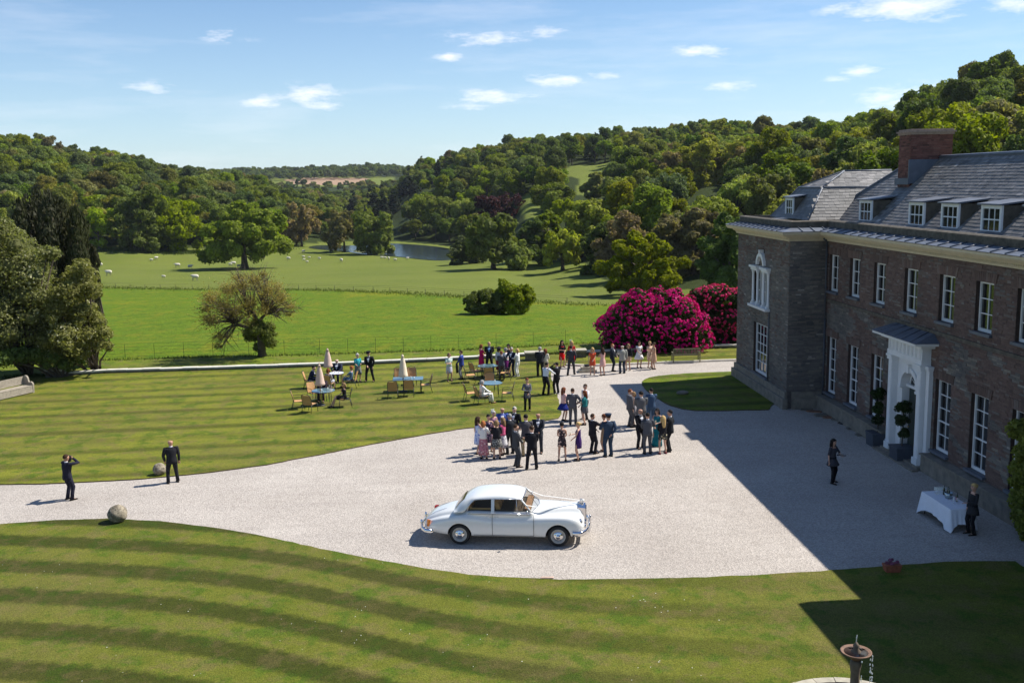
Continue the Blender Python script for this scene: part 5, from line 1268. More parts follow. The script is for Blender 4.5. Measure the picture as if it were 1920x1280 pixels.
def mk_hair(J,style):
    mb=MB(); c=J['head']+Vector((0,-.012,.012)); z=(J['head']-J['jaw']).normalized(); x=(J['shr']-J['shl']).normalized(); y=z.cross(x)
    def cap(rx,ry,rz,lowf,lowb,n=14,k=7):
        V=[];Fq=[]
        for i in range(k+1):
            for j in range(n):
                a=2*math.pi*j/n; fr=(math.sin(a)+1)/2  # 1 = front
                lo=lowb+(lowf-lowb)*fr**1.5; ph=lo*(i/k); V.append(c+x*(rx*math.sin(ph)*math.cos(a))+y*(ry*math.sin(ph)*math.sin(a))+z*(rz*math.cos(ph)))
        for i in range(k):
            for j in range(n): Fq.append((i*n+j,(i+1)*n+j,(i+1)*n+(j+1)%n,i*n+(j+1)%n))
        mb.add(V,Fq,0,True)
    if style in('short','ring'): 
        if style=='short': cap(.084,.100,.106,.75,2.05)
        else:
            cap(.086,.104,.04,1.5,2.1)
    elif style in('bob','long','verylong','pony'):
        cap(.098,.118,.118,1.05,2.4)
        L={'bob':.16,'long':.30,'verylong':.42,'pony':.36}[style]; w={'bob':.09,'long':.105,'verylong':.10,'pony':.035}[style]
        mb.loft([ring(c-y*.055-z*t*L+(-y*.02 if t>.2 else y*0),w*(1-.35*t*t),.055*(1-.3*t)+.005,x,y,10) for t in (-.1,.15,.4,.7,.9,1.)])
        if style!='pony':
            for s in (-1,1): mb.tube([c+x*s*.085+y*.02+z*.0,c+x*s*.092+y*.015-z*.09,c+x*s*.075+y*.02-z*L*.8],[.03,.034,.018],6)
    elif style=='updo': cap(.094,.112,.115,1.1,2.25); mb.sphere(tuple(c-y*.10+z*.035),.052,8,6)
    elif style=='bun': cap(.092,.110,.112,1.1,2.2); mb.sphere(tuple(c-y*.095+z*.01),.05,8,6)
    elif style=='curly':
        cap(.102,.120,.122,1.1,2.3); rr=random.Random(3)
        for i in range(22):
            d=Vector((rr.gauss(0,1),rr.gauss(-.5,.9),rr.gauss(.3,.8))).normalized(); mb.sphere(tuple(c+x*d.x*.09+y*d.y*.105+z*d.z*.105),.034,6,4)
    return mb.mesh('hair')
def mk_face(J):
    mb=MB(); z=(J['head']-J['jaw']).normalized(); x=(J['shr']-J['shl']).normalized(); y=z.cross(x); h=J['head']
    f=h+y*.092-z*.02
    mb.add([f+z*.03,f-x*.014-z*.012,f+x*.014-z*.012,f+y*.026-z*.006],[(0,1,3),(0,3,2),(1,2,3)],0)
    for s in (-1,1): 
        mb.sphere(tuple(h+x*s*.031+y*.083+z*.012),.011,6,4,1); mb.add([h+x*s*.016+y*.097+z*.032,h+x*s*.046+y*.086+z*.032,h+x*s*.046+y*.087+z*.039,h+x*s*.016+y*.098+z*.039],[(0,1,2,3)],1)
        mb.sphere(tuple(h+x*s*.083-y*.005-z*.005),.020,6,5,0,(.4,1,1.5))
    mb.add([f-x*.022-z*.034-y*.008,f+x*.022-z*.034-y*.008,f+x*.016-z*.044-y*.008,f-x*.016-z*.044-y*.008],[(0,1,2,3)],2)
    return mb.mesh('face')
def mk_hat(J,kind):
    mb=MB(); z=(J['head']-J['jaw']).normalized(); x=(J['shr']-J['shl']).normalized(); y=z.cross(x); c=J['head']+z*.045-y*.01
    if kind=='cap':
        mb.loft([ring(c,.096,.112,x,y,14),ring(c+z*.045,.098,.115,x,y,14),ring(c+z*.062+y*.01,.128,.142,x,y,14),ring(c+z*.082+y*.01,.115,.128,x,y,14),ring(c+z*.09,.02,.02,x,y,14)])
        mb.add([c+x*-.08+y*.085,c+x*.08+y*.085,c+x*.05+y*.165-z*.02,c-x*.05+y*.165-z*.02,c+x*-.08+y*.085+z*.012,c+x*.08+y*.085+z*.012,c+x*.05+y*.165-z*.008,c-x*.05+y*.165-z*.008],[(0,3,2,1),(4,5,6,7),(3,7,6,2)],1)
    elif kind=='brim':
        c2=c+z*.01; mb.loft([ring(c2-z*.005,.22,.22,x,y,18),ring(c2+z*.01,.20,.2,x,y,18),ring(c2+z*.012,.10,.118,x,y,18),ring(c2+z*.085,.09,.105,x,y,18),ring(c2+z*.105,.03,.03,x,y,18)])
    else:
        c2=c+z*.05+x*.04; mb.loft([ring(c2,.07,.06,x,y,12),ring(c2+z*.015,.075,.065,x,y,12),ring(c2+z*.03,.02,.02,x,y,12)])
        for k in range(5): mb.tube([c2+z*.02,c2+z*.08+x*(.03*k-.06)+y*.02,c2+z*.10+x*(.05*k-.10)-y*.02],[.008,.012,.004],4)
    return mb.mesh('hat')
SKIN=[mat('skin_fair',(.52,.30,.21),.5,var=.06),mat('skin_tan',(.42,.22,.14),.5,var=.06),mat('skin_pale',(.60,.38,.29),.5,var=.06)]
m_dark=mat('dark_detail',(.02,.015,.012),.4); m_lip=mat('lips',(.35,.10,.09),.5)
HAIRC={'black':(.012,.010,.010),'brown':(.045,.025,.014),'auburn':(.16,.05,.02),'blonde':(.50,.34,.14),'grey':(.30,.29,.28),'white':(.42,.40,.37),'dkblonde':(.22,.14,.07),'ginger':(.33,.12,.04)}
def hairm(c): return mat('hair_'+c,HAIRC[c],.7,var=.3,scale=40,spec=.12)
def cloth(c): 
    return mat('cloth_%02x%02x%02x'%tuple(int(min(.999,max(0,q))*255) for q in c),c,.9,spec=.15,var=.12,scale=25.,bump=.25,bscale=70)
_pt={}
def pattern(name,base,c2,c3=None,scale=9.):
    if name in _pt: return _pt[name]
    m,nt,b=newmat(name); P=nt.obj(); v=nt.node('ShaderNodeTexVoronoi'); nt.put(v.inputs['Vector'],P); v.inputs['Scale'].default_value=scale
    w=nt.noise(P,scale*.9,2); k=nt.ramp(nt.math('ADD',v.outputs['Distance'],nt.math('MULTIPLY',w,.3)),.46,.54); c=nt.mix(k,c2,base)
    if c3: c=nt.mix(nt.math('MULTIPLY',nt.ramp(nt.sep(v.outputs['Color'])[0],.55,.6),nt.math('SUBTRACT',1.,k)),c,c3)
    nt.put(b.inputs['Base Color'],c); b.inputs['Roughness'].default_value=.85; _pt[name]=m; return m
PEOPLE=[]
def person(x,y,face,label,sex='m',h=None,arms=('down','down'),stance=None,lean=0.,sit=False,skin=0,hair='brown',hs='short',suit=None,jacket=None,trousers=None,shirt=(.75,.76,.80),tie=None,dress=None,hem=.5,flare=.2,slv=0.,top=None,tslv=1.,skirt=None,shoes=(.02,.018,.016),hat=None,hatc=(.02,.02,.03),open_top=False,group=None,shorts=0.,items=(),pos=None,bulk=1.):
    PEOPLE.append(dict(locals()))
def build_people():
    # bodies
    keys={}
    for p in PEOPLE:
        st=p['stance'] or (((-.02,.0),(.03,.02)) if not p['sit'] else ((0,0),(0,.02)))
        p['key']=(p['sex'],p['arms'],p['sit'],st,round(p['lean'],2)); keys[p['key']]=None
    tmp={}
    for k in keys: tmp[k]=body_src(k)
    bpy.context.view_layer.update(); dg=bpy.context.evaluated_depsgraph_get()
    for k,(o,J) in tmp.items():
        me=bpy.data.meshes.new_from_object(o.evaluated_get(dg)); me.name='body'
        f=mk_face(J); bm=bmesh.new(); bm.from_mesh(me)
        for q in bm.faces: q.material_index=0; q.smooth=True
        nb=len(bm.faces); bm.from_mesh(f); bm.to_mesh(me); bm.free(); bpy.data.meshes.remove(f)
        while len(me.materials)<3: me.materials.append(None)
        keys[k]=(me,J)
    for k,(o,J) in tmp.items(): me=o.data; bpy.data.objects.remove(o); bpy.data.meshes.remove(me)
    for p in PEOPLE:
        me,J=keys[p['key']]; k=p['key']; sit=p['sit']; sex=p['sex']
        g=p['pos'] or G(p['x'],p['y']); h=p['h'] or (1.77 if sex=='m' else 1.66); sc=h/1.75
        zz=p.get('z',0) or 0
        t=empty('person',(g[0],g[1],(0.05 if on_lawn(g[0],g[1]) else .004)),math.radians(p['face']),p['label'],'person',p['group'],sc)
        wd=p['bulk']*(1.10 if sex=='m' else 1.05)
        if wd!=1: t.scale=(sc*wd,sc*wd*1.02,sc)
        mobj('body',me,t,mats=[SKIN[p['skin']],m_dark,m_lip])
        def part(name,mk,mats,kk=()):
            m_=cl((name,k)+tuple(kk),mk); 
            while len(m_.materials)<len(mats): m_.materials.append(None)
            o=mobj(name,m_,t); 
            for i,q in enumerate(mats): o.material_slots[i].link='OBJECT'; o.material_slots[i].material=q
            return o
        jc=p['suit'] or p['jacket']; tc=p['trousers'] or p['suit']
        mc=lambda c: c if not isinstance(c,tuple) else cloth(c)
        if tc: part('trousers' if not p['shorts'] else 'shorts',lambda:mk_trousers(J,sit,1.,p['shorts']),[mc(tc)],(p['shorts'],))
        if jc:
            part('jacket',lambda:mk_jacket(J,sit),[mc(jc)]); part('shirt_front',lambda:mk_shirtfront(J,sit),[mc(p['shirt']),mc(p['tie'] or p['shirt'])])
        elif sex=='m' and not p['top']: part('shirt',lambda:mk_shirt(J,sit),[mc(p['shirt'])])
        if p['dress']: part('dress',lambda:mk_dress(J,sit,p['hem'],p['flare'],p['slv']),[mc(p['dress'])],(p['hem'],p['flare'],p['slv']))
        if p['skirt']: part('skirt',lambda:mk_skirt(J,sit,p['hem'],p['flare']),[mc(p['skirt'])],(p['hem'],p['flare']))
        if p['top']: part('top',lambda:mk_top(J,sit,p['tslv'],1.06),[mc(p['top'])],(p['tslv'],))
        for sd in 'lr': part('shoe',lambda:mk_shoes(J,sit,sex=='f',sd),[mc(p['shoes'])],(sex,sd))
        if p['hs']!='bald': part('hair',lambda:mk_hair(J,p['hs']),[hairm(p['hair'])],(p['hs'],))
        if p['hat']: part('hat',lambda:mk_hat(J,p['hat']),[mc(p['hatc']),m_dark],(p['hat'],))
        for it,n in p['items']:
            Wp=J['wr'+n]; M=Matrix.Translation(t.location)@Matrix.Rotation(math.radians(p['face']),4,'Z'); e=(Wp-J['el'+n]).normalized()
            W3=M@((Wp+e*.09)*sc); held(it,W3,math.radians(p['face']),p['label'])
LAWN_TESTS=[]
def on_lawn(x,y): return any(bool(inpoly(P,np.array([x]),np.array([y]))[0]) for P in LAWN_TESTS)
LAWN_TESTS.append(lawnB); LAWN_TESTS.append(smooth_poly(isl,1))
m_flute,nt,b=newmat('clear_glass'); b.inputs['Base Color'].default_value=(.85,.87,.8,1); b.inputs['Roughness'].default_value=.05; b.inputs['Alpha'].default_value=.45
m_champ=mat('champagne',(.75,.55,.20),.2); m_blk=mat('black_leather',(.015,.014,.014),.45)
def held(it,P,rz,lab):
    r=lab.split(' ');w='guest'
    if it=='flute':
        mb=MB(); mb.lathe([(.03,-.08),(.03,-.075),(.004,-.07),(.004,.0),(.02,.03),(.025,.09),(.022,.14)],(0,0,0),8); o=mb.build('champagne_flute',m_flute); o.location=P
        mb=MB(); mb.lathe([(.001,.012),(.017,.03),(.022,.10),(.001,.1005)],(0,0,0),8); mb.build('drink',m_champ,o); tag(o,'champagne flute held by the '+short(lab),'glass','champagne flutes in guests hands')
    elif it=='camera':
        mb=MB(); mb.box(-.07,.07,-.03,.03,-.045,.045); o=mb.build('camera',m_blk); mb=MB(); mb.lathe([(.035,0),(.035,.03),(.04,.10),(.03,.101)],(0,.03,0),10,axis='y'); q=mb.build('lens',m_dark,o); o.location=P; o.rotation_euler=(0,0,rz); tag(o,'black camera held by the '+short(lab),'camera')
    elif it in('bag','cream_bag'):
        mb=MB(); mb.loft([ring(Vector((0,0,-.30)),.14,.05,Vector((1,0,0)),Vector((0,1,0)),10),ring(Vector((0,0,-.18)),.15,.06,Vector((1,0,0)),Vector((0,1,0)),10),ring(Vector((0,0,-.06)),.11,.03,Vector((1,0,0)),Vector((0,1,0)),10)]); o=mb.build('handbag',m_blk if it=='bag' else mat('cream_leather',(.55,.42,.26),.6)); o.location=P; o.rotation_euler=(0,0,rz)
        mb=MB(); mb.tube([(-.08,0,-.08),(-.05,0,.0),(.05,0,.0),(.08,0,-.08)],.008,5); mb.build('strap',m_blk,o); tag(o,('black' if it=='bag' else 'cream')+' handbag held by the '+short(lab),'handbag')
    elif it=='coat':
        mb=MB(); mb.loft([ring(Vector((0,0,.04)),.10,.05,Vector((1,0,0)),Vector((0,1,0)),10),ring(Vector((0,.0,-.2)),.14,.07,Vector((1,0,0)),Vector((0,1,0)),10),ring(Vector((.05,.0,-.55)),.12,.06,Vector((1,0,0)),Vector((0,1,0)),10)]); o=mb.build('folded_coat',cloth((.02,.02,.025))); o.location=P; o.rotation_euler=(0,0,rz); tag(o,'dark coat over the arm of the '+short(lab),'coat')
    elif it=='tray':
        mb=MB(); mb.lathe([(.001,0),(.17,0),(.18,.015),(.17,.012),(.001,.008)],(0,0,0),16); o=mb.build('serving_tray',mat('silver_tray',(.6,.6,.6),.25,1.)); o.location=P+Vector((0,0,.02)); tag(o,'round silver tray carried by the '+short(lab),'tray')
def short(l):
    w=l.split(' '); return ' '.join(w[:9])
GREY=(.085,.085,.095); NAVY=(.018,.022,.045); BLK=(.014,.014,.018); CHAR=(.035,.036,.042); RAF=(.030,.050,.085)
fl=(('flute','r'),)
P_=person
# group on the gravel edge (left cluster)
P_(897,853,-60,'woman with long brown hair in a blue print dress, leftmost in the gravel group',sex='f',hair='brown',hs='long',dress=pattern('blue_white_print',(.55,.62,.80),(.05,.12,.50),None,14),hem=.52,flare=.21,arms=('down','glass'),items=fl,h=1.70)
P_(907,860,-15,'woman with orange hair, white cardigan and long pink floral dress seen from behind',sex='f',hair='ginger',hs='bob',dress=pattern('pink_floral',(.42,.16,.20),(.62,.50,.48),(.10,.02,.06),12),hem=.22,flare=.24,top=(.68,.66,.64),tslv=.8,arms=('front','glass'))
P_(917,846,190,'dark haired woman in a dark floral dress facing the camera within the gravel group',sex='f',hair='black',hs='updo',dress=pattern('dark_floral_a',(.03,.025,.06),(.35,.22,.30),None,10),hem=.45,arms=('glass','down'))
P_(932,860,0,'woman with fair bobbed hair, black top and black and white patterned skirt seen from behind',sex='f',hair='dkblonde',hs='bob',top=(.018,.018,.022),tslv=.8,skirt=pattern('mono_print',(.05,.05,.05),(.50,.50,.46),None,22),hem=.56,flare=.24,arms=('front','front'),h=1.68,bulk=1.08)
P_(944,853,60,'woman in a pink top and pale skirt half hidden beside the woman in black',sex='f',hair='dkblonde',hs='long',top=(.65,.12,.25),tslv=.8,skirt=pattern('white_print',(.66,.64,.66),(.20,.18,.30),None,10),hem=.40,flare=.24,arms=('front','glass'))
P_(926,838,200,'woman with a white fascinator at the back of the gravel group',sex='f',hair='white',hs='curly',dress=(.30,.16,.24),hat='fascinator',hatc=(.7,.7,.66),hem=.5)
P_(943,834,180,'balding man in a bright blue jacket at the back of the gravel group',hs='ring',hair='white',jacket=(.06,.10,.36),trousers=(.10,.10,.12),arms=('down','glass'),skin=1,items=fl,h=1.74)
P_(957,851,15,'man with cropped grey hair and dark suit seen from behind, centre of the gravel group',hair='grey',suit=(.03,.032,.038),arms=('front','front'),h=1.79)
P_(966,836,150,'white haired man in a black suit and lilac tie facing the gravel group',hair='white',suit=BLK,tie=(.30,.22,.42),arms=('down','down'),skin=2,h=1.80)
P_(968,875,-75,'young man in charcoal standing side on with a glass before the gravel group',hair='brown',suit=(.055,.058,.065),arms=('glass','front'),items=fl,h=1.80)
P_(998,880,0,'man in black with feet apart seen from behind, nearest the white car',hair='brown',suit=BLK,arms=('front','front'),stance=((-.10,.0),(.07,.02)),h=1.84)
P_(987,855,8,'man in a dark jacket and beige trousers seen from behind with an elbow out',hair='black',jacket=(.07,.066,.075),trousers=(.33,.26,.15),arms=('glass','front'),h=1.84,bulk=1.05)
P_(1010,849,170,'sunburnt man in a dark suit and blue tie facing the man in beige trousers',hair='brown',hs='ring',suit=(.030,.034,.045),tie=(.08,.16,.35),arms=('front','pocket'),skin=1,h=1.80)
# pairs in the middle
P_(1057,789,-70,'auburn haired woman in a pale pink top and flared navy skirt',sex='f',hair='auburn',hs='long',top=(.66,.42,.38),tslv=.6,skirt=(.012,.022,.16),hem=.62,flare=.36,arms=('front','glass'),h=1.68)
P_(1074,796,-15,'man in mid grey seen from behind next to the flared navy skirt',hair='brown',suit=GREY,arms=('pocket','hip'),h=1.80)
P_(1098,786,120,'dark haired man in a white shirt behind the woman in the teal top',hair='brown',shirt=(.72,.72,.74),trousers=CHAR,arms=('glass','down'),h=1.78)
P_(1097,796,75,'woman with long brown hair in a teal top and short grey skirt holding a glass',sex='f',hair='auburn',hs='long',top=(.02,.16,.17),tslv=.8,skirt=(.09,.09,.10),hem=.62,flare=.19,arms=('glass','front'),items=(('flute','l'),),h=1.68)
P_(1054,864,-10,'woman with dark hair up in a short black and cream floral dress seen from behind',sex='f',hair='black',hs='updo',dress=pattern('black_cream_floral',(.02,.012,.018),(.62,.42,.34),None,9),hem=.66,flare=.19,arms=('front','front'),stance=((-.05,.0),(.06,.0)),h=1.68)
P_(1085,863,75,'blonde woman with a bun in a fitted purple dress, next to the floral dress',sex='f',hair='blonde',hs='bun',dress=(.045,.018,.11),hem=.58,flare=.17,arms=('front','glass'),items=fl,h=1.66)
P_(1111,850,-60,'man with sunglasses in a black suit shaking hands across to the uniformed officer',hair='brown',suit=(.020,.020,.026),arms=('front','reach'),h=1.76)
P_(1133,846,60,'dark haired woman in a beige coat dress partly hidden behind the uniformed officer',sex='f',hair='auburn',hs='updo',dress=(.50,.33,.20),hem=.5,arms=('reach','bag'),items=(('bag','r'),),h=1.66)
P_(1141,856,12,'tall officer in blue air force uniform and peaked cap seen from behind',hair='brown',suit=RAF,hat='cap',hatc=(.02,.035,.065),arms=('glass','back'),h=1.86,bulk=1.05)
# right group in and by the house shadow
P_(1181,800,-75,'brown haired man in a mid grey suit standing side on at the shadow edge',hair='auburn',suit=(.10,.098,.105),arms=('glass','down'),h=1.84)
P_(1188,797,100,'fair woman face to face with the grey suited man at the shadow edge',sex='f',hair='dkblonde',hs='bob',dress=(.34,.33,.36),hem=.5,h=1.64,arms=('glass','down'))
P_(1202,805,0,'broad man in a grey suit seen from behind at the shadow edge',hair='black',suit=(.11,.11,.115),arms=('front','front'),h=1.84,bulk=1.12)
P_(1221,797,5,'man in a blue suit seen from behind inside the house shadow',hair='black',suit=(.05,.09,.16),arms=('front','front'),h=1.82)
P_(1200,840,-160,'bald man in a black suit holding a cream bag, facing the camera',hs='bald',suit=BLK,arms=('bag','front'),skin=1,h=1.80,items=(('cream_bag','l'),))
P_(1214,851,0,'man in a slate grey suit seen from behind in front of the bald man',hair='black',suit=(.075,.08,.095),arms=('front','glass'),h=1.82)
P_(1232,836,150,'dark haired woman in a long teal dress in the right hand group',sex='f',hair='black',hs='long',dress=(.01,.17,.22),hem=.04,flare=.24,arms=('glass','front'),items=(('flute','l'),),h=1.70)
P_(1243,851,10,'woman with very long blonde hair, black top and short floral shorts seen from behind',sex='f',hair='blonde',hs='verylong',top=(.014,.014,.016),tslv=1.,trousers=pattern('floral_shorts',(.02,.02,.02),(.50,.45,.30),None,11),shorts=.55,arms=('front','front'),stance=((-.05,.0),(.06,.03)),h=1.68,shoes=(.16,.03,.04))
P_(1256,846,65,'man in black with hand on hip, rightmost of the right hand group',hair='black',suit=(.018,.020,.024),arms=('front','hip'),h=1.84)
# back row
P_(1013,708,0,'broad man in a black suit seen from behind on the lawn near the terrace steps',hair='grey',suit=(.020,.020,.026),arms=('front','front'),h=1.84,bulk=1.08)
P_(1023,706,-30,'woman in a cream jacket just behind the broad man in black',sex='f',hair='auburn',hs='long',top=(.66,.62,.52),trousers=(.5,.45,.36),arms=('front','front'),h=1.66)
P_(1023,742,-50,'man in a white shirt and dark tie leaning forward with a camera bag',hair='black',shirt=(.72,.74,.80),trousers=BLK,skin=1,arms=('front','reach'),lean=.14,stance=((-.04,-.05),(.03,.06)),h=1.82)
P_(1044,739,30,'man in a black suit raising a camera on the lawn edge',hair='black',suit=BLK,arms=('camera','camera'),lean=-.05,items=(('camera','r'),),h=1.80,shoes=(.5,.5,.5))
P_(1054,688,-160,'dark haired woman in a red skirt and black jacket at the far gravel edge',sex='f',hair='black',hs='long',dress=(.60,.010,.012),hem=.48,flare=.20,top=(.016,.016,.018),tslv=.8,arms=('front','glass'),h=1.72)
P_(1072,690,170,'blonde woman in a red dress with a white fascinator at the far gravel edge',sex='f',hair='blonde',hs='verylong',dress=(.48,.02,.02),hem=.45,slv=.8,hat='fascinator',hatc=(.7,.68,.6),h=1.74)
P_(1071,703,-20,'man in a dark grey suit striding away towards the women in red',hair='black',suit=(.045,.045,.052),stance=((-.06,-.20),(.05,.16)),arms=('down','pocket'),h=1.80)
P_(1111,702,170,'blonde woman in a short coral dress by the stone trough',sex='f',hair='blonde',hs='verylong',dress=(.58,.085,.035),hem=.60,flare=.20,slv=.5,arms=('front','down'),h=1.66)
P_(1130,704,20,'woman in a pale pink dress with a dark shawl next to the coral dress',sex='f',hair='brown',hs='long',dress=(.66,.38,.34),hem=.58,flare=.19,arms=('glass','front'),h=1.70,skin=1)
P_(1148,696,-110,'slim young man in a dark suit in front of the rhododendron',hair='ginger',suit=(.022,.026,.036),arms=('front','front'),h=1.72)
P_(1167,700,8,'bald man in a pale grey jacket and dark jeans seen from behind',hs='ring',hair='white',jacket=(.30,.30,.27),trousers=(.03,.04,.065),arms=('glass','down'),h=1.76,bulk=1.05)
P_(1178,694,150,'blonde woman in a black jacket and beige skirt beside the pale jacketed man',sex='f',hair='dkblonde',hs='long',top=(.016,.016,.02),tslv=1.,skirt=(.55,.38,.26),hem=.6,flare=.19,h=1.66)
P_(1198,689,195,'dark haired woman in a short white flared dress before the rhododendron',sex='f',hair='black',hs='long',dress=(.74,.74,.74),hem=.58,flare=.31,slv=.5,arms=('front','front'),h=1.70,skin=1)
P_(1218,689,200,'blonde woman in a beige dress, second from the right end of the back row',sex='f',hair='blonde',hs='updo',dress=(.60,.46,.33),hem=.5,flare=.19,slv=.5,arms=('front','glass'),h=1.66)
P_(1226,692,110,'brown haired woman in a peach dress at the right end of the back row',sex='f',hair='brown',hs='updo',dress=(.58,.36,.24),hem=.48,flare=.20,arms=('front','front'),h=1.68,skin=1)
# far lawn group
P_(843,716,-160,'woman in a pale mint jacket and grey dress facing the blue jacketed man',sex='f',hair='dkblonde',hs='bob',dress=(.50,.50,.58),hem=.5,top=(.55,.68,.60),tslv=.8,arms=('fold','glass'),h=1.70)
P_(866,712,75,'man in a bright blue jacket and grey trousers with a coat over his arm',hair='brown',jacket=(.03,.05,.22),trousers=(.22,.22,.23),arms=('front','pocket'),items=(('coat','l'),),h=1.74)
P_(903,697,-60,'woman in a magenta dress beside the tall man with a blue shirt',sex='f',hair='auburn',hs='bob',dress=(.50,.010,.11),hem=.35,flare=.22,slv=1.,arms=('front','glass'),h=1.68)
P_(918,697,175,'tall fair haired man in a black suit and blue shirt with hands behind his back',hair='blonde',suit=(.018,.020,.026),shirt=(.25,.40,.68),tie=(.03,.05,.18),arms=('back','back'),stance=((-.07,0),(.08,0)),h=1.86)
P_(936,704,-40,'woman in a large black brimmed hat and pale jacket on the lawn',sex='f',hair='black',hs='bob',top=(.52,.52,.54),skirt=(.20,.02,.05),hem=.35,flare=.2,hat='brim',hatc=(.015,.015,.018),h=1.70)
P_(941,712,-10,'man in a grey suit seen from behind beside the black hat',hair='auburn',suit=(.075,.08,.095),arms=('front','glass'),h=1.70)
P_(949,704,20,'woman in a white blouse and purple skirt among the lawn group',sex='f',hair='grey',hs='curly',top=(.74,.74,.78),tslv=1.,skirt=(.16,.02,.14),hem=.35,flare=.23,h=1.66,bulk=1.08)
P_(954,697,170,'dark haired woman in black at the back of the lawn group',sex='f',hair='black',hs='curly',dress=(.02,.018,.02),hem=.4,slv=1.,h=1.70)
P_(960,706,150,'grey haired man in a navy suit facing the woman in white',hair='white',suit=NAVY,arms=('front','glass'),h=1.76)
P_(971,707,60,'fair haired woman in a white trouser suit at the right of the lawn group',sex='f',hair='blonde',hs='bob',top=(.76,.77,.74),tslv=1.,trousers=(.74,.75,.72),arms=('glass','front'),h=1.70,shoes=(.6,.6,.58))
P_(989,771,180,'waitress in a grey tunic and black leggings carrying a tray across the lawn',sex='f',hair='auburn',hs='updo',dress=(.13,.13,.15),hem=.66,flare=.20,slv=1.,trousers=(.012,.012,.014),arms=('front','glass'),items=(('tray','r'),),h=1.70)
P_(672,716,200,'grey haired woman in a turquoise jacket and grey skirt near the umbrella table',sex='f',hair='white',hs='curly',top=(.04,.36,.42),tslv=.8,skirt=(.16,.17,.17),hem=.45,flare=.24,arms=('front','front'),h=1.68)
P_(694,716,165,'man in a black suit and peaked cap leaning towards the turquoise jacket',hair='black',suit=(.014,.014,.018),hat='cap',hatc=(.01,.01,.014),arms=('pocket','front'),stance=((-.12,.0),(.12,.0)),lean=.10,h=1.82)
# edge figures
P_(130,937,-40,'man in dark suit holding a camera to his face on the drive',hair='brown',suit=(.020,.020,.034),arms=('camera','camera'),items=(('camera','r'),),skin=1,h=1.78,bulk=1.04)
P_(325,905,25,'bald man in a black suit standing beside the stone ball at the lawn corner',hs='bald',suit=(.016,.018,.022),arms=('pocket','down'),skin=1,h=1.78,bulk=1.06,stance=((-.07,0),(.07,.02)))
P_(1560,904,-150,'dark haired waitress in a short grey dress and black tights walking in the house shadow',sex='f',hair='black',hs='long',dress=(.050,.050,.062),hem=.72,flare=.27,slv=.8,trousers=(.010,.010,.012),arms=('glass','down'),stance=((-.05,-.06),(.06,.12)),items=(('tray','l'),),h=1.72)
P_(1822,1001,100,'fair haired waitress in a dark tunic standing behind the drinks table by the house',sex='f',hair='blonde',hs='bun',dress=(.030,.030,.034),hem=.70,flare=.22,slv=1.,trousers=(.010,.010,.012),arms=('glass','down'),h=1.72)
# ================================================================ garden furniture
m_wick,nt,b=newmat('woven_seat'); P=nt.obj(); w=nt.node('ShaderNodeTexWave'); nt.put(w.inputs['Vector'],P); w.inputs['Scale'].default_value=28.
c=nt.mix(nt.ramp(w.outputs['Fac'],0,1),(.42,.22,.085),(.58,.34,.14)); nt.put(b.inputs['Base Color'],c); b.inputs['Roughness'].default_value=.6; nt.put(b.inputs['Normal'],nt.bump(w.outputs['Fac'],.5,.004))
m_metal=mat('dark_green_metal',(.030,.040,.034),.45,.3); m_tglass,nt,b=newmat('table_glass'); b.inputs['Base Color'].default_value=(.10,.17,.19,1); b.inputs['Roughness'].default_value=.08; b.inputs['Specular IOR Level'].default_value=1.; nt.put(b.inputs['Normal'],nt.bump(nt.noise(nt.obj(),3.,2),.05,.02))
ZL=.05
def chair_proto():
    t=empty('garden_chair',(0,0,0)); w=.26
    def tb(n,pts,r,m=m_metal,par=t): mb=MB(); mb.tube(pts,r,6); return mb.build(n,m,par)
    # faces +Y
    mb=MB(); mb.loft([[Vector((x,y,z+dz)) for x,z in ((-w+.02,.43),(w-.02,.43),(w-.02,.455),(-w+.02,.455))] for y,dz in ((-.22,-.02),(0,-.015),(.20,0),(.26,-.02))],0,False); mb.build('seat',m_wick,t)
    mb=MB(); ys=[(-.235,.44),(-.27,.62),(-.33,.84),(-.36,.95)]
    mb.loft([[Vector((x*k,y+dy,z)) for x,dy in ((-w+.02,.0),(-.1,-.02),(.1,-.02),(w-.02,.0),(w-.02,-.012),(.1,-.034),(-.1,-.034),(-w+.02,-.012))] for (y,z),k in zip(ys,(1,1,1,.9))],0,False); mb.build('backrest',m_wick,t)
    for s in (-1,1):
        tb('leg',[(s*w,-.36,.0),(s*w,-.25,.44)],.014); tb('leg',[(s*w,.27,.0),(s*w,.25,.44)],.014)
        tb('armrest',[(s*w,.25,.44),(s*(w+.02),.22,.66),(s*(w+.02),0,.69),(s*w,-.29,.67)],.015)
    tb('back_frame',[(-w,-.25,.44),(-w,-.30,.70),(-w*.95,-.365,.92),(-w*.6,-.39,1.0),(0,-.395,1.025),(w*.6,-.39,1.0),(w*.95,-.365,.92),(w,-.30,.70),(w,-.25,.44)],.015)
    tb('seat_frame',[(-w,-.25,.43),(-w,.25,.43),(w,.25,.43),(w,-.25,.43)],.013)
    return t
CH=chair_proto(); CHK={}
for q in COL.objects:
    if q.parent==CH: CHK.setdefault(CH.name,[]).append(q)
first=[True]
def chair(px,py,face,label):
    """px,py: where its feet centre stands"""
    g=G(px,py,ZL)
    if first[0]: o=CH; first[0]=False
    else:
        o=CH.copy(); COL.objects.link(o)
        for q in CHK['garden_chair']: c=q.copy(); COL.objects.link(c); c.parent=o
    o.location=(g.x,g.y,ZL); o.rotation_euler=(0,0,math.radians(face)); o.scale=(1.05,1.05,1.0); tag(o,label,'chair','woven garden chairs on the lawn'); return o
chair(561,766,-80,'empty woven chair, leftmost at the front round table, facing right')
chair(582,772,-25,'empty woven chair with its back to the camera at the front round table')
chair(590,750,-140,'empty woven chair behind the front round table')
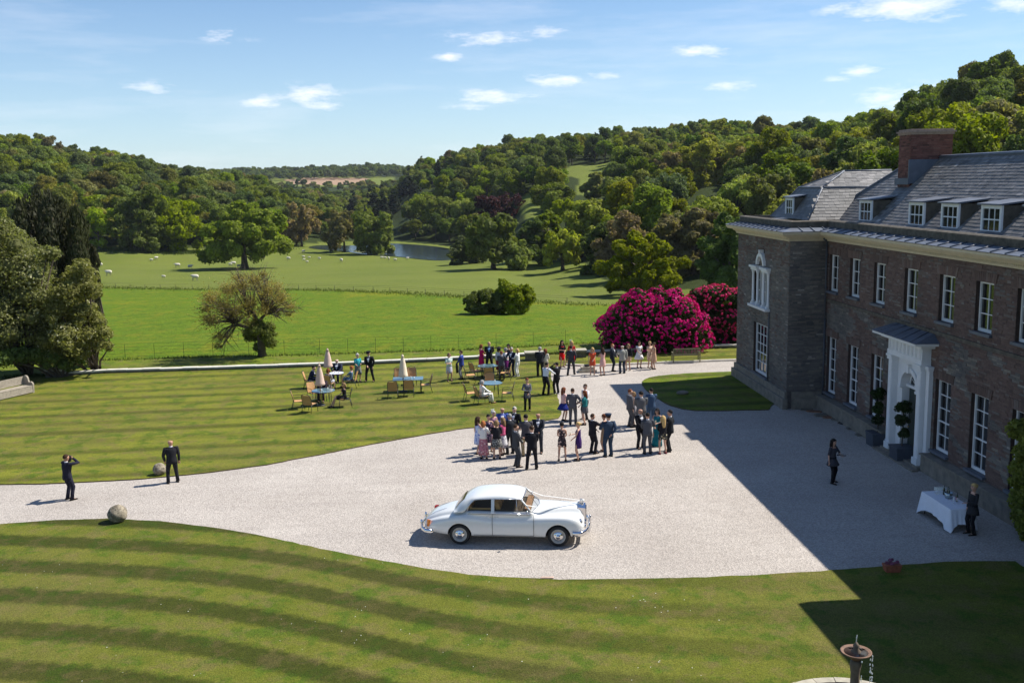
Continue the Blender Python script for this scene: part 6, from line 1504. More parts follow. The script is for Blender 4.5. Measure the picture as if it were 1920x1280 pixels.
chair(605,750,175,'woven chair under the seated man at the front round table')
chair(647,762,95,'woven chair under the seated woman in black at the front round table')
chair(582,727,-90,'woven chair under the hunched man left of the leaning parasol')
chair(617,732,-20,'woven chair under the woman in a patterned wrap seen from behind')
chair(634,715,180,'woven chair under the man in navy behind the white table')
chair(659,726,80,'woven chair under the woman in blue leaning back')
chair(737,745,0,'near left woven chair at the rectangular glass table')
chair(767,742,0,'near right woven chair at the rectangular glass table')
chair(748,722,180,'far left woven chair at the rectangular glass table')
chair(772,721,180,'far right woven chair at the rectangular glass table')
chair(798,735,95,'woven chair at the right end of the rectangular glass table')
chair(882,716,-85,'woven chair left of the far glass table, turned side on')
chair(893,708,-60,'woven chair tilted beside the magenta dress')
chair(916,717,0,'woven chair with its back to the camera at the far glass table')
chair(947,712,80,'dark woven chair right of the far glass table')
chair(918,733,175,'woven chair behind the elderly guest in white')
chair(883,751,-80,'empty woven chair left of the elderly guest in white')
chair(904,757,-70,'woven chair under the elderly guest in white')
chair(951,751,85,'empty woven chair right of the round glass table')
def leg4(t,dx,dy,h,m=m_metal):
    for sx in (-1,1):
        for sy in (-1,1): mb=MB(); mb.tube([(sx*dx,sy*dy,0),(sx*dx*.94,sy*dy*.94,h)],.016,6); mb.build('leg',m,t)
def round_table(px,py,label,r=.55,top=m_tglass,h=.72):
    g=G(px,py,ZL); t=empty('round_table',(g.x,g.y,ZL),0,label,'table'); leg4(t,r*.62,r*.62,h-.01)
    mb=MB(); mb.lathe([(r-.02,h),(r,h+.008),(r,h+.02),(r-.02,h+.028),(.001,h+.03)],(0,0,0),28,sm=False); mb.build('table_top',top,t)
    mb=MB(); mb.tube([(r*math.cos(a),r*math.sin(a),h) for a in [2*math.pi*k/24 for k in range(25)]],.014,6); mb.build('rim',m_metal,t); return t
m_wtop=mat('white_table_top',(.62,.64,.70),.3,var=.1)
T1=round_table(632,722,'round white topped table in the group of seated guests under the rear parasol',.42,m_wtop)
T2=round_table(607,757,'front round glass table with cups, nearest the camera on the left',.62)
T4=round_table(915,708,'far glass table between the magenta dress and the black hat',.60)
T5=round_table(922,742,'round glass table beside the elderly guest in white',.60)
g=G(766,733,ZL); T3=empty('rectangular_table',(g.x,g.y,ZL),0,'long rectangular glass table with the middle parasol rising through it','table'); leg4(T3,.75,.42,.71)
mb=MB(); mb.box(-.85,.85,-.5,.5,.725,.735); mb.build('table_top',m_tglass,T3)
mb=MB(); mb.tube([(-.85,-.5,.72),(.85,-.5,.72),(.85,.5,.72),(-.85,.5,.72),(-.85,-.5,.72)],.016,6); mb.build('rim',m_metal,T3)
m_can=mat('parasol_canvas',(.60,.44,.36),.85,var=.1,scale=6.,bump=.3,bscale=20); m_can2=mat('parasol_canvas_cream',(.72,.62,.46),.85,var=.1,scale=6.,bump=.3,bscale=20); m_wood=mat('pole_wood',(.30,.16,.07),.6,var=.2,scale=10.)
def parasol(px,py,label,top_py,bot_py,m=m_can,lean=0.):
    g=G(px,py,ZL); D=g.y; d=ray(px,top_py); zt=H+d.z/d.y*D-ZL; d=ray(px,bot_py); zb=H+d.z/d.y*D-ZL
    t=empty('folded_parasol',(g.x,g.y,ZL),0,label,'parasol','folded parasols on the lawn'); t.rotation_euler=(0,lean,0)
    mb=MB(); mb.tube([(0,0,0),(0,0,zt)],.024,8); mb.build('pole',m_wood,t)
    mb=MB(); mb.lathe([(.22,.0),(.24,.03),(.10,.07),(.04,.10),(.04,.3)],(0,0,0),14); mb.build('base',mat('base_iron',(.05,.05,.05),.7),t)
    mb=MB(); N=16; R=[]
    for k,(f,r) in enumerate([(0,.235),(.03,.245),(.12,.225),(.35,.185),(.6,.145),(.8,.10),(.90,.072),(.905,.085),(.95,.06),(1.,.018)]):
        z=zb+(zt-zb)*f; R.append([Vector((r*(1+.22*(j%2) *(1-f))*math.cos(2*math.pi*j/N+f*.9),r*(1+.22*(j%2)*(1-f))*math.sin(2*math.pi*j/N+f*.9),z+(0 if k else .05*(j%2)))) for j in range(N)])
    mb.loft(R,0,True); c=mb.build('canopy',m,t); mb=MB(); mb.sphere((0,0,zt+.03),.03,8,6); mb.build('finial',m_wood,t); return t
parasol(602,760,'pinkish beige folded parasol over the front round table, nearest the camera',682,722)
parasol(617,726,'folded beige parasol at the rear of the seated group',653,688)
parasol(757,734,'cream folded parasol through the rectangular glass table',664,706,m_can2)
# cups and things on the tables
def cup(t,dx,dy,h,label,m=mat('white_china',(.72,.72,.70),.3),tall=.08,r=.035):
    mb=MB(); mb.lathe([(r*.6,0),(r,tall*.4),(r,tall),(r*.85,tall),(r*.5,.01)],(0,0,0),10); o=mb.build('cup' if tall<.1 else 'glass',m); o.location=(t.location.x+dx,t.location.y+dy,ZL+h+.032); tag(o,label,'cup' if tall<.1 else 'glass')
cup(T2,-.1,-.1,.72,'white cup near the middle of the front round table'); cup(T2,.25,.05,.72,'clear glass on the right of the front round table',m_flute,.14,.03)
cup(T1,-.1,.05,.72,'white cup on the left of the white topped table'); cup(T1,.15,-.1,.72,'white cup on the right of the white topped table')
cup(T3,.15,.1,.71,'white cup right of the parasol pole on the rectangular table'); cup(T3,.35,-.15,.71,'second white cup towards the right end of the rectangular table'); cup(T3,-.3,.1,.71,'clear glass left of the parasol pole on the rectangular table',m_flute,.13,.03)
cup(T5,.2,.1,.72,'clear glass on the table beside the elderly guest',m_flute,.14,.03)
# seated people
def seated(px,py,face,label,**k): 
    g=G(px,py,ZL); person(px,py,face,label,sit=True,pos=(g.x,g.y,0),**k)
seated(583,727,-90,'hunched man in a dark navy jacket sitting left of the rear parasol',suit=(.014,.02,.05),hair='black',arms=('lap','lap'),lean=.30,h=1.76)
seated(617,732,-20,'brown haired woman in a patterned wrap sitting with her back to the camera',sex='f',hair='auburn',hs='bob',dress=pattern('wrap_print',(.36,.36,.40),(.05,.05,.07),None,14),hem=.4,slv=1.,arms=('lap','front'),h=1.70)
seated(633,714,175,'white haired man in a navy suit sitting behind the white topped table',suit=NAVY,hair='white',hs='ring',tie=(.35,.36,.62),arms=('lap','lap'),h=1.80,bulk=1.08,skin=2)
seated(658,726,80,'ginger haired woman in a blue dress leaning back in her chair',sex='f',hair='ginger',hs='curly',dress=(.10,.17,.26),hem=.4,slv=.8,arms=('lap','lap'),lean=-.10,h=1.68)
seated(605,749,178,'man in a dark suit sitting at the front round table behind the parasol',suit=(.03,.02,.035),hair='auburn',arms=('front','front'),h=1.76,skin=1)
seated(646,762,95,'fair woman in a black dress with crossed ankles sitting right of the front round table',sex='f',hair='dkblonde',hs='bob',dress=(.014,.014,.017),hem=.5,slv=.5,arms=('lap','cheek'),stance=((.0,.12),(-.06,.22)),h=1.70)
seated(905,757,-70,'elderly grey haired guest dressed in white sitting on the lawn',sex='f',hair='grey',hs='bob',top=(.78,.78,.78),tslv=1.,trousers=(.70,.70,.66),arms=('lap','lap'),h=1.70,shoes=(.12,.04,.03),bulk=1.08)
build_people()
# ================================================================ benches
m_tk=mat('weathered_teak',(.30,.26,.20),.85,var=.25,scale=8.,bump=.3,bscale=30); m_tk2=mat('green_teak',(.16,.15,.085),.85,var=.25,scale=8.,bump=.3,bscale=30)
g=G(1286,678,ZL); t=empty('slatted_bench',(g.x,g.y,ZL),0,'slatted wooden bench with its back to the camera on the far grass strip','bench'); L=1.72
for s in (-1,1):
    for y,z in ((-.22,.86),(.22,.60)): mb=MB(); mb.box(s*L/2-.03,s*L/2+.03,y-.03,y+.03,0,z); mb.build('leg',m_tk2,t)
    mb=MB(); mb.box(s*L/2-.035,s*L/2+.035,-.2,.30,.601,.64); mb.build('armrest',m_tk2,t)
for z0 in (.45,.84): mb=MB(); mb.box(-L/2,L/2,-.245,-.195,z0,z0+.06); mb.build('back_rail',m_tk2,t)
for i in range(17): x=-L/2+.10+i*(L-.2)/16; mb=MB(); mb.box(x-.022,x+.022,-.232,-.208,.512,.838); mb.build('back_slat',m_tk2,t)
for i in range(5): y=-.17+i*.095; mb=MB(); mb.box(-L/2+.031,L/2-.031,y,y+.07,.42,.445); mb.build('seat_slat',m_tk2,t)
g=G(14,745,ZL); t=empty('scrolled_bench',(g.x,g.y,ZL),math.radians(-118),'large pale wooden bench with curved scrolled arms at the far left of the lawn','bench'); L=3.0
for s in (-1,1):
    mb=MB(); mb.loft([[Vector((x,y,z)) for y,z in ((-.35,0),(.34,0),(.36,.30),(.36,.52),(.30,.62),(.18,.66),(.08,.62),(.02,.66),(-.02,.85),(-.10,.97),(-.24,1.0),(-.34,.94),(-.38,.8))] for x in (s*L/2-.05,s*L/2+.05)],0,False); mb.build('end_panel',m_tk,t)
for i in range(5): y=-.26+i*.125; mb=MB(); mb.box(-L/2+.051,L/2-.051,y,y+.11,.42,.45); mb.build('seat_slat',m_tk,t)
for i in range(6): z=.50+i*.075; mb=MB(); mb.box(-L/2+.051,L/2-.051,-.33-.01*i,-.30-.01*i,z,z+.068); mb.build('back_slat',m_tk,t)
mb=MB(); mb.box(-L/2+.051,L/2-.051,.30,.34,.05,.41); mb.build('front_board',m_tk,t)
# ================================================================ stone balls, trough, stones
m_ball,nt,b=newmat('lichened_granite'); P=nt.obj(); n1=nt.noise(P,4.,5,.7); n2=nt.noise(P,13.,4,.7); c=nt.mix(nt.ramp(n1,.4,.6),(.14,.115,.08),(.34,.29,.21)); c=nt.mix(nt.ramp(n2,.6,.68),c,(.42,.42,.36)); c=nt.mix(nt.ramp(nt.noise(P,7.,3),.6,.66,0,.8),c,(.05,.045,.03)); nt.put(b.inputs['Base Color'],c); b.inputs['Roughness'].default_value=.95; nt.put(b.inputs['Normal'],nt.bump(n2,.8,.03))
def rock(name,g,r,label,cat,m=m_ball,sq=(1,1,.95),seed=1,z0=0.):
    bm=bmesh.new(); bmesh.ops.create_icosphere(bm,subdivisions=4,radius=r); rr=np.random.default_rng(seed); 
    for v in bm.verts:
        p=v.co; k=1+.035*math.sin(p.x*7/r*.3+seed)*math.cos(p.y*9/r*.3)+.02*math.sin(p.z*22+p.x*17)+rr.normal()*.006; v.co=Vector((p.x*k*sq[0],p.y*k*sq[1],p.z*k*sq[2]))
    me=bpy.data.meshes.new(name); bm.to_mesh(me); bm.free(); me.polygons.foreach_set('use_smooth',[True]*len(me.polygons)); me.materials.append(m); o=mobj(name,me); o.location=(g.x,g.y,z0+r*sq[2]*.93); tag(o,label,cat); return o
rock('stone_ball',G(221,977,.05),.335,'lichen covered granite ball on the front lawn edge at the drive','stone ball',seed=1,z0=.03)
rock('stone_ball',G(300,889,.05),.27,'granite ball beside the bald man on the side lawn corner','stone ball',seed=2,z0=.03)
rock('flat_stone',G(1280,739,.05),.34,'low dark stone lying on the shaded island lawn','stone',m_plinth,(1,.5,.35),3,.03)
# drain cover / terracotta pieces at the gravel edge
m_terra=mat('terracotta',(.30,.09,.045),.85,var=.3,scale=12.,bump=.4)
g=G(1672,1070,.05); t=empty('terracotta_pot',(g.x,g.y,.05),0,'small terracotta trough with plants at the shaded lawn edge','plant pot')
mb=MB(); mb.prism([(-.2,-.12),(.2,-.12),(.2,.12),(-.2,.12)],0,.22,top=[(-.25,-.15),(.25,-.15),(.25,.15),(-.25,.15)]); mb.build('pot',m_terra,t)
V,Fq,T=crown(np.random.default_rng(3),.2,.13,.1,8,.06,260,.5,core=False); mobj('plants',npmesh('plants',V,Fq,[mat('heather',(.25,.08,.14),.8)],attr=T),t).location=(0,0,.28)
g=G(1026,1084,.03); mb=MB(); mb.prism([(-.22,-.05),(.18,-.07),(.2,.04),(-.15,.07)],0,.03); o=mb.build('broken_edging_stone',mat('pale_brick',(.42,.30,.24),.9,var=.4,scale=9.,bump=.4)); o.location=(g.x,g.y,.045); tag(o,'small pale and reddish edging stone at the front lawn edge near the car','stone')
# stone trough and plinths at the terrace opening
m_lime=mat('weathered_limestone',(.36,.33,.26),.9,var=.3,scale=5.,bump=.5,bscale=18)
g=G(1101,697); t=empty('stone_trough',(g.x,g.y,0.004),0,'low stone plinth with a dark bowl beside the coral dress','stone plinth')
mb=MB(); mb.box(-.55,.55,-.35,.35,0,.16); mb.box(-.38,.38,-.26,.26,.161,.34); mb.build('plinth',m_lime,t); mb=MB(); mb.lathe([(.02,.341),(.16,.341),(.2,.46),(.17,.46),(.02,.38)],(0,0,0),12); mb.build('bowl',m_dark,t)
# ================================================================ garden wall with coping stones
wallo=empty('garden_wall',(WALLP[1][0],WALLP[1][1],0),0,'long low stone garden wall with pale coping between the lawn and the meadow','wall')
m_cop=mat('coping_stone',(.62,.58,.50),.9,var=.2,scale=2.,bump=.1,bscale=15); m_wst=mat('wall_stone',(.12,.11,.085),.95,var=.4,scale=6.,bump=.6,bscale=14)
wo=Vector(wallo.location); rw=random.Random(6)
gapa=G(1012,667).x+.1; gapb=G(1086,663).x
run=0
for i in range(1,len(WALLP)-1+1):
    if i>=len(WALLP): break
    a=Vector((*WALLP[i-1],0)); b_=Vector((*WALLP[i],0)); L=(b_-a).length; u=(b_-a)/L; nn=Vector((-u.y,u.x,0)); s=0
    while s<L:
        w=min(rw.uniform(.9,1.5),L-s); c=a+u*(s+w/2); s+=w
        if c.x<G(95,708).x or (gapa<c.x<gapb): continue
        hgt=.17; z=hgt+rw.uniform(-.012,.012); mb=MB(); d=.21+rw.uniform(-.01,.01)
        q=[a+u*(s-w+.006)-nn*d,a+u*(s-.006)-nn*d,a+u*(s-.006)+nn*d,a+u*(s-w+.006)+nn*d]; mb.prism([(p.x-wo.x,p.y-wo.y) for p in q],z-.0,z+.09); mb.build('coping_stone',m_cop,wallo)
        mb=MB(); zz=-.275
        for row in range(3):
            x0=0
            while x0<w-.01:
                ww=min(rw.uniform(.22,.45),w-x0); dd=.16+rw.uniform(-.012,.012); q=[a+u*(s-w+x0+.008)-nn*dd,a+u*(s-w+x0+ww-.008)-nn*dd,a+u*(s-w+x0+ww-.008)+nn*dd,a+u*(s-w+x0+.008)+nn*dd]; mb.prism([(p.x-wo.x,p.y-wo.y) for p in q],zz,zz+.142); x0+=ww
            zz+=.148
        o=mb.build('rubble',m_wst,wallo,kind='stuff')
def pier(px,py,label,w=.45,h=.62,cat='pier'):
    g=G(px,py); t=empty('stone_pier',(g.x,g.y,0),0,label,cat); mb=MB(); mb.box(-w,w,-.35,.35,0,h); mb.build('block',m_wst,t); mb=MB(); mb.box(-w-.06,w+.06,-.42,.42,h+.001,h+.11); mb.build('cap',m_lime,t)
pier(1003,676,'squat stone pier with a pale cap left of the terrace opening',.62,.50); pier(1086,670,'stone pier right of the terrace opening behind the women in red',.42,.45); pier(105,707,'square stone block ending the garden wall by the shrubbery',.5,.45)
# kerb between gravel and upper grass
ko=empty('kerb',(KERB[0][0],KERB[0][1],0),0,'pale stone kerb between the gravel and the far grass strip','kerb'); kr=Vector(ko.location)
for i in range(len(KERB)-1):
    a=Vector((*KERB[i],0)); b_=Vector((*KERB[i+1],0)); L=(b_-a).length; u=(b_-a)/L; nn=Vector((-u.y,u.x,0)); n=max(1,int(L/.95)); w=L/n
    for k in range(n):
        q=[a+u*(k*w+.006)-nn*.10,a+u*((k+1)*w-.006)-nn*.10,a+u*((k+1)*w-.006)+nn*.06,a+u*(k*w+.006)+nn*.06]; mb=MB(); mb.prism([(p.x-kr.x,p.y-kr.y) for p in q],0,.12+rw.uniform(-.008,.008)); mb.build('kerb_stone',m_cop,ko)
# ================================================================ estate fence (iron)
m_iron=mat('estate_iron',(.022,.028,.022),.6,.3)
fo=empty('estate_fence',(FEN[1][0],FEN[1][1],0),0,'thin dark iron estate fence along the bottom of the buttercup meadow','fence'); fr0=Vector(fo.location); pm=None
pts=[Vector((x,y,tz(x,y))) for x,y in FEN]; samp=[]
for i in range(len(pts)-1):
    L=(pts[i+1]-pts[i]).length; n=int(L/1.9)
    for k in range(n): 
        p=pts[i].lerp(pts[i+1],k/n); samp.append(Vector((p.x,p.y,max(tz(p.x,p.y),-.05))))
mb=MB(); mb.box(-.009,.009,-.009,.009,-.1,1.10); pm=mb.mesh('post',[m_iron])
for p in samp: mobj('post',pm,fo,p-fr0)
for z in (.22,.45,.68,.90,1.14):
    mb=MB(); mb.tube([p-fr0+Vector((0,0,z)) for p in samp],.005,4,sm=False); mb.build('rail',m_iron,fo)
# ha-ha bank posts and wire with rough grass between the meadow and the sheep pasture
ho=empty('wire_fence',HA[1],0,'low post and wire fence along the rough bank between meadow and sheep pasture','fence'); h0=Vector(ho.location); hp=[]
for i in range(len(HA)-1):
    L=(HA[i+1]-HA[i]).length; n=max(1,int(L/4))
    for k in range(n): p=HA[i].lerp(HA[i+1],k/n); hp.append(Vector((p.x,p.y,tz(p.x,p.y))))
mb=MB(); mb.box(-.03,.03,-.03,.03,-.1,.8); pm=mb.mesh('post',[mat('old_post',(.12,.10,.07),.9)])
for p in hp: mobj('post',pm,ho,p-h0)
for z in (.4,.7,.95): mb=MB(); mb.tube([p-h0+Vector((0,0,z)) for p in hp],.012,4,sm=False); mb.build('wire',m_iron,ho)
def tufts(name,label,line,width,n,hgt,m,seed,zoff=0.):
    r=np.random.default_rng(seed); line=np.array([[p[0],p[1]] for p in line]); seg=r.integers(0,len(line)-1,n); t=r.random(n)[:,None]
    ls=np.hypot(*(line[1:]-line[:-1]).T); seg=r.choice(len(line)-1,n,p=ls/ls.sum()); P=line[seg]*(1-t)+line[seg+1]*t+r.normal(size=(n,2))*width; z=terr(P[:,0],P[:,1])+zoff
    h=hgt*r.uniform(.5,1.3,n); a=r.uniform(0,6.28,n); w=hgt*.28; ln=r.normal(size=(n,2))*hgt*.3
    V=np.stack([np.stack([P[:,0]-w*np.cos(a),P[:,1]-w*np.sin(a),z-.02],-1),np.stack([P[:,0]+w*np.cos(a),P[:,1]+w*np.sin(a),z-.02],-1),np.stack([P[:,0]+ln[:,0],P[:,1]+ln[:,1],z+h],-1)],1).reshape(-1,3)
    me=npmesh(name,V,np.arange(3*n).reshape(n,3),[m],attr=r.uniform(.2,.8,n)); o=mobj(name,me,kind='stuff'); o['label']=label; o['category']='grass'
m_tuft=leaf_mat('rough_grass',(.10,.13,.025),.2,.4); m_tuft2=leaf_mat('dark_rough_grass',(.055,.085,.018),.2,.4)
tufts('rough_grass','rough grass on the bank between meadow and pasture',HA,1.6,7000,.22,m_tuft,1)
tufts('wall_weeds','dark weeds along the foot of the garden wall',[(x,y+.45) for x,y in WALLP[1:]],.2,5000,.20,m_tuft2,2)
tufts('fence_grass','longer grass under the estate fence',[(x,y+.1) for x,y in FEN],.3,2500,.14,m_tuft,3)
tufts('pasture_edge_grass','rough grass along the wood edge of the pasture',[TH(x,y) for x,y in [(-100,466),(190,470),(380,474),(540,467)]],1.5,5000,.7,m_tuft2,4)
# ================================================================ sheep
def sheep_mesh():
    mb=MB(); rr=random.Random(2)
    R=[]
    for y,z,rx,rz in [(-.52,.62,.08,.10),(-.46,.62,.20,.22),(-.25,.64,.26,.27),(.05,.64,.27,.27),(.30,.66,.24,.25),(.44,.70,.15,.17),(.50,.74,.09,.10)]:
        R.append([Vector((rx*math.cos(a)*(1+rr.uniform(-.05,.05)),y,z+rz*math.sin(a))) for a in [2*math.pi*k/12 for k in range(12)]])
    mb.loft(R); return mb.mesh('fleece',[mat('fleece',(.62,.57,.47),.95,var=.15,scale=20.,bump=.6,bscale=30)])
SM=sheep_mesh(); mb=MB(); mb.loft([ring(Vector((0,y,z)),rx,rz,Vector((1,0,0)),Vector((0,-.3,.95)),8) for y,z,rx,rz in [(.46,.74,.08,.09),(.56,.80,.07,.085),(.66,.76,.06,.065),(.76,.69,.035,.04)]])
for s in (-1,1): mb.add([(s*.06,.55,.84),(s*.15,.53,.82),(s*.13,.55,.79),(s*.06,.57,.80)],[(0,1,2,3)])
SHd=mb.mesh('head',[mat('sheep_face',(.50,.45,.38),.8)]); m_sl=mat('sheep_leg',(.35,.31,.26),.9)
mb=MB(); mb.tube([(0,0,.45),(0,.02,.22),(0,0,0)],[.05,.03,.03],6); SLg=mb.mesh('leg',[m_sl])
shp=[(204,517,1.3,80),(189,500,1.,60),(284,490,.7,90),(293,487,.9,-60),(333,502,1.2,95),(357,504,1.,-80),(307,522,.6,80),(366,526,1.2,90),(432,499,.8,80),(438,498,1.1,90),(448,502,.8,-90),(541,488,1.,70),(569,474,.9,-70),(569,484,.7,80),(580,485,.6,90),(570,489,.6,-80),(576,493,.6,90),(599,487,.7,60),(640,492,1.2,30),(620,473,.9,90),(716,486,.8,-90),(722,486,.7,80),(729,488,1.,10),(741,490,.8,80),(764,487,.7,-80)]
SORD='second first third fourth sixth seventh fifth eighth ninth tenth eleventh twelfth thirteenth fourteenth fifteenth sixteenth seventeenth eighteenth twentieth nineteenth twenty-first twenty-second twenty-third twenty-fourth last'.split()
for k,(x,y,s,a) in enumerate(shp):
    g=TH(x,y); 
    where=('beside the cypress clump' if x<230 else 'in the left part of the pasture' if x<325 else "in the parkland tree's shadow" if x<360 or 425<x<455 else 'below the tree shadow' if x<400 else 'just right of the parkland tree' if x<560 else 'in the cluster of sheep mid pasture' if x<610 else 'in the open middle of the pasture' if x<700 else 'near the lake end of the pasture')
    big='large ' if s>=1.15 else 'small ' if s<.75 else ''
    t=empty('sheep',g,math.radians(a),f'{big}pale {"sheep" if s>=.75 else "lamb"}, {SORD[k]} from the left, {where}','sheep','sheep grazing in the pasture',1.25*s**.8)
    mobj('fleece',SM,t); mobj('head',SHd,t)
    for sx in (-1,1):
        for sy in (-.3,.3): mobj('leg',SLg,t,(sx*.13,sy,0))
# ================================================================ white wedding car
m_paint,nt,b=newmat('white_car_paint'); n=nt.noise(nt.obj(),2.,2); b.inputs['Roughness'].default_value=.28; b.inputs['Coat Weight'].default_value=1.; b.inputs['Coat Roughness'].default_value=.04
nt.put(b.inputs['Base Color'],nt.mix(n,(.70,.71,.69),(.75,.75,.72)))
m_chrome=mat('chrome',(.72,.72,.74),.09,1.,var=.03); m_tyre=mat('tyre_rubber',(.018,.018,.018),.8); m_well=mat('wheel_well_black',(.01,.01,.01),.9); m_tan=mat('tan_leather',(.50,.29,.09),.5,var=.15,scale=5.); m_seam=mat('door_shut_line',(.03,.03,.03),.8)
m_cglass,nt,b=newmat('car_glass'); b.inputs['Base Color'].default_value=(.03,.045,.035,1); b.inputs['Roughness'].default_value=.03; b.inputs['Specular IOR Level'].default_value=.6; b.inputs['Alpha'].default_value=.16
m_amber=mat('amber_lens',(.75,.22,.03),.25); m_red=mat('red_lens',(.45,.02,.02),.25); m_rib=mat('white_ribbon',(.80,.80,.76),.6); m_lens=mat('headlamp_glass',(.55,.58,.60),.08,.6)
gr=G(863,1019.5,.004); gf=G(1047,1023.5,.004); ax=(gf-gr).normalized(); lt=Vector((-ax.y,ax.x,0)); cc=(gr+gf)/2+lt*.80
CS=((gf-gr).length)/3.13
car=empty('vintage_car',(cc.x,cc.y,.004),math.atan2(ax.y,ax.x),'white vintage saloon with chrome grille and wedding ribbons parked on the gravel','car',None,CS)
XR,XFr,YW=-1.565,1.565,.74
def lerp_tab(t,x):
    return float(np.interp(x,[a for a,_ in t],[b for _,b in t]))
TW=[(-2.78,.50),(-2.70,.66),(-2.5,.78),(-2.2,.85),(-1.8,.90),(-1.4,.915),(-.6,.90),(0,.90),(.8,.90),(1.4,.905),(1.9,.89),(2.15,.85),(2.32,.74),(2.38,.64)]
SH_=[(-2.78,.60),(-2.70,.68),(-2.5,.76),(-2.2,.86),(-1.8,.95),(-1.45,.985),(-1.1,.97),(-.8,.93),(-.5,.90),(0,.90),(.5,.915),(1.0,.945),(1.5,.965),(1.9,.955),(2.15,.90),(2.3,.78),(2.38,.68)]
CT=[(-2.78,.64),(-2.70,.74),(-2.5,.86),(-2.2,.98),(-1.9,1.06),(-1.6,1.11),(-1.3,1.12),(0,1.10),(.7,1.12),(.9,1.15),(1.5,1.16),(2.0,1.155),(2.2,1.13),(2.26,1.10),(2.32,.95),(2.38,.80)]
MW=[(-2.78,.40),(-2.4,.52),(-1.6,.64),(-1.3,.76),(.7,.74),(.9,.56),(1.6,.44),(2.2,.34),(2.38,.34)]  # half width of the raised centre body
BT=[(-2.78,.46),(-2.6,.36),(-2.2,.30),(-1.6,.26),(1.6,.26),(2.1,.30),(2.38,.42)]
xs=[-2.78,-2.72,-2.6,-2.45,-2.2,-1.95,-1.7,-1.45,-1.2,-.95,-.7,-.4,0,.4,.7,.9,1.15,1.4,1.65,1.9,2.08,2.2,2.28,2.34,2.38]
mb=MB(); rings=[]
for x in xs:
    w,sh,ct,mw,bt=[lerp_tab(t,x) for t in (TW,SH_,CT,MW,BT)]
    cab=-1.35<x<.72
    half=[(w*.80,bt),(w*.965,bt+.05),(w,bt+.20),(w*.995,(sh+bt)/2+.08),(w*.97,sh-.10),(w*.92,sh-.025),(w*.84 if not cab else w*.90,sh+(0 if not cab else .03)),
          ((w*.84+mw)/2 if not cab else .84,(sh-.015) if not cab else ct-.06),(mw+.015,max(sh-.03,ct-.13) if not cab else ct-.02),(mw*.93,ct-.04 if not cab else ct-.012),(mw*.6,ct-.005),(0,ct)]
    rings.append([(x,y,z) for y,z in half]+[(x,-y,z) for y,z in half[-2::-1]])
mb.loft(rings,0,True); body=mb.build('body',[m_paint,m_well],car)
ss=body.modifiers.new('s','SUBSURF'); ss.levels=2; ss.render_levels=2
cut=[]
for x,r in ((XR,.385),(XFr,.395)):
    for s in (-1,1):
        c=MB(); c.lathe([(r,-.32),(r,.32)],(x,s*.92,.34),36,1,True,'y'); o=c.build('tmpcut',[m_paint,m_well],car); cut.append(o)
        bo=body.modifiers.new('b','BOOLEAN'); bo.object=o; bo.operation='DIFFERENCE'; bo.solver='EXACT'
bpy.context.view_layer.update(); finish(body)
for o in cut: bpy.data.objects.remove(o)
def cp(name,mb,m,par=None): return mb.build(name,m,par or car)
# cabin roof shell
ST=[(-1.78,1.09,.50,1.05),(-1.68,1.20,.62,1.05),(-1.54,1.33,.70,1.05),(-1.40,1.43,.715,1.05),(-1.22,1.51,.70,1.30),(-1.12,1.545,.695,1.43),(-.9,1.59,.69,1.455),(-.5,1.625,.685,1.47),(-.1,1.625,.675,1.475),(.2,1.595,.665,1.47),(.36,1.55,.655,1.45),(.44,1.505,.64,1.44)]
mb=MB(); R=[]
for x,zt,w,ze in ST:
    ww=.80 if ze<1.2 else w
    h=[(ww,ze),((ww+w)/2+.005,ze*.45+zt*.55 if ze<1.2 else ze+.03),(w*.93,zt-.055),(w*.78,zt-.022),(w*.4,zt-.004),(0,zt)]
    R.append([(x,y,z) for y,z in h]+[(x,-y,z) for y,z in h[-2::-1]])
mb.loft(R,0,True,cap=False,closed=False); o=cp('roof',mb,[m_paint]); s_=o.modifiers.new('s','SUBSURF'); s_.levels=2; s_.render_levels=2; so_=o.modifiers.new('t','SOLIDIFY'); so_.thickness=.03; so_.offset=-1
bpy.context.view_layer.update(); finish(o)
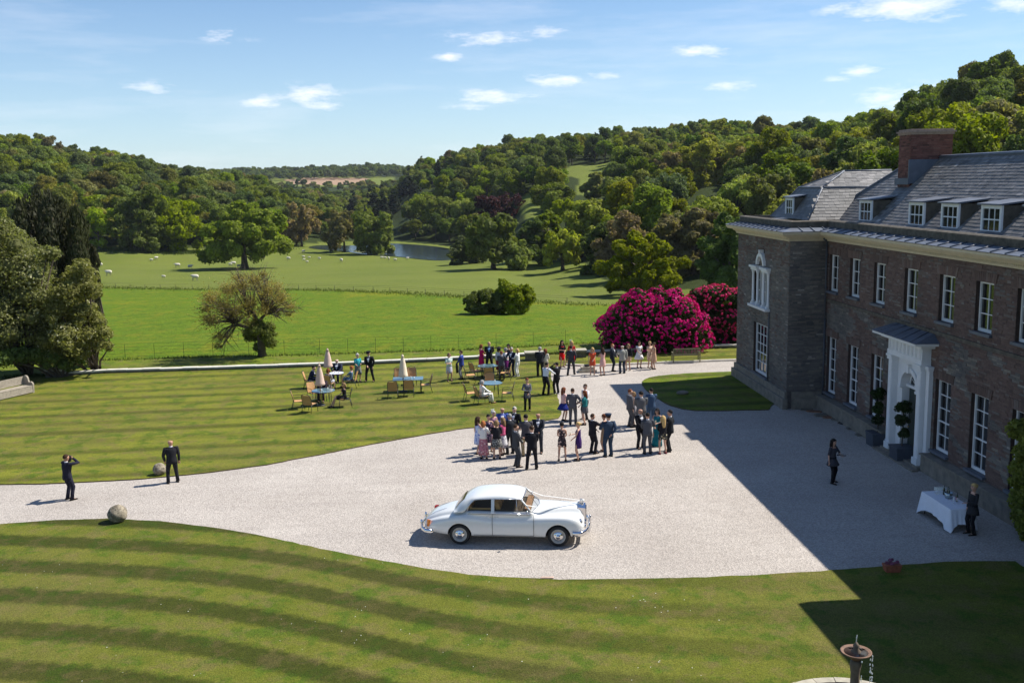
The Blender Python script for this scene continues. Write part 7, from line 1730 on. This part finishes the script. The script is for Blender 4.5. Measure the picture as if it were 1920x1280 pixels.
for s in (-1,1):
    mb=MB(); mb.loft([[Vector((x+dx,s*(y),z)) for dx,y in ((-.05,yy),(.05,yy),(.05,yy-.05),(-.05,yy-.05))] for x,yy,z in ((-.50,.835,1.05),(-.50,.71,1.48))],0,False); cp('door_pillar',mb,[m_paint])
    mb=MB(); mb.tube([(.74,s*.78,1.08),(.40,s*.655,1.46)],.028,8); cp('windscreen_pillar',mb,[m_paint])
    mb=MB(); mb.add([(-1.30,s*.815,1.075),(-.55,s*.835,1.075),(-.55,s*.705,1.47),(-1.08,s*.70,1.44),(-1.24,s*.76,1.30)],[(0,1,2,3,4)]); cp('rear_door_glass',mb,[m_cglass])
    mb=MB(); mb.add([(-.45,s*.835,1.075),(.70,s*.80,1.075),(.38,s*.665,1.455),(-.45,s*.70,1.47)],[(0,1,2,3)]); cp('front_door_glass',mb,[m_cglass])
    mb=MB(); mb.tube([(-1.34,s*.845,1.065),(-.5,s*.862,1.06),(.78,s*.845,1.06)],.011,6); mb.tube([(-1.32,s*.82,1.08),(-1.25,s*.765,1.31),(-1.08,s*.71,1.455),(-.5,s*.705,1.485),(.36,s*.665,1.47)],.011,6); cp('chrome_trim',mb,[m_chrome])
    mb=MB(); mb.tube([(.28,s*.80,1.09),(.24,s*.69,1.45)],.010,5); cp('quarterlight_bar',mb,[m_chrome])
    for x0,x1 in ((-.51,-.51),(.80,.80)):
        mb=MB(); mb.tube([(x0,s*.845,1.03),(x0,s*.900,.80),(x0,s*.903,.5),(x0,s*.885,.35)],.0075,4); cp('shut_line',mb,[m_seam])
    mb=MB(); mb.tube([(-1.30,s*.842,1.03),(-.51,s*.852,1.03),(.80,s*.84,1.03)],.006,4); mb.tube([(-1.12,s*.893,.36),(-.51,s*.888,.35),(.80,s*.888,.35)],.006,4); cp('shut_line',mb,[m_seam])
    for x in (-.62,-.38): mb=MB(); mb.tube([(x-.07,s*.885,.965),(x,s*.905,.97),(x+.07,s*.885,.965)],.012,6); cp('door_handle',mb,[m_chrome])
    # wheels
    for x in (XR,XFr):
        c=(x,s*YW,.338); mb=MB(); mb.lathe([(.20,-.09),(.27,-.105),(.325,-.09),(.338,-.05),(.338,.05),(.325,.09),(.27,.105),(.20,.09)],c,32,axis='y'); wh=cp('wheel',mb,[m_tyre])
        mb=MB(); f=-s
        mb.lathe([(.235,.100*f),(.232,.108*f),(.215,.104*f),(.19,.085*f),(.155,.080*f),(.15,.09*f)] if f>0 else [(.15,.09*f),(.155,.080*f),(.19,.085*f),(.215,.104*f),(.232,.108*f),(.235,.100*f)],c,32,axis='y'); cp('rim',mb,[mat('rim_beige_grey',(.42,.41,.37),.4)],wh)
        mb=MB(); q=[(.158,.084*f),(.15,.105*f),(.10,.118*f),(.055,.122*f),(.045,.14*f),(.001,.146*f)]; mb.lathe(q if f<0 else q[::-1],c,28,axis='y'); cp('hubcap',mb,[m_chrome],wh)
    # lamps, bumper, overriders
    mb=MB(); mb.lathe([(.001,.055),(.07,.045),(.098,.01),(.10,-.03),(.112,-.04),(.10,-.06),(.001,-.08)][::-1],(2.27,s*.60,.74),18,axis='x'); hl=cp('headlight',mb,[m_lens])
    mb=MB(); mb.lathe([(.102,-.06),(.118,-.02),(.108,.02)],(2.27,s*.60,.74),18,axis='x'); cp('bezel',mb,[m_chrome],hl)
    mb=MB(); mb.lathe([(.001,.03),(.06,.02),(.07,-.02),(.03,-.07)][::-1],(2.40,s*.40,.56),14,axis='x'); cp('fog_lamp',mb,[m_chrome])
    mb=MB(); mb.sphere((2.22,s*.74,.58),.035,8,6); cp('indicator',mb,[m_amber])
    mb=MB(); mb.loft([[Vector((-2.66,s*.68,.56)),Vector((-2.62,s*.76,.56)),Vector((-2.56,s*.76,.56))],[Vector((-2.64,s*.68,.78)),Vector((-2.58,s*.76,.78)),Vector((-2.5,s*.76,.78))]],0,False); cp('tail_light',mb,[m_amber if s<0 else m_red])
    mb=MB(); mb.tube([(.60,s*.90,1.10),(.62,s*.97,1.16)],.010,5); mb.lathe([(.001,-.02),(.05,-.015),(.055,.01),(.001,.012)],(.62,s*.98,1.17),12,axis='x'); cp('wing_mirror',mb,[m_chrome])
mb=MB(); mb.add([(.93,0,1.135),(.86,.40,1.13),(.74,.75,1.09),(.40,.63,1.46),(.46,.35,1.49),(.48,0,1.495)],[(0,1,4,5),(1,2,3,4)]); mb.add([(.93,0,1.135),(.86,-.40,1.13),(.74,-.75,1.09),(.40,-.63,1.46),(.46,-.35,1.49),(.48,0,1.495)],[(5,4,1,0),(4,3,2,1)]); cp('windscreen',mb,[m_cglass])
mb=MB(); mb.tube([(.93,-.0,1.14),(.86,-.40,1.135),(.74,-.76,1.095),(.40,-.64,1.465),(.46,-.35,1.495),(.48,0,1.50),(.46,.35,1.495),(.40,.64,1.465),(.74,.76,1.095),(.86,.40,1.135),(.93,0,1.14)],.013,6); cp('windscreen_surround',mb,[m_chrome])
for s in (-1,1): mb=MB(); mb.tube([(.90,s*.3,1.15),(.66,s*.05,1.36)],.006,4); cp('wiper',mb,[m_seam])
mb=MB(); R=[[Vector((x+.012,y,z+.012)) for y in (-.42,-.2,0,.2,.42)] for x,z in ((-1.685,1.185),(-1.60,1.275),(-1.52,1.345),(-1.46,1.385))]
mb.loft(R,0,True,cap=False,closed=False); cp('rear_window',mb,[mat('dark_glass',(.015,.02,.022),.05,spec=.9)])
# interior
for x0,nm in ((-1.25,'rear_seat'),(-.33,'front_seat')):
    mb=MB()
    for s in (-1,1):
        mb.loft([[Vector((x0+dx,s*.36+y,z)) for dx,y in ((0,-.30),(0,.30),(.12,.27),(.12,-.27))] for dx0,z in ((0,1.10),(0,1.30),(0,1.36))],0,True)
    for s in (-1,1):
        m1=MB(); m1.loft([[Vector((x0+sx*.07+l*(-.10),s*.36+sy*.29*k,z)) for sx,sy in ((-1,-1),(1,-1),(1,1),(-1,1))] for l,z,k in ((0,1.09,1),(.5,1.25,1),(1,1.36,.8))],0,False); cp(nm,m1,[m_tan])
mb=MB(); mb.box(-1.3,.70,-.72,.72,1.095,1.125); cp('interior_deck',mb,[mat('dark_carpet',(.06,.04,.02),.9)])
for s in (-1,1): mb=MB(); mb.box(-1.25,-.55,s*.66-.02,s*.66+.02,1.126,1.17); cp('armrest',mb,[m_tan])
mb=MB(); mb.box(.50,.68,-.70,.70,1.126,1.19); cp('dashboard',mb,[m_wood])
mb=MB(); mb.tube([(.40+.05*math.sin(a),-.36+.17*math.cos(a),1.20+.14*math.sin(a)) for a in [2*math.pi*k/16 for k in range(17)]],.010,5); cp('steering_wheel',mb,[m_dark])
# grille
mb=MB(); gx=2.30; mb.loft([[Vector((gx-.14,y,z)) for y,z in ((-.27,.46),(.27,.46),(.30,1.12),(0,1.22),(-.30,1.12))],[Vector((gx+.10,y,z)) for y,z in ((-.25,.46),(.25,.46),(.28,1.09),(0,1.18),(-.28,1.09))]],0,False); gri=cp('radiator_grille',mb,[m_chrome])
mb=MB(); mb.box(gx+.101,gx+.108,-.225,.225,.50,1.05); cp('grille_core',mb,[m_well],gri)
for i in range(13): y=-.21+i*.035; mb=MB(); mb.box(gx+.109,gx+.125,y-.007,y+.007,.50,1.05); cp('grille_slat',mb,[m_chrome],gri)
mb=MB(); mb.tube([(gx+.02,0,1.19),(gx+.02,0,1.24)],[.02,.014],8); mb.tube([(gx+.03,0,1.24),(gx-.04,0,1.32)],[.018,.008],6)
for s in (-1,1): mb.tube([(gx,0,1.29),(gx-.09,s*.05,1.31)],[.014,.003],5)
cp('bonnet_mascot',mb,[m_chrome],gri)
def bumper(x0,x1,z,sgn):
    mb=MB(); pts=[(x0,-.93,z),(x0+(x1-x0)*.55,-.90,z),(x0+(x1-x0)*.85,-.70,z),(x1,-.40,z),(x1+.01*sgn,0,z),(x1,.40,z),(x0+(x1-x0)*.85,.70,z),(x0+(x1-x0)*.55,.90,z),(x0,.93,z)]
    R=[]
    for i,p in enumerate(pts):
        p=Vector(p); t=(Vector(pts[min(i+1,8)])-Vector(pts[max(i-1,0)])).normalized(); n=Vector((-t.y,t.x,0)); R.append([p+n*a+Vector((0,0,b_)) for a,b_ in ((.0,-.085),(.03,-.05),(.04,0),(.03,.05),(0,.085),(-.02,0))])
    mb.loft(R,0,True); return mb
cp('front_bumper',bumper(2.02,2.50,.46,1),[m_chrome]); cp('rear_bumper',bumper(-2.40,-2.86,.46,-1),[m_chrome])
for x in (2.52,-2.88):
    for s in (-1,1): mb=MB(); mb.loft([ring(Vector((x,s*.38,z)),r,r*1.1,Vector((1,0,0)),Vector((0,1,0)),8) for z,r in ((.33,.02),(.38,.045),(.56,.045),(.64,.035),(.66,.012))]); cp('overrider',mb,[m_chrome])
mb=MB(); mb.box(-2.80,-2.795,-.26,.26,.50,.61); cp('number_plate',mb,[mat('plate_yellow',(.62,.50,.06),.5)])
mb=MB(); mb.tube([(-2.05,-.3,1.03),(-2.42,-.3,.90),(-2.66,-.3,.74)],.007,4); mb.tube([(-2.05,.3,1.03),(-2.42,.3,.90),(-2.66,.3,.74)],.007,4); cp('boot_hinge',mb,[m_chrome],None)['kind']='stuff'
# ribbons from the mascot to the windscreen corners
for s in (-1,1):
    mb=MB(); A=[Vector((gx-.02,0,1.25)),Vector((1.6,s*.33,1.225)),Vector((.98,s*.60,1.20)),Vector((.58,s*.735,1.30)),Vector((.42,s*.68,1.44))]
    mb.loft([[p+Vector((0,-.022,0)),p+Vector((0,.022,0)),p+Vector((0,.022,.006)),p+Vector((0,-.022,.006))] for p in A],0,False); cp('ribbon',mb,[m_rib])
mb=MB(); 
for k in range(5): a=k*1.256; mb.sphere((gx+.0+.04*math.cos(a),.04*math.sin(a),1.27),.03,6,4)
cp('ribbon_bow',mb,[m_rib])
# ================================================================ topiary by the door
def topiary(x,y,label,seed):
    t=empty('topiary_tree',(x,y,.004),0,label,'topiary'); mb=MB(); w=.34
    mb.prism([(-w,-w),(w,-w),(w,w),(-w,w)],0,.55,top=[(-w*1.08,-w*1.08),(w*1.08,-w*1.08),(w*1.08,w*1.08),(-w*1.08,w*1.08)]); pl=mb.build('planter',mat('lead_planter',(.045,.055,.075),.6,var=.2),t)
    mb=MB(); mb.box(-w*1.16,w*1.16,-w*1.16,w*1.16,.551,.60); mb.build('planter_rim',[mat('lead_planter',(.045,.055,.075),.6)],t); mb=MB(); mb.tube([(0,0,.5),(.02,0,1.3),(0,0,2.4)],.028,6); mb.build('stem',m_bark,t)
    r=np.random.default_rng(seed)
    for z,rr in ((1.12,.30),(1.68,.33),(2.25,.36)):
        V,Fq,T=crown(r,rr*.9,rr*.9,rr*.75,12,.07,1500,.55,jit=.12,low=-1); c=mobj('leaf_ball',npmesh('leaf_ball',V,Fq,[LM['rhodoleaf']],attr=T),t); c.location=(0,0,z)
g=G(1652,836); topiary(g.x-.12,g.y+.15,'three tiered topiary in a dark square planter left of the white doorway',1)
g=G(1698,864); topiary(g.x-.12,g.y+.15,'three tiered topiary in a dark square planter right in front of the doorway',2)
# creeper on the wall at the right edge of the frame
r_=np.random.default_rng(8); t=empty('wall_creeper',(18.5,30.0,0),0,'dark leafy climber on the house wall at the right edge','climber')
V,Fq,T=crown(r_,1,1,1,0,.16,9000,lumps=(np.array([[.2+.0*z+r_.normal()*.08,-.25+r_.normal()*.35,z] for z in np.linspace(.3,3.6,16)]),np.full(16,.42)),jit=.3); mobj('foliage',npmesh('foliage',V,Fq,[LM['mid']],attr=T),t)
mb=MB(); mb.tube([(.1,-.1,0),(.2,-.2,1.6),(.25,-.15,3.2)],[.05,.04,.02],6); mb.build('stems',m_bark,t)
# broken flags and stones along the wall foot
m_flag=mat('flagstone',(.15,.13,.10),.9,var=.3,scale=3.,bump=.5,bscale=12); m_flag2=mat('rusty_flagstone',(.20,.10,.055),.9,var=.4,scale=3.,bump=.5,bscale=12)
rr=random.Random(12)
for i,(x,y,w,h,m,l) in enumerate([(1512,768,.42,.28,m_flag,'flat grey flag nearest the wing corner'),(1527,772,.45,.25,m_flag2,'reddish flag beside the downpipe foot'),(1540,779,.5,.3,m_flag,'long grey flag below the first tall window'),(1556,783,.45,.25,m_flag2,'reddish flag below the first tall window'),(1570,787,.4,.3,m_flag,'small grey flag between the first two tall windows'),(1584,794,.34,.34,m_dark,'dark grating set in the ground by the wall'),(1602,803,.5,.3,m_flag,'pale worn flag under the second tall window'),(1622,815,.55,.33,m_flag,'large pale flag before the left planter')]):
    g=G(x,y); mb=MB(); n=7; P=[((w*(.8+rr.random()*.25))*math.cos(6.28*k/n),(h*(.8+rr.random()*.25))*math.sin(6.28*k/n)) for k in range(n)]
    mb.prism(P,0,.05+rr.random()*.03,top=[(p[0]*.96,p[1]*.96) for p in P]); o=mb.build('flagstone',m); o.location=(g.x,g.y,0); o.rotation_euler=(0,0,rr.uniform(-.8,.3)); tag(o,l,'flagstone','flagstones along the wall foot')
# ================================================================ drinks table
A=G(1717,922,.76); B=G(1766,951,.76); C_=G(1810,950,.76); 
tc=(A+C_)/2*.5+(G(1775,925,.76)+B)/2*.5; t=empty('trestle_table',(16.78,31.35,.004),0,'trestle table under a white cloth in the house shadow','table'); 
TL,TWd=1.95,.78
for sx in (-1,1):
    for sy in (-1,1): mb=MB(); mb.tube([(sx*.33,sy*.85,0),(sx*.33,sy*.80,.73)],.018,6); mb.build('leg',m_dark,t)
mb=MB(); mb.box(-TWd/2+.01,TWd/2-.01,-TL/2+.01,TL/2-.01,.73,.752); mb.build('table_top',m_wood,t)
m_cloth=mat('white_linen',(.74,.76,.82),.8,var=.04,scale=6.,bump=.15,bscale=30)
mb=MB(); N=96; P=[]; 
for k in range(N):
    s=k/N*4; e=int(s); f=s-e; a,b2=TWd/2+.012,TL/2+.012; c=[(-a,-b2),(a,-b2),(a,b2),(-a,b2)]; p=Vector(c[e]).lerp(Vector(c[(e+1)%4]),f); corner=1-min(f,1-f)*2; P.append((p,corner,[(0,-1),(1,0),(0,1),(-1,0)][e]))
R=[]
for j,(q,outw) in enumerate([(0,0),(.02,.006),(.25,.02),(.5,.04),(.75,.06),(1,.08)]):
    L=[]
    for k,(p,cn,nn) in enumerate(P):
        drop=(.50+.26*cn**3)*q; fold=.018*math.sin(k*1.35)*q+.02*math.sin(k*.52)*q; o_=outw+fold+.06*cn**4*q; L.append((p.x+nn[0]*o_+ (p.x/abs(p.x+1e-6))*0.03*cn**6*q,p.y+nn[1]*o_,.762-drop if q else .764))
    R.append(L)
mb.loft([R[0]]+R[1:],0,True,cap=False); b0=len(mb.v); mb.add([(x,y,.764) for x,y,z in R[0]],[tuple(range(N))]); o=mb.build('tablecloth',m_cloth); o.location=(16.78,31.35,.004); tag(o,'white linen cloth draped over the drinks table with long corners','tablecloth')
bx_,by_=16.78,31.35
m_bottle=mat('dark_bottle_glass',(.012,.03,.015),.1,spec=.8); m_bucket=mat('ice_bucket',(.35,.42,.44),.2,.7)
mb=MB(); mb.lathe([(.10,0),(.13,.2),(.14,.2),(.105,.0)],(0,0,0),16); o=mb.build('ice_bucket',m_bucket); o.location=(bx_+.12,by_+.15,.77); tag(o,'metal ice bucket in the middle of the drinks table','ice bucket')
for k,(dx,dy,l) in enumerate([(.12,.15,'green bottle standing in the ice bucket'),(.25,.42,'dark bottle at the far end of the drinks table'),(.15,.52,'dark bottle nearest the far corner of the drinks table'),(.20,-.25,'dark bottle with a red label nearer the camera on the drinks table')]):
    mb=MB(); mb.lathe([(.036,0),(.038,.18),(.03,.22),(.013,.27),(.013,.32),(.001,.321)],(0,0,0),12); o=mb.build('bottle',m_bottle); o.location=(bx_+dx,by_+dy,.775+(.03 if k==0 else 0)); tag(o,l,'bottle','bottles on the drinks table')
    if k==3: mb=MB(); mb.lathe([(.039,.06),(.039,.15)],(0,0,0),12); mb.build('bottle_label',mat('red_label',(.4,.03,.04),.6),o)
k=0
for dx in (-.05,.03,.11,.19,.27):
    for dy in (.62,.70,.78):
        mb=MB(); mb.lathe([(.03,0),(.03,.004),(.004,.01),(.004,.08),(.022,.12),(.026,.17),(.022,.21)],(0,0,0),8); o=mb.build('empty_flute',m_flute); o.location=(bx_+dx,by_+dy,.77); tag(o,'empty champagne flute in the block of glasses at the far end of the drinks table','glass','empty flutes at the far end of the drinks table')
for dx,dy in ((.0,-.42),(.1,-.45)):
    mb=MB(); mb.lathe([(.03,0),(.03,.004),(.004,.01),(.004,.08),(.022,.12),(.026,.17),(.022,.21)],(0,0,0),8); o=mb.build('empty_flute',m_flute); o.location=(bx_+dx,by_+dy,.77); tag(o,('left' if dx==0 else 'right')+' one of two flutes at the near end of the drinks table','glass')
# ================================================================ fountain
m_font=mat('fountain_stone',(.13,.10,.07),.8,var=.45,scale=7.,bump=.5,bscale=20); m_rust=mat('stained_rim',(.16,.09,.055),.7,var=.4,scale=8.,bump=.4,bscale=20)
fx,fy=8.35,18.95; ft=empty('fountain',(fx,fy,.05),0,'tiered stone fountain with a small dripping bowl at the bottom right of the lawn','fountain'); BZ_=1.75
# pool rim ring of curved kerb stones
PRad=1.72; rr=random.Random(3)
for i in range(22):
    a0=2*math.pi*i/22+.004; a1=2*math.pi*(i+1)/22-.004; ro,ri=PRad,PRad-.22; P=[(ro*math.cos(a0),ro*math.sin(a0)),(ro*math.cos((a0+a1)/2),ro*math.sin((a0+a1)/2)),(ro*math.cos(a1),ro*math.sin(a1)),(ri*math.cos(a1),ri*math.sin(a1)),(ri*math.cos((a0+a1)/2),ri*math.sin((a0+a1)/2)),(ri*math.cos(a0),ri*math.sin(a0))]
    mb=MB(); mb.prism(P,-.05,.32+rr.uniform(-.008,.008)); mb.build('rim_stone',[m_lime],ft)
mb=MB(); mb.lathe([(.001,.12),(PRad-.2,.121)],(0,0,0),40); mb.build('pool_water',m_wat,ft)
V,Fq,T=crown(np.random.default_rng(4),1,1,1,0,.10,5000,lumps=(np.array([[1.15*math.cos(a),1.15*math.sin(a),.18] for a in np.linspace(0,6.1,16)]),np.full(16,.26)),core=False,jit=.4); mobj('water_plants',npmesh('water_plants',V,Fq,[LM['bare']],attr=T),ft)
mb=MB(); mb.lathe([(.24,0),(.26,.2),(.15,.3),(.11,.55),(.14,.8),(.10,1.0),(.09,1.3),(.12,1.5),(.10,1.6)],(0,0,0),16); mb.build('pedestal',m_font,ft)
mb=MB(); mb.lathe([(.07,1.60),(.18,1.71),(.30,1.77),(.32,1.80),(.295,1.80),(.17,1.755),(.001,1.75)],(0,0,0),28); bw=mb.build('bowl',m_rust,ft); mb=MB(); mb.lathe([(.001,1.782),(.275,1.783)],(0,0,0),24); mb.build('bowl_water',[m_wat],bw)
mb=MB(); mb.lathe([(.09,1.70),(.10,1.80),(.05,1.86),(.07,1.92),(.03,1.98),(.012,2.0)],(0,0,0),12); mb.build('spout',m_font,bw)
m_drop,nt,b=newmat('falling_water'); b.inputs['Base Color'].default_value=(.75,.8,.82,1); b.inputs['Roughness'].default_value=.05; b.inputs['Alpha'].default_value=.6
mb=MB(); mb.tube([(0,0,2.0),(0,0,2.10),(.01,0,2.16)],[.008,.012,.004],6); rr=random.Random(5)
for a,x0 in ((-.9,.325),(-.3,.33),(-1.6,.325)):
    for k in range(26): z=1.74-rr.random()*1.4; mb.sphere((x0*math.cos(a)+rr.gauss(0,.006),x0*math.sin(a)+rr.gauss(0,.006),z),.008+rr.random()*.008,5,4,0,(1,1,1.8))
mb.build('water_drips',[m_drop],ft,kind='stuff')
# daisies and clover scattered in the mown lawns
r=np.random.default_rng(6); n=420; x=r.uniform(-16,9,n); y=r.uniform(19,31,n); cl=vnoise(x*3,y*3,4.); k=cl>.15; x=x[k];y=y[k]; n=len(x); s=r.uniform(.008,.018,n)
ks=~inpoly([(p[0],p[1]) for p in [(-62,31.5)]+Ap+[(17,60),(-62,60)]],x,y) | (y<24); x=x[ks];y=y[ks];s=s[ks];n=len(x)
V=np.stack([np.stack([x-s,y,np.full(n,.075)],-1),np.stack([x,y-s,np.full(n,.075)],-1),np.stack([x+s,y,np.full(n,.078)],-1),np.stack([x,y+s,np.full(n,.08)],-1)],1).reshape(-1,3)
o=mobj('daisies',npmesh('daisies',V,np.arange(4*n).reshape(n,4),[mat('daisy_white',(.7,.7,.62),.8)]),kind='stuff'); o['label']='tiny white daisies dotted over the front lawn'; o['category']='flowers'
# ================================================================ haze
m_haze=bpy.data.materials.new('air_haze'); m_haze.use_nodes=True; nt_=m_haze.node_tree; nt_.nodes.clear(); out=nt_.nodes.new('ShaderNodeOutputMaterial'); pv=nt_.nodes.new('ShaderNodeVolumePrincipled'); pv.inputs['Color'].default_value=(.80,.88,1,1); pv.inputs['Density'].default_value=.00005; pv.inputs['Anisotropy'].default_value=.2; nt_.links.new(pv.outputs[0],out.inputs['Volume'])
zt=float(TZ.max())+45; zb=float(TZ.min())-2
mb=MB(); mb.box(-9500,9500,-9500,9500,zb,zt); o=mb.build('haze',[m_haze],kind='stuff')
